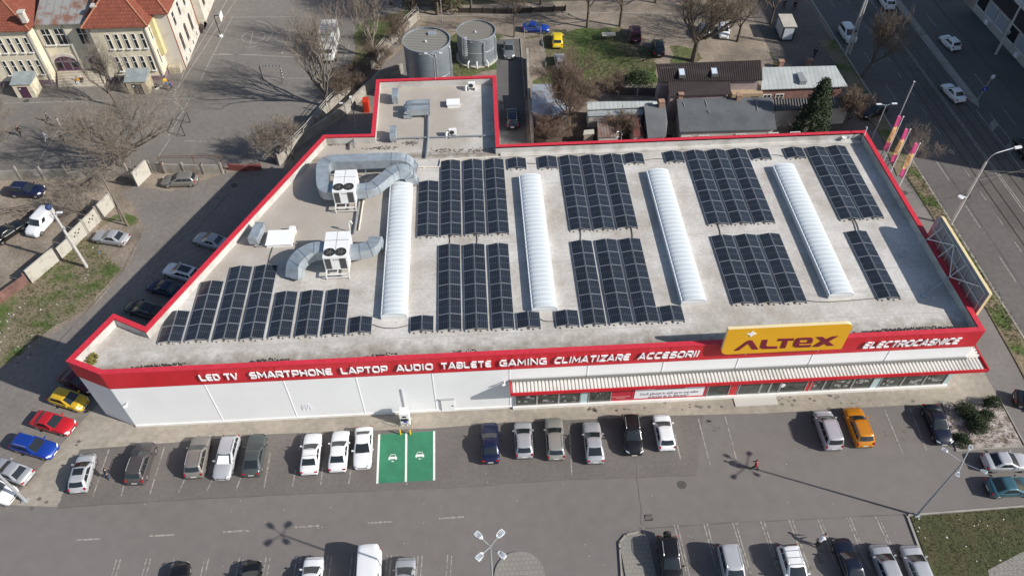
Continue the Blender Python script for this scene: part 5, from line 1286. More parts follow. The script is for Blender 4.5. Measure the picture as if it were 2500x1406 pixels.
# volumes
g = MB(); g.box(-84, 105.2, 0, -63.8, 125, EH); g.build('wall', m_scream, SCH)                   # left wing
g = MB(); g.box(-63.79, 106.8, 0, -55.52, 125, 9.1); g.build('wall', m_scream, SCH)               # middle
g = MB(); g.box(-55.5, 105.3, 0, -47.25, 125, EH); g.build('wall', m_scream, SCH)                 # right wing
g = MB(); g.box(-55.45, 107.9, 0, -44.8, 119.0, 9.3); g.box(-62, 119.0, 0, -46.2, 122, 9.3); g.box(-62, 122.0, 0, -44.6, 150, 9.3); g.build('wall', m_swhite, SCH)
g = MB(); g.box(-84, 105.08, 0, -63.72, 105.19, .75); g.box(-63.78, 106.68, 0, -55.52, 106.79, 1.3); g.box(-55.5, 105.18, 0, -47.2, 105.29, .75); g.box(-47.24, 105.18, 0, -47.13, 107.8, .75); g.build('plinth', m_plinth, SCH)
hip_roof(SCH, -84, -63.8, 105.2, 125, EH + .15, 6.5, m_tile); hip_roof(SCH, -55.5, -47.25, 105.3, 120, EH + .15, 4.4, m_tile); hip_roof(SCH, -55.5, -44.8, 107.9, 150, 9.6, 6.2, m_tile)
g = MB(); g.add([(-63.2, 106.2, 9.12), (-55.9, 106.2, 9.12), (-55.9, 116, 12.4), (-63.2, 116, 12.4)], [(0, 1, 2, 3)]); g.add([(-63.2, 106.2, 9.0), (-55.9, 106.2, 9.0), (-55.9, 106.2, 9.115), (-63.2, 106.2, 9.115)], [(0, 1, 2, 3)]); MR = g.build('roof', m_rust, SCH)
m_chim = mat('chimney_plaster', (.5, .47, .42), .9, var=.15, scale=2)
for (u, v, z, hh) in ((52, 32, 11.5, 1.6), (228, 12, 11.4, 1.3)):
    q = G(u, v, z); g = MB(); g.box(q.x - .35, q.y - .35, z - 1.4, q.x + .35, q.y + .35, z + hh - 1.5); g.box(q.x - .45, q.y - .45, z + hh - 1.5, q.x + .45, q.y + .45, z + hh - 1.3); g.build('chimney', m_chim, MR)
# front windows
for i in range(5):
    window(SCH, PY(10 + i * 21.5 - 36, 93, 105.2).x, 5.45, .45, 2.3, 105.18)
    window(SCH, PY(14 + i * 20.5, 162, 105.2).x, 1.75, .45, 2.35, 105.18)
    window(SCH, PY(261 + i * 21 + 3, 93, 105.3).x, 5.45, .45, 2.3, 105.28)
    window(SCH, PY(290 + i * 20.3, 155, 105.3).x, 1.75, .45, 2.35, 105.28)
for u in (110, 143, 199, 232): window(SCH, PY(u, 78, 106.8).x, 5.6, 1.25, 2.5, 106.78)
def arched_door(u, v):
    xm = PY(u, v, 106.8).x; g = MB(); w, zs, n = 1.75, 2.5, 12
    pts = [(xm - w, 1.3), (xm + w, 1.3)] + [(xm + w * math.cos(PI * i / n), zs + 1.15 * math.sin(PI * i / n)) for i in range(n + 1)]
    plate(g, pts, 106.74, 106.82); D = g.build('entrance_door', m_plum, SCH)
    g = MB(); n = 14
    for i in range(n):
        t0, t1 = PI * i / n, PI * (i + 1) / n
        q = [(xm + r * c_ * math.cos(t), zs + (1.15 if r == w else 1.6) * math.sin(t)) for r, c_, t in ((w, 1, t0), (w + .45, 1, t0), (w + .45, 1, t1), (w, 1, t1))]
        plate(g, q, 106.7, 106.78)
    g.build('arch', m_swhite, D)
    g = MB()
    for dx in (-.62, .6): g.box(xm + dx - .05, 106.70, 1.3, xm + dx + .05, 106.735, 3.4)
    g.box(xm - w + .1, 106.70, 2.7, xm + w - .1, 106.735, 2.8); g.build('frame', mat('door_frame', (.22, .2, .22), .6), D)
    for a, b in ((-1.6, -.72), (.7, 1.6)): g = MB(); g.box(xm + a, 106.715, 1.75, xm + b, 106.738, 2.65); g.build('pane', m_dwin, D)
arched_door(168, 165); arched_door(250, 160)
g = MB()
for i in range(6): g.box(-63.4 + i * .1, 106.7 - .45 * (i + 1), 0, -56.2, 106.7 - .45 * i, 1.2 - i * .2)
g.build('entrance_steps', mat('stone_steps', (.42, .38, .31), .9, var=.12, scale=1), SCH)
g = MB()
for x, y in ((-63.55, 106.72), (-59.6, 106.7), (-55.75, 106.72), (-64.1, 105.12), (-55.3, 105.22), (-47.45, 105.22)): g.tube([(x, y, .2), (x, y, 9.0)], .09, 6)
g.build('downpipe', mat('downpipe', (.25, .25, .25), .6), SCH)
# east side
for u, v in ((440, 100), (452, 78), (463, 55)):
    pass
def east_arch(y, x, z, w, h):
    n = 8; pts = [(y - w / 2, z), (y + w / 2, z)] + [(y + w / 2 * math.cos(PI * i / n), z + h - w / 2 + w / 2 * math.sin(PI * i / n)) for i in range(n + 1)]
    g = MB(); A = [(x + .02, p, q) for p, q in pts]; g.add(A, [tuple(range(len(pts)))]); B = [(x - .1, p, q) for p, q in pts]; m_ = len(pts); g.add(A + B, [(i, m_ + i, m_ + (i + 1) % m_, (i + 1) % m_) for i in range(m_)])
    W_ = g.build('window', m_dwin, SCH)
    g = MB(); g.box(x, y - .04, z, x + .05, y + .04, z + h - .1); g.box(x, y - w / 2, z + h * .5, x + .05, y + w / 2, z + h * .55); g.build('frame', mat('frame_brown', (.2, .16, .13), .7), W_)
    g = MB(); g.box(x, y - w / 2 - .1, z - .14, x + .2, y + w / 2 + .1, z); g.build('sill', m_swhite, W_)
for y in (110.4, 113.2, 116.2): east_arch(y, -44.8, 2.1, 1.0, 2.7); 
for y in (110.2, 113.2, 116.2): window(SCH, y, 6.2, .9, 2.1, -44.8, axis='x')
for y in (109.6, 112.0, 114.4, 117.0): window(SCH, y, .5, .5, .7, -44.8, sill=False, axis='x')
for y in (124, 127, 130): east_arch(y, -44.6, 2.1, 1.1, 2.8); window(SCH, y, 6.2, .9, 2.1, -44.6, axis='x')
window(SCH, 106.3, 2.3, .4, 2.3, -47.25, axis='x'); window(SCH, 106.3, 6.2, .4, 2.0, -47.25, axis='x')
g = MB(); g.box(-47.2, 106.9, 3.2, -46.6, 107.88, 8.9); g.build('stair_bay', mat('bay_yellow', (.56, .5, .27), .9, var=.08, scale=1), SCH)
g = MB(); g.box(-47, 106.8, 0, -45.2, 107.85, 1.1); g.build('cellar_wall', mat('cellar', (.4, .35, .26), .9, var=.2, scale=2), SCH)
g = MB()
for i in range(5): g.box(-46.15, 119.3 + i * .2, 0, -44.3 , 121.8 - i * .2, .22 * (i + 1))
g.build('side_steps', mat('stone_steps', (.42, .38, .31)), SCH)
for y in (108.0, 118.9, 122.2):
    g = MB(); g.tube([(-44.7, y, .1), (-44.7, y, 9.3)], .08, 6); g.build('downpipe', mat('downpipe_rust', (.3, .12, .07), .7), SCH)
# porches
m_zinc = mat('zinc', (.33, .37, .38), .5, .3, var=.15, scale=1)
def porch(u0, v0, w, d, h, label, stone):
    q = G(u0, v0); t = thing('porch', label, 'porch', (q.x, q.y, 0)); x0, y0 = q.x, q.y
    m = mat('stone_wall', (.46, .4, .28), .95, col2=(.3, .25, .17), scale=2.2) if stone else m_scream
    g = MB(); g.box(x0, y0, 0, x0 + w, y0 + d, h); g.build('wall', m, t)
    g = MB(); g.add([(x0 - .15, y0 - .15, h + .05), (x0 + w + .15, y0 - .15, h + .05), (x0 + w + .15, y0 + d, h + .7), (x0 - .15, y0 + d, h + .7), (x0 - .15, y0 - .15, h - .02), (x0 + w + .15, y0 - .15, h - .02), (x0 + w + .15, y0 + d, h - .02), (x0 - .15, y0 + d, h - .02)], [(0, 1, 2, 3), (4, 5, 1, 0), (5, 6, 2, 1), (7, 4, 0, 3)]); g.build('roof', m_zinc, t)
    g = MB(); g.box(x0 + w * .25, y0 - .03, 0, x0 + w * .75, y0 + .05, h * .82); D = g.build('door', m_plum if not stone else m_dwin, t)
    g = MB(); g.box(x0 + w * .3, y0 - .05, h * .62, x0 + w * .38, y0 - .031, h * .72); g.build('door_sign', m_plate, D)
porch(45, 240, 2.7, 2.4, 2.3, 'small cream porch with a zinc roof and dark purple door on the school front', False)
porch(318, 232, 2.9, 2.6, 2.2, 'low rough stone porch with a grey roof behind the bare tree', True)
# hoop, goals
def frame_goal(label, px, h, m, d=1.0):
    a, b = G(*px[0]), G(*px[1]); t = thing('goal', label, 'goal', (a.x, a.y, 0)); g = MB()
    for p in (a, b): g.tube([p, p + Vector((0, 0, h))], .06, 6)
    g.tube([a + Vector((0, 0, h)), b + Vector((0, 0, h))], .06, 6); g.build('goal_frame', m, t)
    n = Vector((-(b - a).y, (b - a).x, 0)).normalized() * d; g = MB()
    for p in (a, b): g.tube([p + n, p + Vector((0, 0, h))], .03, 5); g.tube([p, p + n], .03, 5)
    g.tube([a + n, b + n], .03, 5); g.build('goal_stay', m_iron, t)
m_strip = mat('striped_post', (.75, .74, .7), .6); stripes(m_strip, 'Z', .5, .25, (.03, .03, .03)); stripes(m_strip, 'X', .5, .25, (.03, .03, .03))
frame_goal('handball goal with black and white striped posts on the schoolyard', ((642, 194), (692, 194)), 2.3, m_strip, -1.3)
frame_goal('dark rusty goal frame behind the big bare tree on the schoolyard', ((465, 300), (452, 333)), 1.9, m_iron, -1.2)
q = G(540, 90); t = thing('basketball_hoop', 'basketball hoop with white backboard on a dark post by the school', 'basketball hoop', (q.x, q.y, 0))
g = MB(); g.tube(curve_pts([(q.x, q.y, 0), (q.x - .2, q.y + .2, 3.6), (q.x + .9, q.y + .1, 3.65)], .1), .07, 6); g.build('post', m_iron, t); g = MB(); g.obox((q.x + .95, q.y + .1, 3.5), (.06, 1.6, 1.1)); g.build('backboard', m_fresh, t)
g = MB(); g.lathe((q.x + 1.25, q.y + .1, 3.15), [(.22, 0), (.25, .015), (.22, .03)], 12); g.build('hoop', mat('hoop', (.4, .1, .03)), t); g = MB(); g.lathe((q.x, q.y, 0), [(.32, 0), (.3, .3), (.001, .3)], 12); g.build('foot', m_fresh, t)
# ------------------------------------------------------------------ walls and fences
m_conc = mat('old_concrete', (.36, .34, .30), .95, col2=(.24, .215, .18), scale=.9, fine=.1); m_concl = mat('pale_concrete', (.45, .43, .38), .95, col2=(.38, .35, .29), scale=.8, lo=.3, hi=.5)
def wall_run(name, label, px, h, t_, m, cat='wall', post=None, ph=0, pm=None, group=None):
    P = [G(*p) for p in px]; T = thing(name, label, cat, tuple(P[0]), 0, group); g = MB()
    for a, b in zip(P, P[1:]):
        d = b - a; c = (a + b) / 2; g.obox((c.x, c.y, h / 2), (d.length, t_, h), math.atan2(d.y, d.x))
    g.build('wall_panel', m, T)
    if post:
        i = 0
        for a, b in zip(P, P[1:]):
            d = b - a; n = max(1, round(d.length / post))
            for k in range(n + 1):
                c = a.lerp(b, k / n); g = MB(); g.obox((c.x, c.y, ph / 2), (.2, t_ + .12, ph), math.atan2(d.y, d.x)); g.build('post', pm or m, T)
    return T
wall_run('school_wall', 'long grey concrete panel wall with posts along the near side of the schoolyard', [(-60, 442), (110, 438), (230, 433), (318, 432)], 1.6, .12, m_conc, post=3.2, ph=2.3)
wall_run('gate_wall', 'short pale concrete wall stub beside the dark barred gate', [(336, 456), (368, 424)], 2.3, .25, m_concl)
t = thing('gate', 'dark barred metal gate leaf left of the pale wall stub', 'gate', tuple(G(298, 453))); g = MB(); a, b = G(298, 453), G(336, 456)
for z in (.1, 1.0, 1.9): g.tube([a + Vector((0, 0, z)), b + Vector((0, 0, z))], .035, 5)
for i in range(12): c = a.lerp(b, i / 11); g.tube([c + Vector((0, 0, .05)), c + Vector((0, 0, 1.95))], .02, 4)
g.build('bars', m_iron, t)
wall_run('gate_wall', 'grey concrete fence panels with graffiti beside the rusty gantry', [(372, 418), (405, 422), (500, 425), (545, 424)], 1.5, .15, m_conc, post=2.6, ph=1.8)
t = thing('gantry', 'rusty overhead pipe gantry above the graffiti fence', 'gantry', tuple(G(400, 425))); a, b = G(402, 424), G(552, 422); g = MB()
for c in (a, a.lerp(b, .55), b): g.tube([c, c + Vector((0, 0, 2.9))], .06, 5)
for dz in (2.6, 2.9): g.tube([a + Vector((0, 0, dz)), b + Vector((0, 0, dz))], .04, 5)
for i in range(18): c = a.lerp(b, i / 17); g.tube([c + Vector((0, 0, 2.6)), c + Vector((0, 0, 2.9))], .02, 4)
g.build('frame', mat('rusty_pipe', (.12, .06, .045), .8), t)
wall_run('red_wall', 'low rusty red wall between the gantry and the alley fence', [(560, 415), (600, 418), (640, 414)], 1.0, .2, mat('rust_red', (.2, .06, .05), .9, var=.2, scale=1))
t = wall_run('yard_fence', 'broken concrete fence between the schoolyard and the alley beside the shop', [(682, 404), (745, 345), (800, 278), (880, 200), (945, 120), (1022, 48)], 1.5, .2, m_conc, 'fence', 3.0, 2.0)
P = [G(*p) for p in [(690, 396), (750, 338), (806, 270), (884, 192), (948, 115), (1022, 44)]]; g = MB()
for a, b in zip(P, P[1:]):
    for z in (1.85, 2.2): g.tube([a + Vector((0, 0, z)), b + Vector((0, 0, z))], .045, 4)
g.build('top_rail', m_concl, t)
wall_run('alley_wall', 'pale retaining wall along the alley behind the left roof edge', [(700, 318 + 60), (842, 262 + 20), (930, 195), (985, 178)], 1.6, .3, m_conc)
m_bw = mat('broken_wall', (.42, .40, .35), .95, col2=(.28, .25, .2), scale=1.1, lo=.3, hi=.48)
def bw(px, h, label, holes=False):
    P = [G(*p) for p in px]; T = thing('concrete_wall', label, 'wall', tuple(P[0]), 0, 'pale concrete wall panels by the side road'); a, b = P; d = b - a; c = (a + b) / 2
    g = MB(); g.obox((c.x, c.y, h / 2), (d.length - .1, .16, h), math.atan2(d.y, d.x)); g.build('wall_panel', m_bw, T)
    g = MB(); g.obox((b.x, b.y, h / 2 + .1), (.22, .26, h + .2), math.atan2(d.y, d.x)); g.build('post', m_conc, T)
    if holes:
        n = Vector((d.y, -d.x, 0)).normalized(); g = MB()
        for i in range(4): q = a.lerp(b, .3 + .13 * i); g.obox((q.x + n.x * .085, q.y + n.y * .085, h * (.55 + .15 * (i % 2))), (.22, .02, .22), math.atan2(d.y, d.x))
        g.build('hole', mat('hole_dark', (.06, .055, .05)), T)
bw([(78, 692), (146, 634)], 2.1, 'nearest pale concrete wall panel beside the rusty fence'); bw([(150, 632), (178, 606)], 1.7, 'broken stretch of concrete wall with a rubble top behind the lamp pole')
bw([(180, 604), (214, 570)], 2.1, 'pale wall panel with holes left of the parked silver sedan', True); bw([(216, 568), (246, 538)], 2.1, 'pale wall panel with holes just behind the parked silver sedan', True); bw([(248, 536), (280, 503)], 2.2, 'farthest pale wall panel reaching the leaning wooden pole')
wall_run('rusty_fence', 'rusty brown sheet metal fence at the left edge', [(-40, 772), (10, 735), (70, 692)], 1.4, .08, mat('rusty_sheet_fence', (.16, .085, .07), .85, var=.3, scale=1.2), 'fence', 2.5, 1.7)
# ------------------------------------------------------------------ small buildings behind the shop
m_btile = mat('brown_tile', (.042, .033, .033), .8, var=.1, scale=1, spec=.2)
m_pink = mat('pink_plaster', (.32, .26, .25), .9, var=.12, scale=.8); m_yb = mat('yellow_brick', (.40, .30, .19), .9, var=.15, scale=1.5); bricked(m_yb, .5, .16, (.3, .23, .16), None, .02, 'XZ')
m_bit = mat('bitumen', (.10, .108, .115), .8, var=.18, scale=.3, fine=.1); m_bit2 = mat('bitumen_light', (.13, .135, .14), .8, var=.15, scale=.4)
m_seam = mat('seam_metal', (.42, .45, .44), .5, .15, var=.12, scale=.5); stripes(m_seam, 'X', .62, .06, (.25, .27, .27))
m_corr = mat('asbestos', (.105, .10, .095), .9, var=.2, scale=.6); m_house = mat('house_wall', (.40, .38, .36), .9, var=.12, scale=.7)
def solid(g, top, z0):
    """closed block from a roof outline of 3D points down to z0"""
    n = len(top); A = [tuple(p) for p in top] + [(p[0], p[1], z0) for p in top]
    g.add(A, [tuple(range(n)), tuple(range(2 * n - 1, n - 1, -1))] + [(i, n + i, n + (i + 1) % n, (i + 1) % n) for i in range(n)])
def house(name, label, roofpx, zs, mroof, mwall, ins=.35, thick=.12, cat='house', waves=None):
    top = [G(u, v, z) for (u, v), z in zip(roofpx, zs)]
    ar = sum(top[i].x * top[(i + 1) % len(top)].y - top[(i + 1) % len(top)].x * top[i].y for i in range(len(top)))
    if ar < 0: top = top[::-1]
    c = sum(top, Vector()) / len(top); T = thing(name, label, cat, (c.x, c.y, 0))
    g = MB(); n = len(top); A = [tuple(p) for p in top] + [(p.x, p.y, p.z - thick) for p in top]
    g.add(A, [tuple(range(n)), tuple(range(2 * n - 1, n - 1, -1))] + [(i, n + i, n + (i + 1) % n, (i + 1) % n) for i in range(n)]); RF = g.build('roof', mroof, T)
    p2 = inset([(p.x, p.y) for p in top], ins); g = MB(); solid(g, [(p[0], p[1], q.z - thick - .05 - ins * .55) for p, q in zip(p2, top)], 0); g.build('wall', mwall, T)
    return T, RF, top
def tile_waves(g, p00, p10, p11, p01, pitch, h, m=0):
    """roll tiles: ribs running down the slope between edges p00-p01 (bottom) .. """
    W_ = (p10 - p00).length; n = int(W_ / pitch)
    for i in range(n):
        t0, t1 = (i + .15) / n, (i + .85) / n; a, b = p00.lerp(p10, t0), p00.lerp(p10, t1); c, d = p01.lerp(p11, t1), p01.lerp(p11, t0)
        up = Vector((0, 0, h)); e, f = (a + b) / 2 + up, (c + d) / 2 + up
        g.add([a, e, f, d, b, c], [(0, 1, 2, 3), (1, 4, 5, 2)], m)
# brown house
H1, RF, tp = house('brown_house', 'house with a dark brown tiled roof and two skylight windows', [(1602, 157), (1858, 147), (1862, 196), (1610, 199)], [7.0, 7.0, 5.2, 5.2], m_btile, m_pink)
q = [G(1610, 199, 5.22), G(1862, 196, 5.22), G(1858, 147, 7.02), G(1602, 157, 7.02)]; g = MB(); tile_waves(g, q[0], q[1], q[2], q[3], .3, .03); g.build('roll_tiles', m_btile, RF)
q = [G(1634, 236, 4.1), G(1785, 230, 4.1), G(1782, 200, 5.15), G(1630, 200, 5.15)]; g = MB(); g.add([tuple(p) for p in q] + [(p.x, p.y, p.z - .12) for p in q], [(0, 1, 2, 3), (7, 6, 5, 4), (0, 4, 5, 1), (1, 5, 6, 2), (3, 7, 4, 0)]); RF2 = g.build('roof', m_btile, H1)
g = MB(); tile_waves(g, *[p + Vector((0, 0, .01)) for p in q], .3, .03); g.build('roll_tiles', m_btile, RF2)
p2 = inset([(p.x, p.y) for p in q], .3); g = MB(); solid(g, [(p[0], p[1], w.z - .4) for p, w in zip(p2, q)], 0); g.build('wall', m_pink, H1)
for (u, v) in ((1664, 177), (1743, 174)):
    a = G(u, v, 6.15); g = MB(); sl = (7.0 - 5.2) / (tp[0].y - G(1862, 196, 5.2).y) if False else .33
    dx, dy = .45, .75
    A = [(a.x - dx, a.y - dy, a.z - dy * sl + .16), (a.x + dx, a.y - dy, a.z - dy * sl + .16), (a.x + dx, a.y + dy, a.z + dy * sl + .16), (a.x - dx, a.y + dy, a.z + dy * sl + .16)]
    solid(g, A, a.z - .5); W_ = g.build('skylight_window', mat('skylight_frame', (.1, .1, .1), .5), RF)
    g = MB(); k = .8; g.add([(a.x + (p[0] - a.x) * k, a.y + (p[1] - a.y) * k, a.z + .175 + (p[1] - a.y) * k * sl) for p in A], [(0, 1, 2, 3)]); g.build('pane', mat('skylight_pane', (.5, .58, .66), .15), W_)
a = G(1787, 232, 3.2); g = MB(); g.box(a.x, a.y - .2, 0, a.x + 4.4, a.y + 2.2, 3.4); EX = g.build('extension', m_yb, H1); g = MB(); g.box(a.x + .3, a.y - .25, .1, a.x + 1.9, a.y - .21, 2.1); g.build('garage_opening', m_dwin, EX); g = MB(); g.box(a.x + 2.8, a.y - .24, 1.6, a.x + 3.8, a.y - .2, 2.9); g.build('window', m_dwin, EX)
# silver metal house
H2, RF, tp = house('metal_roof_house', 'low house with a pale grey seamed metal roof and a little dormer', [(1862, 165), (2040, 161), (2070, 211), (1858, 219)], [5.0, 5.0, 3.7, 3.7], m_seam, mat('brick_house', (.22, .12, .10), .9, var=.2, scale=1.5))
a = G(1955, 192, 4.5); g = MB(); solid(g, [(a.x - .3, a.y - .7, a.z + .02), (a.x + .7, a.y - .7, a.z + .02), (a.x + .4, a.y + .9, a.z + .42), (a.x - .4, a.y + .9, a.z + .42)], a.z - .8); g.build('dormer', mat('dormer', (.22, .24, .25), .5), RF)
for u in (1868, 1894): a = G(u, 232, 1.6); yw = tp[0].y; 
fy = min(p.y for p in tp) + .33
for xx in (.8, 2.6): window(H2, min(p.x for p in tp) + .5 + xx, 1.3, 1.0, 1.2, fy, fr_=.12)
# flat bitumen house
H3, RF, tp = house('flat_roof_house', 'low house with a large dark bitumen roof just behind the shop', [(1652, 241), (1885, 238), (1896, 316), (1660, 322)], [3.6, 3.6, 3.1, 3.1], m_bit, m_house)
fy = min(p.y for p in tp) + .33; x0 = min(p.x for p in tp)
for xx in (1.0, 3.4, 8.5, 13.0, 16): window(H3, x0 + xx, .7, 1.2, 1.5, fy, fr_=.1)
g = MB(); 
for s_ in ((1668, 250, 1672, 262), (1722, 246, 1726, 262), (1730, 268, 1734, 276), (1845, 244, 1850, 270)):
    a, b = G(s_[0], s_[1], 3.62), G(s_[2], s_[3], 3.5); g.tube([a, b], .05, 4)
g.build('roof_seam', m_seam, RF)
for (u, v, lb) in ((1661, 236, 0), (1803, 240, 1)):
    a = G(u, v, 3.8); g = MB(); g.box(a.x - .3, a.y - .3, 2.8, a.x + .3, a.y + .3, 4.3); g.box(a.x - .4, a.y - .4, 4.3, a.x + .4, a.y + .4, 4.42); g.build('chimney', mat('chimney_brick', (.32, .2, .14), .9, var=.2, scale=2), RF)
house('lean_to', 'grey bitumen lean-to left of the dark flat roofed house', [(1572, 258), (1624, 252), (1630, 300), (1626, 334), (1582, 338)], [2.9, 2.9, 2.6, 2.5, 2.5], m_bit2, m_house, .2, cat='shed')
a = G(1614, 258, 3); g = MB(); g.box(a.x - .35, a.y - .35, 0, a.x + .35, a.y + .35, 3.7); g.box(a.x - .42, a.y - .42, 3.7, a.x + .42, a.y + .42, 3.82); tag(g.build('chimney', mat('chimney_brick', (.32, .2, .14)), org=(a.x, a.y, 0)), 'old brick chimney at the back of the grey lean-to', 'chimney')
T, RF, tp = house('corrugated_shed', 'long shed with a dark corrugated roof behind the conifer', [(1882, 243), (2070, 236), (2078, 262), (1884, 271)], [3.3, 3.3, 2.9, 2.9], m_corr, m_house, .2, cat='shed')
g = MB(); q = [G(1884, 271, 2.92), G(2078, 262, 2.92), G(2070, 236, 3.32), G(1882, 243, 3.32)]; tile_waves(g, q[0], q[1], q[2], q[3], .4, .1); g.build('corrugation', m_corr, RF)
house('strip_shed', 'long narrow shed with a pale seamed metal roof', [(1432, 250), (1480, 248), (1604, 247), (1606, 258), (1570, 262), (1434, 268)], [2.9, 2.9, 2.9, 2.5, 2.5, 2.5], m_seam, m_house, .15, cat='shed')
house('strip_shed', 'translucent grey corrugated strip roof in front of the seamed metal shed', [(1434, 272), (1572, 266), (1570, 280), (1436, 284)], [2.3, 2.3, 2.1, 2.1], mat('plastic_roof', (.28, .31, .32), .5, var=.15, scale=1), m_house, .12, cat='shed')
house('metal_shed', 'shed with a bluish bent metal roof beside the service drive', [(1298, 206), (1345, 206), (1388, 262), (1386, 290), (1340, 284), (1298, 272)], [2.9, 2.9, 2.7, 2.4, 2.4, 2.5], mat('blue_metal', (.36, .40, .44), .45, .2, col2=(.27, .24, .22), scale=.5, lo=.35, hi=.55), m_house, .15, cat='shed')
m_rs = mat('rusty_roof', (.17, .085, .06), .85, col2=(.22, .19, .17), scale=.7, lo=.4, hi=.6); stripes(m_rs, 'X', .4, .06, (.08, .045, .035))
house('rusty_shed', 'small rusty patched roof shed behind the back parapet', [(1458, 290), (1504, 284), (1512, 334), (1460, 336)], [2.3, 2.3, 2.0, 2.0], m_rs, m_house, .12, cat='shed')
house('rusty_shed', 'dark red rusty roof shed left of the grey lean-to', [(1536, 292), (1562, 290), (1574, 332), (1548, 335)], [2.2, 2.2, 2.0, 2.0], mat('red_rust', (.12, .04, .035), .9, var=.25, scale=1), m_house, .1, cat='shed')
house('brick_shed', 'tiny grey shed with a pale lid behind the parapet, near the caged ladder', [(1426, 318), (1450, 316), (1451, 326), (1424, 329)], [1.9, 1.9, 1.9, 1.9], m_concl, mat('shed_brick', (.22, .18, .16), .9, var=.2, scale=2), .1, cat='shed')
# service drive wall, garden fences
wall_run('drive_wall', 'weathered concrete wall along the right of the service drive', [(1287, 145), (1291, 240), (1300, 352)], 1.9, .35, m_conc)
wall_run('garden_fence', 'grey panel fence with pale posts behind the sheds', [(1438, 215), (1510, 232), (1600, 234)], 1.3, .08, mat('fence_wood', (.12, .10, .09), .9, var=.2, scale=1), 'fence', 2.6, 1.7, m_concl)
t = thing('wire_fence', 'thin wire fence with white posts between the drive and the yellow car', 'fence', tuple(G(1326, 92)))
P = [G(1280, 95), G(1320, 92), G(1326, 130), G(1332, 180)]
for a in (P[0], P[1], P[2], P[3], P[1].lerp(P[2], .5)): g = MB(); g.tube([a, a + Vector((0, 0, 1.9))], .04, 5); g.build('post', m_concl, t)
g = MB()
for a, b in zip(P, P[1:]):
    for z in (.3, .9, 1.5, 1.85): g.tube([a + Vector((0, 0, z)), b + Vector((0, 0, z))], .012, 3)
g.build('wire', m_alu, t)
wall_run('park_fence', 'dark picket fence along the park at the top edge', [(1120, 32), (1240, 34), (1380, 28)], .9, .06, mat('picket', (.05, .04, .035), .9), 'fence', 2, 1.1)
# kiosk
q = G(1917, 95); t = thing('kiosk', 'small dark glass kiosk with a flat pale roof on the corner pavement', 'kiosk', (q.x, q.y, 0), R(-4))
g = MB(); g.box(-1.0, -.75, .05, 1.0, 3.0, 2.45); g.build('wall', mat('kiosk_dark', (.045, .055, .055), .3), t, local=True)
g = MB(); g.box(-1.1, -.85, 2.45, 1.1, 3.1, 2.6); g.build('roof', m_concl, t, local=True)
for a, b in ((-.6, .55), (.7, 1.75), (1.9, 2.85)): g = MB(); g.box(-1.03, a, .4, -1.001, b, 2.2); g.build('window', m_poly, t, local=True)
g = MB(); g.box(-.75, -.78, .3, .75, -.751, 2.2); g.build('window', m_poly, t, local=True)
# far apartment block that shades the street
BL = thing('apartment_block', 'white apartment block with shop windows and a dark awning across the street', 'apartment block', (90, 95, 0))
m_blk = mat('block_white', (.60, .6, .58), .8, var=.06, scale=.4)
g = MB(); g.box(84.4, 68.5, 0, 99, 117.3, 4.2); g.build('ground_floor', mat('block_base', (.40, .38, .35), .8, var=.1, scale=.5), BL)
g = MB(); g.box(87.0, 68.5, 4.4, 99, 117.3, 25.5); g.build('wall', m_blk, BL); g = MB(); g.box(83.9, 68.3, 4.18, 87.2, 117.5, 4.42); g.build('awning', mat('awning_dark', (.03, .02, .02), .7), BL)
g = MB(); g.box(86.8, 68.3, 25.5, 99.2, 117.5, 25.9); g.build('roof', m_conc, BL)
for i in range(14):
    y = 115.6 - i * 3.3
    g = MB(); g.box(84.33, y - 1.25, 1.5, 84.39, y + 1.25, 3.6); W_ = g.build('shop_window', [m_dwin, mat('pane_grey', (.3, .33, .38), .3)][1 if i % 3 else 0], BL); g = MB(); g.box(84.28, y - 1.35, 1.38, 84.38, y + 1.35, 1.5); g.box(84.28, y - 1.35, 3.6, 84.38, y + 1.35, 3.72); g.build('frame', m_wframe, W_)
    if i % 3 == 1: g = MB(); g.box(84.0, y - .4, .5, 84.38, y + .4, 1.15); g.build('air_conditioner', m_unit, BL)
for fl in range(6):
    for i in range(15): y = 115.2 - i * 3.2; g = MB(); g.box(86.93, y - .8, 5.9 + fl * 3.1, 86.99, y + .8, 7.4 + fl * 3.1); g.build('window', m_dwin, BL)
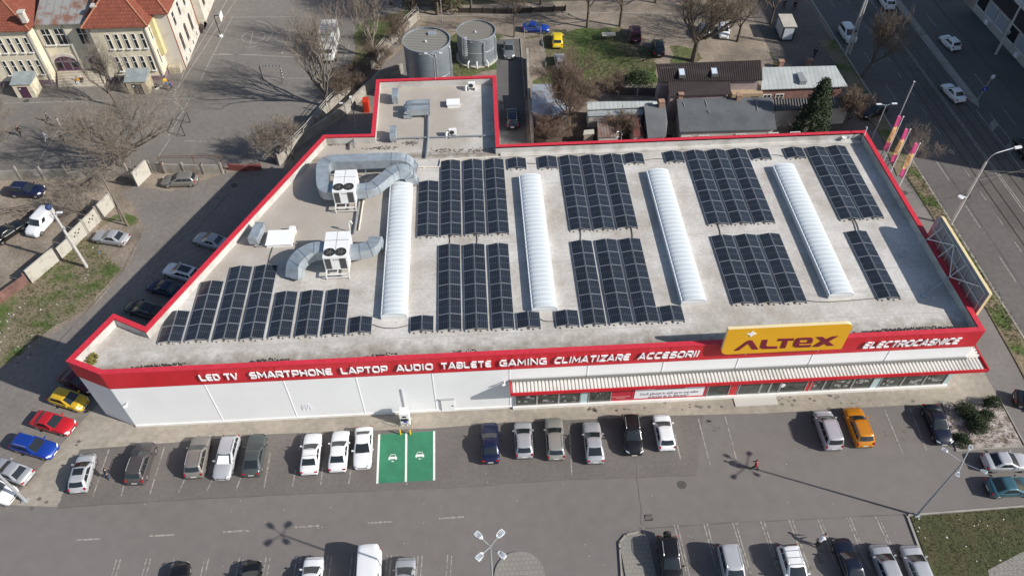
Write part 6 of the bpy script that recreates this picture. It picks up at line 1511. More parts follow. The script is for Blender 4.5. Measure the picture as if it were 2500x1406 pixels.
# ------------------------------------------------------------------ lamps, poles, flags, charger
m_pole = mat('pole_grey', (.42, .44, .46), .45, .4); m_cpole = mat('pole_concrete', (.46, .45, .43), .9, var=.12, scale=2); m_lampw = mat('lamp_head', (.68, .70, .72), .4)
def four_lamp(label, base, head, rot, arm=1.55, hz=None, hs=1.0):
    b = G(*base) if base else None
    if b is None: h_ = G(*head, hz); b = Vector((h_.x, h_.y, 0)); H = hz
    else: H = hz
    t = thing('street_lamp', label, 'street lamp', (b.x, b.y, 0), 0, 'four armed car park lamps')
    g = MB(); g.tube([b, b + Vector((0, 0, H))], [.12, .065], 10); g.obox((b.x, b.y, .06), (.45, .45, .12)); g.build('pole', m_pole, t)
    for k in range(4):
        a = rot + k * PI / 2; d = Vector((math.cos(a), math.sin(a), 0)); T = b + Vector((0, 0, H))
        g = MB(); g.tube([T - Vector((0, 0, .15)), T + d * arm * .62 + Vector((0, 0, .1))], .035, 6); A = g.build('arm', m_pole, t)
        g = MB(); p = d.cross(Vector((0, 0, 1))); c = T + d * arm * .62 + Vector((0, 0, .1))
        pts = [(x * hs, w * hs) for x, w in ((0, .08), (.18, .2), (.62, .26), (.82, .2))]
        top = [c + d * x + p * w for x, w in pts] + [c + d * x - p * w for x, w in pts[::-1]]; n = len(top)
        V = [q + Vector((0, 0, .13)) if 1 <= i <= 6 else q + Vector((0, 0, .08)) for i, q in enumerate(top)] + [q - Vector((0, 0, .02)) for q in top]
        g.add(V, [tuple(range(n)), tuple(range(2 * n - 1, n - 1, -1))] + [(i, n + i, n + (i + 1) % n, (i + 1) % n) for i in range(n)]); L = g.build('lamp_head', m_lampw, A)
        g = MB()
        for i in range(5): x = (.25 + i * .11) * hs; q = c + d * x + Vector((0, 0, .135)); g.obox(tuple(q), (.03, .36 * hs, .02), a)
        g.build('cooling_fin', mat('fin', (.3, .32, .34), .5), L)
four_lamp('tall grey four armed lamp at the lawn corner on the right', (2238, 1258), None, R(48), 2.1, 9.9, .62)
four_lamp('tall grey four armed lamp at the bottom edge, in front of the paved island', None, (1197, 1332), R(46), 1.2, 13.0, .85)
b = G(62, 1222); t = thing('street_lamp', 'grey leaning lamp pole at the bottom left, its top outside the picture', 'street lamp', tuple(b)); g = MB(); g.tube([b, b + Vector((0, 0, 10))], [.16, .09], 10); g.build('pole', m_pole, t); g = MB(); g.obox((b.x, b.y, .08), (.5, .5, .16)); g.build('base_plate', m_pole, t)
b = G(212, 652); t = thing('utility_pole', 'thick pale concrete utility pole with a lamp arm, left of the shop', 'utility pole', tuple(b))
T = b + Vector((-.1, 0, 9.2)); g = MB(); g.tube([b, T], [.2, .13], 10); g.build('pole', m_cpole, t)
g = MB(); g.tube([T - Vector((0, 0, .6)), T + Vector((.5, -.1, -.35))], .05, 6); g.obox((T.x + .75, T.y - .1, 8.85), (.6, .25, .12)); g.build('lamp_head', m_lampw, t)
g = MB(); g.ball((T.x - .3, T.y + .2, 9.4), .35, 8); g.build('junction_bundle', mat('blue_bundle', (.02, .04, .12), .7), t); g = MB(); g.tube([b + Vector((0, 0, 6.3)), b + Vector((0, 0, 6.6))], .22, 10); g.build('band', m_pole, t)
b = G(313, 552); top = b + Vector((-.2, .2, 8.0)); m_wood = mat('old_wood', (.17, .14, .115), .95, var=.25, scale=3); t = thing('utility_pole', 'dark wooden utility pole leaning over the end of the concrete wall', 'utility pole', tuple(b))
g = MB(); g.tube([b, top], [.14, .1], 8); g.build('pole', m_wood, t); g = MB(); g.tube([b + Vector((-1.0, .9, 0)), b + Vector((-.1, .1, 5))], .11, 8); g.build('brace', m_wood, t)
# street light right
b = G(2320, 548); t = thing('street_lamp', 'grey concrete street pole with a long curved lamp arm and round gear box', 'street lamp', tuple(b))
g = MB(); g.tube([b, b + Vector((0, 0, 9.9))], [.19, .13], 10); g.build('pole', m_cpole, t)
tip = G(2478, 362, 11.3); g = MB(); A0 = b + Vector((0, 0, 9.0)); A1 = b + Vector((.15, 0, 11.0)); g.tube(curve_pts([A0, A1, (tip.x, tip.y, 11.4)], .8), .05, 6); g.build('arm', m_pole, t)
g = MB(); d = (tip - A1).normalized(); g.obox((tip.x + .3, tip.y, 11.4), (.9, .34, .16), math.atan2(d.y, d.x)); g.build('lamp_head', m_lampw, t, bevel=.07)
g = MB(); c = b + Vector((-.1, -.15, 4.6)); g.tube([c, c + Vector((-.55, -.05, .25))], .05, 6); g.lathe((c.x - .75, c.y - .05, c.z + .15), [(.001, .1), (.3, .1), (.36, .0), (.001, -.02)], 14); g.build('round_lamp', m_lampw, t)
g = MB(); g.tube([c + Vector((.45 * math.cos(a), .1, .45 * math.sin(a))) + Vector((.1, 0, 0)) for a in [i * PI / 8 for i in range(17)]], .05, 5); g.build('cable_coil', m_iron, t)
# double-arm lamp by the back right corner
b = G(2124, 350); t = thing('street_lamp', 'slim grey lamp with two short arms behind the back right roof corner', 'street lamp', tuple(b)); Hd = 9.0
best = min(((G(2163, 256, h).xy - b.xy).length, h) for h in [5 + i * .1 for i in range(60)]); Hd = best[1]
T = Vector((b.x, b.y, Hd)); g = MB(); g.tube([b, T], [.09, .06], 8); g.build('pole', m_pole, t)
for s in (-1, 1): g = MB(); g.tube([T - Vector((0, 0, .1)), T + Vector((s * .75, 0, .15))], .035, 5); A = g.build('arm', m_pole, t); g = MB(); g.obox((T.x + s * 1.05, T.y, T.z + .17), (.7, .24, .1)); g.build('lamp_head', m_lampw, A, bevel=.04)
b = G(2150, 385); t = thing('utility_pole', 'tall thin grey pole rising behind the first flag', 'utility pole', tuple(b)); hh = min(((G(2230, 199, h).xy - b.xy).length, h) for h in [6 + i * .1 for i in range(120)])[1]; g = MB(); g.tube([b, (b.x, b.y, hh)], [.11, .07], 8); g.build('pole', m_pole, t); g = MB(); g.tube([(b.x, b.y, hh), (b.x, b.y, hh + .06)], .1, 8); g.build('cap', m_lampw, t)
# lamp behind the left roof, roof lamp
b = G(876, 345); t = thing('street_lamp', 'grey lamp post in the alley behind the left of the roof', 'street lamp', tuple(b)); hh = min(((G(861, 238, h).xy - b.xy).length, h) for h in [4 + i * .1 for i in range(90)])[1]; T = Vector((b.x, b.y, hh)); g = MB(); g.tube([b, T], [.09, .06], 8); g.build('pole', m_pole, t)
g = MB(); g.tube([T - Vector((0, 0, .9)), T + Vector((-1.3, -.1, -.8))], .035, 5); A = g.build('arm', m_pole, t); g = MB(); g.obox((T.x - 1.4, T.y - .1, T.z - .78), (.45, .22, .1)); g.build('lamp_head', m_lampw, A); g = MB(); g.obox((T.x, T.y, T.z + .05), (.3, .4, .12)); g.build('lamp_head', m_lampw, t)
b = G(1065, 210, ZR); t = thing('roof_lamp', 'two armed lamp post standing on the back roof in front of the nearer tank', 'street lamp', tuple(b)); hh = min(((G(1064, 139, h).xy - b.xy).length, h) for h in [8 + i * .1 for i in range(120)])[1]; T = Vector((b.x, b.y, hh)); g = MB(); g.tube([b, T], .06, 8); g.build('pole', m_pole, t)
for s in (-1, 1): g = MB(); g.tube([T - Vector((0, 0, .1)), T + Vector((s * .8, 0, .5))], .035, 5); A = g.build('arm', m_pole, t); g = MB(); g.obox((T.x + s * .95, T.y, T.z + .56), (.4, .2, .1)); g.build('lamp_head', m_lampw, A)
# twin pole, right pole, wires
b = G(2064, 135); t = thing('utility_pole', 'pair of tall leaning utility poles at the street corner, top of the picture', 'utility pole', tuple(b)); g = MB(); g.tube([b, b + Vector((0, 0, 11))], [.2, .13], 8); g.build('pole', m_cpole, t); g = MB(); g.tube([b + Vector((.7, .3, 0)), b + Vector((.4, .2, 11))], [.2, .13], 8); g.build('pole', m_cpole, t)
g = MB()
for z in (4, 7, 9.5): g.obox((b.x + .3, b.y + .1, z), (.8, .12, .3), .35)
g.build('crosspiece', m_iron, t)
b = G(2430, 135); t = thing('utility_pole', 'grey utility pole in front of the apartment block at the top right', 'utility pole', tuple(b)); g = MB(); g.tube([b, b + Vector((0, 0, 11))], [.2, .13], 8); g.build('pole', m_cpole, t); g = MB(); g.obox((b.x, b.y - .2, 4.0), (.5, .4, .5)); g.build('gear_box', m_pole, t)
for i, (x, y0, y1) in enumerate(((66.3, 40, 150), (70.8, 40, 150))):
    g = MB(); g.tube([(x, y0, 6.0), (x, (y0 + y1) / 2, 5.9), (x, y1, 6.0)], .02, 4); tag(g.build('contact_wire', m_iron, org=(x, y0, 0)), ['thin tram contact wire over the nearer track', 'thin tram contact wire over the farther track'][i], 'wire')
bq = G(2320, 548)
for i, yo in enumerate((0, .15)):
    g = MB(); g.tube([(bq.x, bq.y, 8.6 - i * 1.6), (70.5, bq.y + .5 + i * 3, 7.0 - i * .5), (84.2, bq.y + 4, 9)], .02, 4); tag(g.build('span_wire', m_iron, org=(bq.x, bq.y, 0)), ['upper thin span wire from the curved arm street pole across the street', 'lower thin span wire from the curved arm street pole across the street'][i], 'wire')
# traffic sign on the island tip
b = G(2386, 246); t = thing('traffic_sign', 'blue round traffic sign on a post with a small panel above', 'traffic sign', tuple(b)); g = MB(); g.tube([b, b + Vector((.4, 0, 4.2))], .05, 6); g.build('post', m_pole, t)
g = MB(); c = b + Vector((.2, -.06, 2.0)); g.tube([c, c + Vector((0, -.03, 0))], .38, 16); S_ = g.build('sign_disc', mat('sign_blue', (.01, .05, .4), .4), t)
g = MB(); g.obox((c.x - .02, c.y - .04, c.z), (.09, .02, .36)); g.obox((c.x + .06, c.y - .04, c.z - .12), (.2, .02, .08)); g.build('arrow', m_fresh, S_)
g = MB(); g.obox((b.x + .5, b.y, 4.0), (.5, .08, .6)); g.build('signal_head', m_lampw, t)
# flags
m_fp = mat('flagpole', (.72, .72, .72), .4); m_fm = mat('flag_magenta', (.46, .055, .17), .7); m_fy = mat('flag_yellow', (.66, .43, .2), .7)
for i, (base, topp) in enumerate((((2153, 402), (2200, 284)), ((2172, 425), (2221, 317)), ((2194, 458), (2244, 351)))):
    b = G(*base); hh = min(((G(*topp, h).xy - b.xy).length, h) for h in [5 + k * .1 for k in range(90)])[1]
    t = thing('flag', 'magenta and yellow banner flag, ' + ['farthest of the three poles by the right roof edge', 'middle of the three poles by the right roof edge', 'nearest of the three poles by the right roof edge'][i], 'flag', tuple(b), 0, 'flags along the right roof edge')
    g = MB(); g.tube([b, (b.x, b.y, hh)], [.07, .05], 8); g.ball((b.x, b.y, hh + .05), .1, 6); g.build('flagpole', m_fp, t)
    g = MB(); n = 22; zt, zb, w = hh - .2, hh - 5.6 if hh > 6.5 else 1.2, .68
    def Fp(a, k): z = lerp(zt, zb, a); x = b.x - .08 - w * k; return (x, b.y + .05 * math.sin(a * 7 + k * 2.5 + i) * (.3 + k), z + k * .45 + .1 * math.sin(k * 3))
    g.v = [Fp(a / n, k / 5) for a in range(n + 1) for k in range(6)]
    for a in range(n):
        for k in range(5):
            mid = (a + .5) / n - .05 * k / 5
            g.f.append([a * 6 + k, a * 6 + k + 1, a * 6 + k + 7, a * 6 + k + 6]); g.m.append(1 if .28 < mid < .74 else 0)
    FL = g.build('banner', [m_fm, m_fy], t, smooth=True)
    so_ = FL.modifiers.new('cloth', 'SOLIDIFY'); so_.thickness = .012
    g = MB(); import itertools
    for a, ch in ((.40, 'A'), (.47, 'L'), (.54, 'T'), (.61, 'E'), (.68, 'X')):
        pts = {'A': [[(0, 0), (.5, 1), (1, 0)]], 'L': [[(0, 1), (0, 0), (1, 0)]], 'T': [[(0, 1), (1, 1)], [(.5, 1), (.5, 0)]], 'E': [[(1, 1), (0, 1), (0, 0), (1, 0)], [(0, .5), (.9, .5)]], 'X': [[(0, 0), (1, 1)], [(0, 1), (1, 0)]]}[ch]
        for pl in pts: g.tube([Vector(Fp(1.08 - a - .02 + .045 * (1 - p[0]), .25 + .5 * (1 - p[1]))) + Vector((0, -.02, 0)) for p in pl], .014, 4)
    g.build('lettering', m_maroon, FL)
# charger with bollards
q = G(990, 1052); t = thing('charging_station', 'white car charging station with a screen and black hanging cables', 'charging station', (q.x, q.y + .65, 0))
y = q.y + .65; g = MB(); g.box(q.x - .45, y, .08, q.x + .45, y + .75, 2.05); g.add([(q.x - .45, y, 2.05), (q.x + .45, y, 2.05), (q.x + .4, y + .1, 2.25), (q.x - .4, y + .1, 2.25), (q.x - .45, y + .75, 2.05), (q.x + .45, y + .75, 2.05), (q.x + .4, y + .7, 2.25), (q.x - .4, y + .7, 2.25)], [(0, 1, 2, 3), (3, 2, 6, 7), (5, 4, 7, 6), (1, 5, 6, 2), (4, 0, 3, 7)]); g.build('cabinet', m_unit, t)
g = MB(); g.box(q.x - .18, y - .03, 1.45, q.x + .2, y - .001, 1.7); g.build('screen', m_cglass, t); g = MB(); g.box(q.x - .34, y - .1, .95, q.x + .3, y - .001, 1.25); g.build('connector_holder', m_trim, t); g = MB(); g.box(q.x - .1, y - .025, .55, q.x + .15, y - .001, .8); g.build('logo_panel', mat('sign_blue', (.01, .05, .4)), t)
for s in (-1, 1): g = MB(); g.tube(curve_pts([(q.x + s * .3, y - .08, 1.15), (q.x + s * .75, y - .15, 1.3), (q.x + s * .62, y - .3, .3), (q.x + s * .15, y - .1, .55)], .3), .03, 6); g.build('cable', m_iron, t)
g = MB(); g.box(q.x - .6, y - .1, 0, q.x + .6, y + .85, .08); g.build('plinth', m_concl, t)
for s, lb in ((-1, 'left yellow bollard in front of the white charging station'), (1, 'right yellow bollard in front of the white charging station')):
    b = G(990 + s * 12, 1060); g = MB(); g.tube([(b.x, b.y, 0), (b.x, b.y, .78), (b.x, b.y, .82)], [.08, .08, .05], 10); tag(g.build('bollard', mat('bollard_yellow', (.72, .42, .01), .5), org=(b.x, b.y, 0)), lb, 'bollard', 'yellow bollards at the charger')
# sprinkler tanks
m_tank = mat('tank_steel', (.33, .37, .40), .42, .5, col2=(.27, .31, .33), scale=.4)
bricked(m_tank, 2.4, 1.2, (.24, .27, .29), (.94, .94, .95), .03, 'XZ')
m_trf = mat('tank_roof', (.50, .49, .45), .6, .1); stripes(m_trf, 'Y', .42, .15, (.2, .19, .17))
def tank(label, c, r, h, ladder):
    t = thing('water_tank', label, 'water tank', (c.x, c.y, 0), 0, 'steel water tanks behind the shop')
    g = MB(); g.lathe((c.x, c.y, 0), [(r, 0), (r, h)], 48); S_ = g.build('shell', m_tank, t, smooth=True)
    g = MB(); g.lathe((c.x, c.y, 0), [(r + .35, -.02), (r + .35, .16), (r, .16)], 40); g.build('foundation', m_concl, t)
    for z in (h * .5, h - .03): g = MB(); g.lathe((c.x, c.y, z), [(r, -.06), (r + .07, -.06), (r + .07, .06), (r - .05, .06)], 48); g.build('ring', m_galv, t)
    g = MB(); p = .42; n = int(2 * r / p); zr = h - .32
    for i in range(n):
        y = c.y - r + (i + .5) * p; hw_ = math.sqrt(max(0, (r - .05) ** 2 - (y - c.y) ** 2))
        if hw_ < .1: continue
        prof = [(y - p / 2, 0), (y - p * .05, 0), (y + p * .05, .16), (y + p * .35, .16), (y + p / 2, 0)]
        for (a, za), (b, zb) in zip(prof, prof[1:]): g.quad((c.x - hw_, a, zr + za), (c.x + hw_, a, zr + za), (c.x + hw_, b, zr + zb), (c.x - hw_, b, zr + zb))
    RF = g.build('roof', m_trf, t)
    g = MB(); g.lathe((c.x - .1, c.y - .3, zr + .1), [(.001, .25), (.12, .25), (.12, 0)], 10); g.build('vent', m_lampw, RF)
    if not ladder: g = MB(); g.box(c.x + .2, c.y + r - 1.9, zr + .08, c.x + 1.3, c.y + r - 1.2, zr + .35); g.build('hatch', m_galv, RF)
    g = MB()
    for a in (-1.2, -.35): x, y = c.x + (r + .2) * math.cos(a), c.y + (r + .2) * math.sin(a); g.tube(curve_pts([(x, y, .2), (x, y, h - .8), (c.x + r * math.cos(a), c.y + r * math.sin(a), h - .5)], .4), .09, 7)
    g.build('riser_pipe', m_galv, t)
    if ladder:
        g = MB(); a = -2.15; dx, dy = math.cos(a), math.sin(a); tx, ty = -dy, dx; bx, by = c.x + dx * (r + .15), c.y + dy * (r + .15)
        for s in (-.22, .22): g.tube([(bx + tx * s, by + ty * s, 1.2), (bx + tx * s, by + ty * s, h + .9)], .025, 4)
        for i in range(18): z = 1.4 + i * (h - 1.4) / 17; g.tube([(bx - tx * .22, by - ty * .22, z), (bx + tx * .22, by + ty * .22, z)], .018, 4)
        g.build('ladder', m_galv, t); g = MB()
        for i in range(9):
            z = 2.2 + i * (h - 1.6) / 8; g.tube([(bx + tx * .38 * math.cos(q) + dx * (.1 + .6 * math.sin(q)), by + ty * .38 * math.cos(q) + dy * (.1 + .6 * math.sin(q)), z) for q in [PI * k / 8 for k in range(9)]], .02, 4)
        for q in (.5, PI / 2, 2.6): g.tube([(bx + tx * .38 * math.cos(q) + dx * (.1 + .6 * math.sin(q)), by + ty * .38 * math.cos(q) + dy * (.1 + .6 * math.sin(q)), z) for z in (2.2, h + .6)], .015, 4)
        g.build('ladder_cage', m_galv, t)
        for a in (-2.0, -1.6, -1.1): g = MB(); x, y = c.x + (r + .1) * math.cos(a), c.y + (r + .1) * math.sin(a); g.tube(curve_pts([(x, y, 1.0), (c.x + (r + .6) * math.cos(a), c.y + (r + .6) * math.sin(a), .9), (c.x + (r + .6) * math.cos(a), c.y + (r + .6) * math.sin(a), .1)], .3), .11, 7); g.build('outlet_pipe', mat('pipe_white', (.7, .7, .68)), t)
q = G(1041, 97, 9.0); tank('larger grey steel water tank right behind the back roof', q, 3.3, 9.0, False)
q = (G(1118, 140) + G(1213, 140)) / 2; h2 = min((abs((G(1118, 77, h) - G(1210, 75, h)).length - 5.95), h) for h in [5 + i * .1 for i in range(50)])[1]
qt = (G(1118, 77, 7.4) + G(1211, 75, 7.4)) / 2; qt = Vector((.45, 108.6, 0)); tank('smaller farther steel water tank with a caged ladder', Vector((qt.x, qt.y, 0)), 2.95, 4.6, True)
q = G(1080, 62); g = MB(); t = thing('antenna_mast', 'thin lattice mast standing behind the larger water tank', 'mast', tuple(q)); g.tube([q, q + Vector((0, 0, 12))], .07, 6); g.build('pole', m_pole, t); g = MB(); g.tube([q + Vector((.4, 0, 7)), q + Vector((.4, 0, 9))], .03, 4); g.tube([q + Vector((0, 0, 8)), q + Vector((.8, 0, 8))], .03, 4); g.build('antenna', m_galv, t)
# caged ladder on back parapet, red cabinet, satellite dish, hydrant, table
q = G(1512, 345, HB); t = thing('caged_ladder', 'pale caged ladder top sticking up behind the back parapet', 'ladder', (q.x, 74.5, 6)); g = MB()
for z in (8.2, 9.0, 9.8): g.tube([(q.x - .35 + .0, 74.5, z)] + [(q.x + .38 * math.cos(a), 74.55 + .7 * math.sin(a), z) for a in [PI - PI * k / 8 for k in range(9)]] + [(q.x + .35, 74.5, z)], .03, 4)
for s in (-.25, .25): g.tube([(q.x + s, 74.5, 2), (q.x + s, 74.5, 10)], .03, 4)
g.build('ladder', m_alu, t)
q = G(895, 270); t = thing('hydrant_cabinet', 'bright red fire cabinet beside the back left roof', 'cabinet', (q.x, q.y, 0)); g = MB(); g.box(q.x - .35, q.y - .6, 0, q.x + .5, q.y + .6, 1.9); g.build('cabinet', mat('fire_red', (.55, .04, .015), .5), t, bevel=.03); g = MB(); g.box(q.x - .2, q.y - .63, .3, q.x + .3, q.y - .601, 1.6); g.build('door', mat('fire_red_door', (.4, .03, .015), .5), t)
q = G(2062, 341, ZR + .3); t = thing('satellite_dish', 'small grey dish on a bent pipe at the back right roof corner', 'antenna', (q.x, q.y, ZR)); g = MB(); g.lathe((q.x, q.y, ZR + .5), [(.001, .0), (.3, .08), (.45, .2)], 14); g.build('dish', m_lampw, t); g = MB(); g.tube([(q.x, q.y, ZR), (q.x, q.y, ZR + .5)], .03, 5); g.build('bracket', m_pole, t)
q = G(2102, 343, ZR); g = MB(); g.tube(curve_pts([(q.x - .2, q.y - .6, ZR), (q.x, q.y - .2, HB + 1.1), (q.x + .1, q.y + .3, HB + .8)], .2), .05, 6); tag(g.build('roof_pipe', mat('pipe_white', (.7, .7, .68)), org=(q.x, q.y, ZR)), 'white bent pipe over the back right parapet corner', 'pipe')
q = G(1485, 98); t = thing('table', 'weathered grey table with a pale top on the back grass', 'table', (q.x, q.y, 0)); g = MB(); g.box(q.x - 1.1, q.y - .5, .95, q.x + 1.1, q.y + .6, 1.02); g.build('table_top', m_concl, t)
for sx in (-.95, .95):
    for sy in (-.4, .5): g = MB(); g.box(q.x + sx - .04, q.y + sy - .04, 0, q.x + sx + .04, q.y + sy + .04, .95); g.build('leg', m_iron, t)
q = G(386, 215); t = thing('rubble_pile', 'pile of pale stones beside the people in yellow and blue', 'rubble', (q.x, q.y, 0)); 
for i in range(5):
    g = MB(); g.obox((q.x + random.uniform(-.6, .6), q.y + random.uniform(-.3, .3), .15), (random.uniform(.4, .9), .4, .3), random.random() * 3); g.build('stone', m_concl, t, bevel=.08)
for i, (u, v, lb) in enumerate(((1904, 165, 'left crumbling brick gate pillar behind the metal roofed house'), (1973, 162, 'right crumbling brick gate pillar behind the metal roofed house'))):
    q = G(u, v); g = MB(); g.box(q.x - .35, q.y - .35, 0, q.x + .35, q.y + .35, 1.1); g.box(q.x - .42, q.y - .42, 1.1, q.x + .42, q.y + .42, 1.22); tag(g.build('gate_pillar', mat('chimney_brick', (.32, .2, .14)), org=(q.x, q.y, 0)), lb, 'pillar')
# wood pile and dump at the left
for i, (u, v) in enumerate(((15, 520), (40, 515), (60, 525))):
    q = G(u, v); t = thing('timber_pile', ['heap of broken timber at the left edge above the black sedan', 'heap of grey planks left of the small white van', 'heap of dark brushwood near the small white van'][i], 'timber pile', (q.x, q.y, 0)); g = MB()
    for k in range(9): a = random.uniform(-.4, .6); L = random.uniform(.8, 1.6); c = Vector((q.x + random.uniform(-.5, .5), q.y + random.uniform(-.4, .4), .1 + k * .04)); d = Vector((math.cos(a), math.sin(a), random.uniform(-.05, .05))) * L; g.tube([c - d, c + d], .06, 4)
    g.build('plank', m_wood, t)
# ------------------------------------------------------------------ trees
m_bark = mat('bark', (.115, .092, .072), .95, var=.25, scale=3); m_twig = mat('twig', (.15, .115, .082), .95, var=.2, scale=2); m_twig2 = mat('twig_pale', (.21, .175, .14), .95, var=.2, scale=2); m_twigr = mat('twig_red', (.16, .115, .085), .95, var=.2, scale=2); m_bark2 = mat('bark_pale', (.20, .175, .145), .95, var=.2, scale=3)
def bare_tree(label, base, h, spread, seed, n_limb=6, depth=4, kids_=4, up=.45, tw=None, bk=None, trunk_h=.3, r0=None, lean=(0, 0), cat='tree', group='bare trees', thin=.013, twigs=5):
    rn = random.Random(seed); b = G(*base) if len(base) == 2 else Vector(base)
    t = thing('bare_tree' if cat == 'tree' else 'bare_shrub', label, cat, (b.x, b.y, 0), 0, group); T = MB(); C = MB(); r0 = r0 or h * .022
    def limb(p, d, L, r, dep):
        n = 3; pts = [p]; q = p.copy(); dd = d.copy()
        for i in range(n):
            dd = (dd + Vector((rn.gauss(0, .16), rn.gauss(0, .16), rn.gauss(0, .1) + .05 * up))).normalized(); q = q + dd * (L / n); pts.append(q.copy())
        if q.z < .3: q.z = .3
        rr_ = [r * (1 - .5 * i / n) for i in range(n + 1)]
        (T if dep < 2 else C).tube(pts, rr_, 6 if dep < 1 else 4 if dep < 2 else 3, cap=False)
        if dep >= depth:
            for k in range(twigs):
                s = pts[rn.randint(1, n)]; v = (dd + Vector((rn.gauss(0, .6), rn.gauss(0, .6), rn.gauss(0, .5) + .1))).normalized() * L * rn.uniform(.5, 1.0)
                C.tube([s, s + v * .55 + Vector((rn.gauss(0, .04), rn.gauss(0, .04), 0)), s + v], [thin, thin * .8, thin * .5], 3, cap=False)
            return
        for k in range(kids_ + (1 if rn.random() < .4 else 0)):
            s = pts[min(n, max(1, int(round(lerp(1, n, (k + .6) / kids_)))))]
            a = rn.uniform(0, 2 * PI); side = Vector((math.cos(a), math.sin(a), rn.uniform(-.15, .6)))
            v = (dd * .75 + side * rn.uniform(.45, .9) + Vector((0, 0, up * .3))).normalized()
            limb(s.copy(), v, L * rn.uniform(.58, .78), r * .5, dep + 1)
    th = h * trunk_h; top = Vector((b.x + lean[0], b.y + lean[1], th)); T.tube([b - Vector((0, 0, .2)), b.lerp(top, .5) + Vector((.05, .05, 0)), top], [r0 * 1.3, r0, r0 * .85], 8, cap=False)
    for i in range(n_limb):
        a = 2 * PI * i / n_limb + rn.uniform(-.4, .4); k = rn.uniform(.6, 1.0)
        L = math.hypot(spread * .5, (h - th) * .5) * rn.uniform(.8, 1.05)
        d = Vector((math.cos(a) * spread * k, math.sin(a) * spread * k, (h - th) * rn.uniform(.5, 1.0))).normalized()
        limb(top - Vector((0, 0, rn.uniform(0, th * .3))), d, L, r0 * .55, 0)
    T.build('trunk', bk or m_bark, t); C.build('crown', tw or m_twig, t); return t
bare_tree('very wide bare tree spreading over the near side of the schoolyard', (302, 412), 7.5, 8.0, 11, 11, 4, 3, .2, m_twig2, None, .28, .3, (.4, 1.2), twigs=6, thin=.009)
bare_tree('bare tree in front of the school steps, its twigs over the stone porch', (288, 262), 8.0, 5, 12, 5, 4, 3, .9, m_twig2, None, .35, .2, (-.5, .3), twigs=3, thin=.008)
bare_tree('tall upright bare tree with pale limbs in front of the white box truck', (800, 262), 15, 4.2, 13, 8, 3, 3, 1.7, m_twig2, m_bark2, .14, .32, (0, .2), twigs=5, thin=.009)
bare_tree('second tall upright bare tree by the fence, right of the white box truck', (912, 140), 13.5, 4.0, 14, 7, 3, 3, 1.7, m_twig2, m_bark2, .16, .28, twigs=5, thin=.009)
bare_tree('dark bare tree at the top edge, left of the larger tank', (1005, 55), 12, 4, 15, 7, 3, 4, 1.2, m_twig, None, .2, .25); bare_tree('dense dark bare tree at the top edge behind the tanks', (1068, 38), 11, 5, 16, 7, 3, 4, .8, m_twig, None, .25, .25)
bare_tree('slim dark bare tree behind the far tank at the top edge', (1150, 28), 11, 4.5, 17, 6, 3, 4, .8, m_twig, None, .3, .2); bare_tree('thin single stem bare tree left of the blue sedan', (1255, 92), 8, 2.2, 18, 4, 3, 3, 1.2, m_twig, None, .5, .1)
bare_tree('forked dark bare tree on the lane verge, left one of a pair', (1433, 68), 11, 4.2, 19, 4, 3, 4, .9, m_twig, None, .35, .2); bare_tree('dark bare tree on the lane verge, right one of a pair', (1513, 65), 12, 4, 20, 4, 3, 4, 1.0, m_twig, None, .4, .2)
bare_tree('large dark bare tree with heavy limbs between the parked cars on the bare ground', (1692, 150), 11, 6.2, 21, 8, 4, 3, .6, m_twig, None, .36, .42, twigs=5, thin=.011); bare_tree('forked bare tree on the bare ground right of the white hatchback', (1800, 102), 9.5, 5, 22, 4, 3, 4, .7, m_twig, None, .3, .22)
bare_tree('thin bare tree at the top edge behind the kiosk', (1880, 60), 10, 4, 23, 5, 3, 4, .8, m_twig, None, .3, .18)
bare_tree('bushy bare tree over the metal sheds beside the service drive', (1388, 318), 8.5, 3.6, 24, 7, 4, 4, .9, m_twigr, None, .3, .22, twigs=5); bare_tree('bare shrub beside the car under the grey cover', (1412, 185), 4.2, 3.6, 25, 7, 3, 3, .5, m_twigr, None, .2, .1, (0, 0), 'shrub', 'bare shrubs', twigs=4, thin=.009)
bare_tree('reddish bare shrub by the panel fence behind the sheds', (1497, 240), 3.2, 2.0, 26, 5, 3, 4, .6, m_twigr, None, .3, .07, (0, 0), 'shrub', 'bare shrubs')
bare_tree('dark bare tree leaning over the street in the shade', (2100, 190), 9, 4.5, 27, 5, 3, 4, .7, m_twig, None, .25, .2, (1.2, .4)); bare_tree('brown bare shrub right of the conifer', (2068, 300), 4.2, 2.8, 28, 8, 3, 4, .5, m_twigr, None, .15, .08, (0, 0), 'shrub', 'bare shrubs', twigs=8)
bare_tree('small pale bare tree at the kerb right of the flags', (2223, 402), 5, 2.6, 29, 6, 3, 4, .6, m_twig2, m_bark2, .35, .07, twigs=3)
bare_tree('thin bare sapling by the broken yard fence, nearer one', (716, 390), 6, 2.4, 30, 5, 3, 4, 1.0, m_twig2, None, .3, .08); bare_tree('bare sapling at the inner corner of the schoolyard fence', (668, 398), 5, 3.2, 31, 6, 3, 4, .6, m_twig2, None, .2, .08)
bare_tree('bare shrub tangle on the left of the broken concrete wall', (206, 520), 3.5, 3.0, 32, 6, 3, 4, .5, m_twig2, None, .15, .06, (0, 0), 'shrub', 'bare shrubs', twigs=3); bare_tree('bare tree at the left picture edge above the school wall', (-25, 385), 7, 4.0, 33, 6, 3, 4, .5, m_twig2, None, .25, .14, twigs=6)
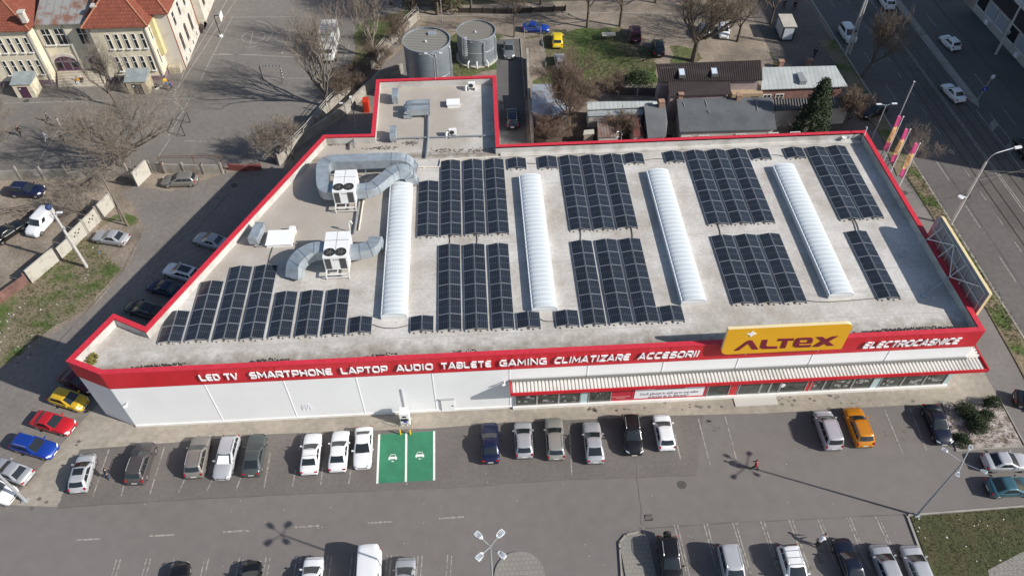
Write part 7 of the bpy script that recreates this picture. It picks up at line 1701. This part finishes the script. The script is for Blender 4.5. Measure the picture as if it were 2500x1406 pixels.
bare_tree('brown hedge shrub along the yard fence beside the tall tree', (880, 212), 3.6, 2.4, 34, 8, 3, 4, .6, m_twigr, None, .1, .07, (0, 0), 'shrub', 'bare shrubs', twigs=5, thin=.009); bare_tree('brown hedge shrub halfway along the yard fence', (930, 168), 3.6, 2.4, 35, 8, 3, 4, .6, m_twigr, None, .1, .07, (0, 0), 'shrub', 'bare shrubs', twigs=5, thin=.009)
bare_tree('brown hedge shrub at the foot of the tall upright tree', (842, 238), 3.4, 2.6, 36, 8, 3, 4, .5, m_twigr, None, .1, .07, (0, 0), 'shrub', 'bare shrubs', twigs=5, thin=.009); bare_tree('brown hedge shrub at the top of the yard fence', (978, 110), 4.2, 2.6, 37, 8, 3, 4, .7, m_twigr, None, .1, .07, (0, 0), 'shrub', 'bare shrubs', twigs=5, thin=.009)
bare_tree('bare brushwood behind the parapet, left of the rusty shed', (1345, 342), 3, 3.0, 38, 8, 3, 4, .4, m_twigr, None, .1, .06, (0, 0), 'shrub', 'bare shrubs', twigs=8); bare_tree('bare brushwood between the rusty sheds behind the parapet', (1524, 335), 2.8, 2.4, 39, 8, 3, 4, .4, m_twigr, None, .1, .06, (0, 0), 'shrub', 'bare shrubs', twigs=8)
for i, (u, v) in enumerate(((1320, 12), (1600, 8), (1770, 6), (955, 12))):
    bare_tree(['dark bare tree in the park at the top edge, above the blue sedan', 'dark bare tree in the park at the top edge, above the maroon people carrier', 'dark bare tree in the park at the top edge, above the white hatchback', 'dark bare tree at the top edge beyond the end of the yard fence'][i], (u, v), 9, 4.5, 50 + i, 6, 3, 4, .8, m_twig, None, .3, .2)
# leafy things
m_con = mat('conifer', (.022, .042, .018), .9, col2=(.05, .065, .028), scale=1.5, lo=.35, hi=.6); m_ev = mat('evergreen', (.018, .036, .012), .9, col2=(.045, .062, .022), scale=2.5, lo=.35, hi=.6)
def leafy(name, label, base, h, r, seed, m, cone=False, n=1800, size=.16, cat='tree', group=None, z0=.2):
    rn = random.Random(seed); b = G(*base); t = thing(name, label, cat, (b.x, b.y, 0), 0, group)
    g = MB(); g.tube([b, b + Vector((0, 0, h * .85))], [h * .025 + .03, .02], 7)
    for k in range(14):
        z = h * rn.uniform(.12, .85); a = rn.uniform(0, 6.3); rr_ = r * (1 - z / h if cone else .7) * .8; g.tube([b + Vector((0, 0, z * .9)), b + Vector((math.cos(a) * rr_, math.sin(a) * rr_, z))], [.04, .01], 4)
    g.build('trunk', m_bark, t); g = MB()
    cl = [(rn.uniform(0, 2 * PI), rn.random(), rn.random()) for _ in range(300 if cone else 40)]
    for i in range(n):
        a, f, z_ = cl[rn.randrange(len(cl))]
        if cone:
            z = z0 + (h - z0) * (z_ ** .9); R_ = r * (1 - (z / h)) ** .75 * (.55 + .5 * f); c = Vector((math.cos(a) * R_, math.sin(a) * R_, z)); sp = .26
        else:
            z = z0 + (h - z0) * z_; R_ = r * math.sqrt(max(.05, 1 - (z_ * 1.0) ** 2)) * (.3 + .7 * f); c = Vector((math.cos(a) * R_, math.sin(a) * R_, z)); sp = r * .2
        p = b + c + Vector((rn.gauss(0, sp), rn.gauss(0, sp), rn.gauss(0, sp * .7)))
        if p.z < .06: p.z = .06
        d = Vector((rn.gauss(0, 1), rn.gauss(0, 1), rn.gauss(0, .7))).normalized(); e = d.orthogonal().normalized(); s = size * rn.uniform(.6, 1.4)
        g.add([p - d * s, p + e * s * .45, p + d * s, p - e * s * .45], [(0, 1, 2, 3)])
    g.build('crown', m, t); return t
leafy('conifer', 'dark green conifer behind the back right parapet', (1972, 330), 8.8, 2.5, 60, m_con, True, 17000, .13)
for i, (u, v, r, h, lb) in enumerate(((2352, 1010, 1.0, 1.5, 'left of the tall evergreen shrubs in the gravel bed'), (2418, 992, .8, 1.4, 'evergreen shrub at the back right of the gravel bed'), (2402, 1020, .7, 1.1, 'small evergreen shrub on the right of the gravel bed'), (2384, 1048, 1.1, 1.3, 'broad evergreen shrub in the middle of the gravel bed'), (2345, 1078, .8, .9, 'low evergreen shrub at the front of the gravel bed'), (2372, 1028, .7, 1.2, 'upright evergreen shrub between the larger ones in the gravel bed'))):
    leafy('shrub', lb, (u, v), h, r, 70 + i, m_ev, False, 3000, .06, 'shrub', 'evergreen shrubs in the gravel bed', .05)
leafy('shrub', 'dark green shrub by the brown roofed house corner', (1560, 205), 1.8, 2.0, 80, m_ev, False, 1500, .14, 'shrub', None, .05)
leafy('ivy_tree', 'brownish evergreen at the top edge behind the larger tank', (1098, 22), 9, 2.6, 81, mat('ivy', (.05, .055, .02), .9, col2=(.11, .08, .045), scale=1.5), True, 3500, .2)
# low dry stems in the gravel bed and weeds: uncountable
g = MB(); rn = random.Random(9)
for i in range(420):
    u, v = rn.uniform(2305, 2490), rn.uniform(985, 1090); 
    if u > 2440 + (v - 977) * .52 or u < 2300 + (v - 985) * .3: continue
    p = G(u, v, .1); d = Vector((rn.gauss(0, .25), rn.gauss(0, .25), rn.uniform(.02, .3))); g.tube([p, p + d], [.02, .012], 3, cap=False)
tag(g.build('dry_stems', m_twigr), kind='stuff')
g = MB()
def tufts(px, n, s0, s1, z=.1):
    P = gp(px); xs = [p[0] for p in P]; ys = [p[1] for p in P]; k = 0
    while k < n:
        x, y = rn.uniform(min(xs), max(xs)), rn.uniform(min(ys), max(ys)); ins = False
        for i in range(len(P)):
            a, b = P[i], P[i - 1]
            if (a[1] > y) != (b[1] > y) and x < (b[0] - a[0]) * (y - a[1]) / (b[1] - a[1]) + a[0]: ins = not ins
        if not ins: k += .2; continue
        k += 1
        for q in range(3):
            d = Vector((rn.gauss(0, .5), rn.gauss(0, .5), 1)).normalized() * rn.uniform(s0, s1); e = Vector((rn.gauss(0, 1), rn.gauss(0, 1), 0)).normalized() * .035; o = Vector((x + rn.gauss(0, .06), y + rn.gauss(0, .06), z)); g.add([o - e, o + e, o + d], [(0, 1, 2)], rn.choice((0, 0, 1)))
tufts([(2232, 400), (2300, 500), (2490, 800), (2490, 880), (2400, 741), (2270, 520), (2200, 430)], 1500, .08, .22)
tufts([(2222, 1262), (2500, 1240), (2500, 1400), (2290, 1406), (2252, 1340)], 1500, .03, .08)
tufts([(0, 895), (110, 815), (215, 745), (300, 655), (275, 640), (240, 600), (200, 570), (130, 640), (60, 700)], 1800, .08, .25, .01)
tufts([(1340, 178), (1400, 120), (1600, 125), (1602, 200), (1400, 205)], 1500, .1, .3, .01); tufts([(1100, 95), (1230, 95), (1220, 165), (1110, 185)], 500, .1, .25, .01)
tag(g.build('grass_tufts', [mat('tuft_green', (.045, .075, .016), .9, var=.3, scale=1), mat('tuft_dry', (.12, .10, .05), .9, var=.2, scale=1)]), kind='stuff')
g = MB()
for i in range(16):
    u, v = rn.uniform(2240, 2490), rn.uniform(1260, 1400); p = G(u, v, .12); g.obox(tuple(p), (rn.uniform(.05, .18), rn.uniform(.04, .12), .02), rn.random() * 3)
for i in range(60):
    u, v = rn.uniform(250, 2200), rn.uniform(1130, 1390); p = G(u, v, .018); g.obox(tuple(p), (rn.uniform(.03, .08), rn.uniform(.03, .07), .012), rn.random() * 3)
tag(g.build('paper_scraps', mat('scrap', (.6, .6, .58), .8)), kind='stuff')
# ------------------------------------------------------------------ people
m_skin = mat('skin', (.42, .26, .19), .6)
def skin_obj(name, verts, edges, radii, m, parent, root=0):
    me = bpy.data.meshes.new(name); me.from_pydata([tuple(v) for v in verts], edges, []); me.materials.append(m)
    o = bpy.data.objects.new(name, me); COL.objects.link(o); o.parent = parent; ORG[o.name] = Vector()
    s = o.modifiers.new('skin', 'SKIN'); s.use_smooth_shade = True
    for i, r_ in enumerate(radii): sv = me.skin_vertices[0].data[i]; sv.radius = (r_, r_) if not isinstance(r_, tuple) else r_; sv.use_root = (i == root)
    sb = o.modifiers.new('subdivision', 'SUBSURF'); sb.levels = 1; sb.render_levels = 1
    return o
def person(px, heading, label, jacket, trousers, hair=(.04, .025, .02), pose='walk', shoes=(.05, .05, .05), z=0.0, bag=None, scale=1.0, lower=0):
    b = G(*px); t = thing('person', label, 'person', (b.x, b.y, z), heading, 'people'); t.scale = (scale,) * 3
    st = {'walk': .30, 'stand': .06, 'sit': .0, 'photo': .05, 'bend': .05}[pose]
    V, E, Rr = [], [], []
    def v(p, r, par=None):
        V.append(Vector(p)); Rr.append(r)
        if par is not None: E.append((par, len(V) - 1))
        return len(V) - 1
    hipz = .92; lean = {'bend': .45, 'photo': .12, 'walk': .06}.get(pose, 0)
    if pose == 'sit': hipz = .5
    pel = v((0, 0, hipz), .13); wst = v((lean * .25, 0, hipz + .2), .12, pel); ch = v((lean * .7, 0, hipz + .42), (.15, .15), wst); nk = v((lean * 1.0, 0, hipz + .56), .06, ch); hd0 = v((lean * 1.15 + .01, 0, hipz + .64), .075, nk); hd1 = v((lean * 1.25 + .02, 0, hipz + .76), .088, hd0); v((lean * 1.25 + .11, 0, hipz + .68), .018, hd0)
    legs = []; arms = []
    for s in (1, -1):
        f = st * s
        if pose == 'sit': pts = [((.03, s * .1, hipz - .01), .095), ((.42, s * .12, hipz), .07), ((.45, s * .12, .08), .045), ((.58, s * .13, .05), .04)]
        else: pts = [((0, s * .1, hipz - .07), .095), ((f * .55 + .04, s * .1, .5), .07), ((f * 1.1 - (.06 if f < 0 else 0), s * .1, .09 + (.05 if f < -.1 else 0)), .045), ((f * 1.1 + .13, s * .11, .05), .04)]
        p = pel; L = []
        for q, r_ in pts: p = v(q, r_, p); L.append(p)
        legs.append(L)
        c = V[ch]; sh = (c.x, s * .19, c.z + .03)
        if pose == 'photo': pts = [(sh, .06), ((sh[0] + .1, s * .26, sh[2] - .25), .048), ((sh[0] + .3, s * .1, sh[2] + .02), .036), ((sh[0] + .36, s * .07, sh[2] + .06), .034)]
        elif pose == 'bend': pts = [(sh, .06), ((sh[0] + .12, s * .24, sh[2] - .22), .048), ((sh[0] + .3, s * .16, sh[2] - .36), .036), ((sh[0] + .37, s * .14, sh[2] - .42), .034)]
        else: pts = [(sh, .06), ((sh[0] - f * .35, s * .25, sh[2] - .27), .048), ((sh[0] - f * .75 + .08, s * .24, sh[2] - .5), .036), ((sh[0] - f * .9 + .11, s * .235, sh[2] - .58), .034)]
        p = ch; L = []
        for q, r_ in pts: p = v(q, r_, p); L.append(p)
        d = (V[L[3]] - V[L[2]]).normalized()
        for k in range(4):
            a = v(V[L[3]] + d * .045 + Vector((0, (k - 1.5) * .019, 0)), .009, L[3]); v(V[a] + d * (.05, .062, .058, .042)[k] + Vector((0, 0, -.012)), .0075, a)
        a = v(V[L[3]] + d * .01 + Vector((.02, -s * .035, .01)), .011, L[3]); v(V[a] + d * .04, .009, a)
        arms.append(L)
    skin_obj('body', V, E, Rr, m_skin, t)
    def sub(chain, ex, nm, m):
        idx = {}; vv, ee, rr_ = [], [], []
        for c in chain:
            pr = None
            for i in c:
                if i not in idx: idx[i] = len(vv); vv.append(V[i]); r_ = Rr[i] if not isinstance(Rr[i], tuple) else Rr[i][0]; rr_.append(r_ + ex)
                if pr is not None and (idx[pr], idx[i]) not in ee: ee.append((idx[pr], idx[i]))
                pr = i
        return skin_obj(nm, vv, ee, rr_, m, t)
    mj = mat('cloth_%d_%d_%d' % tuple(int(c * 999) for c in jacket), jacket, .85); mt = mat('cloth_%d_%d_%d' % tuple(int(c * 999) for c in trousers), trousers, .85)
    sub([[pel, wst, ch, nk], [ch] + arms[0][:3], [ch] + arms[1][:3]], .025, 'jacket', mj)
    sub([[pel] + legs[0][:3], [pel] + legs[1][:3]], .018, 'trousers', mt)
    g = MB(); h = V[hd1]; g.ball((h.x - .02, h.y, h.z + .01), .104, 8, 0, 1.0); g.build('hair', mat('hair_%d' % int(hair[0] * 999), hair, .8), t, local=True, smooth=True)
    for L in legs: a, c = V[L[2]], V[L[3]]; g = MB(); g.tube([a + Vector((-.04, 0, -.03)), c + Vector((.03, 0, 0))], [.055, .045], 8); g.build('shoe', mat('shoe_%d' % int(shoes[0] * 999), shoes, .7), t, local=True)
    if bag: g = MB(); c = V[ch]; g.box(c.x - .3, -.16, c.z - .3, c.x - .13, .16, c.z + .12); g.build('backpack', mat('bag_%d_%d' % (int(bag[0] * 999), int(bag[2] * 999)), bag, .8), t, local=True, bevel=.05)
    return t
person((268, 1168), R(60), 'man in navy jacket and blue jeans holding a camera between two parked cars', (.015, .02, .035), (.04, .07, .13), pose='photo')
t_ = G(268, 1168); g = MB(); g.obox((t_.x + .26, t_.y + .42, 1.42), (.14, .1, .09), R(60)); tag(g.build('camera', m_trim, org=(t_.x + .26, t_.y + .42, 1.37)), 'small black camera held up by the man in navy', 'camera')
person((1841, 1146), R(150), 'woman in a bright red jacket and dark trousers walking across the car park', (.36, .012, .03), (.02, .018, .02), (.12, .05, .02))
person((1993, 1332), R(35), 'person in a white top and black trousers bending next to the navy sedan', (.72, .72, .74), (.015, .015, .017), pose='bend')
SCHP = [((52, 332), 100, 'pupil in black clothes with reddish hair on the schoolyard', (.012, .012, .014), (.012, .012, .014), 'walk', (.2, .05, .03)), ((121, 298), 40, 'pupil in a grey top and dark trousers striding on the schoolyard', (.12, .12, .13), (.03, .03, .035), 'walk', (.05, .03, .02)),
 ((149, 311), 200, 'pupil all in white, nearest the big bare tree on its left', (.6, .6, .6), (.55, .55, .55), 'stand', (.05, .03, .02)), ((115, 345), 60, 'pupil in a pale blue grey tracksuit on the schoolyard', (.38, .44, .5), (.34, .38, .43), 'walk', (.05, .03, .02)),
 ((158, 350), 80, 'pupil in dark brown seen through the edge of the big bare tree', (.06, .045, .04), (.05, .04, .04), 'stand', (.05, .03, .02)), ((226, 322), 0, 'pupil in a white shirt leaning forward under the big bare tree', (.62, .6, .6), (.1, .09, .09), 'bend', (.05, .03, .02))]
for px, a, lb, j, tr, po, hr in SCHP: person(px, R(a), lb, j, tr, hr, po, scale=.97)
person((194, 206), R(-90), 'person in a mustard top and pale jeans sitting on the school steps', (.5, .25, .02), (.4, .42, .46), pose='sit', z=.0); person((204, 204), R(-90), 'person in dark clothes with a white cap sitting on the school steps', (.06, .05, .04), (.05, .05, .05), (.7, .65, .65), 'sit')
person((408, 213), R(-60), 'person in a bright yellow jacket and jeans by the school corner', (.7, .42, .01), (.08, .12, .2), pose='stand'); person((423, 222), R(200), 'person in a blue top with a red backpack by the school corner', (.02, .14, .42), (.015, .015, .02), pose='walk', bag=(.45, .02, .08), shoes=(.7, .7, .7))
person((1987, 140), R(230), 'person in dark blue walking on the shaded corner pavement', (.02, .03, .08), (.015, .02, .04)); person((1938, 25), R(80), 'person in black at the top of the corner pavement', (.01, .01, .012), (.012, .012, .015)); person((1912, 22), R(80), 'person in dark grey near the kiosk at the top edge', (.03, .03, .035), (.02, .02, .025))
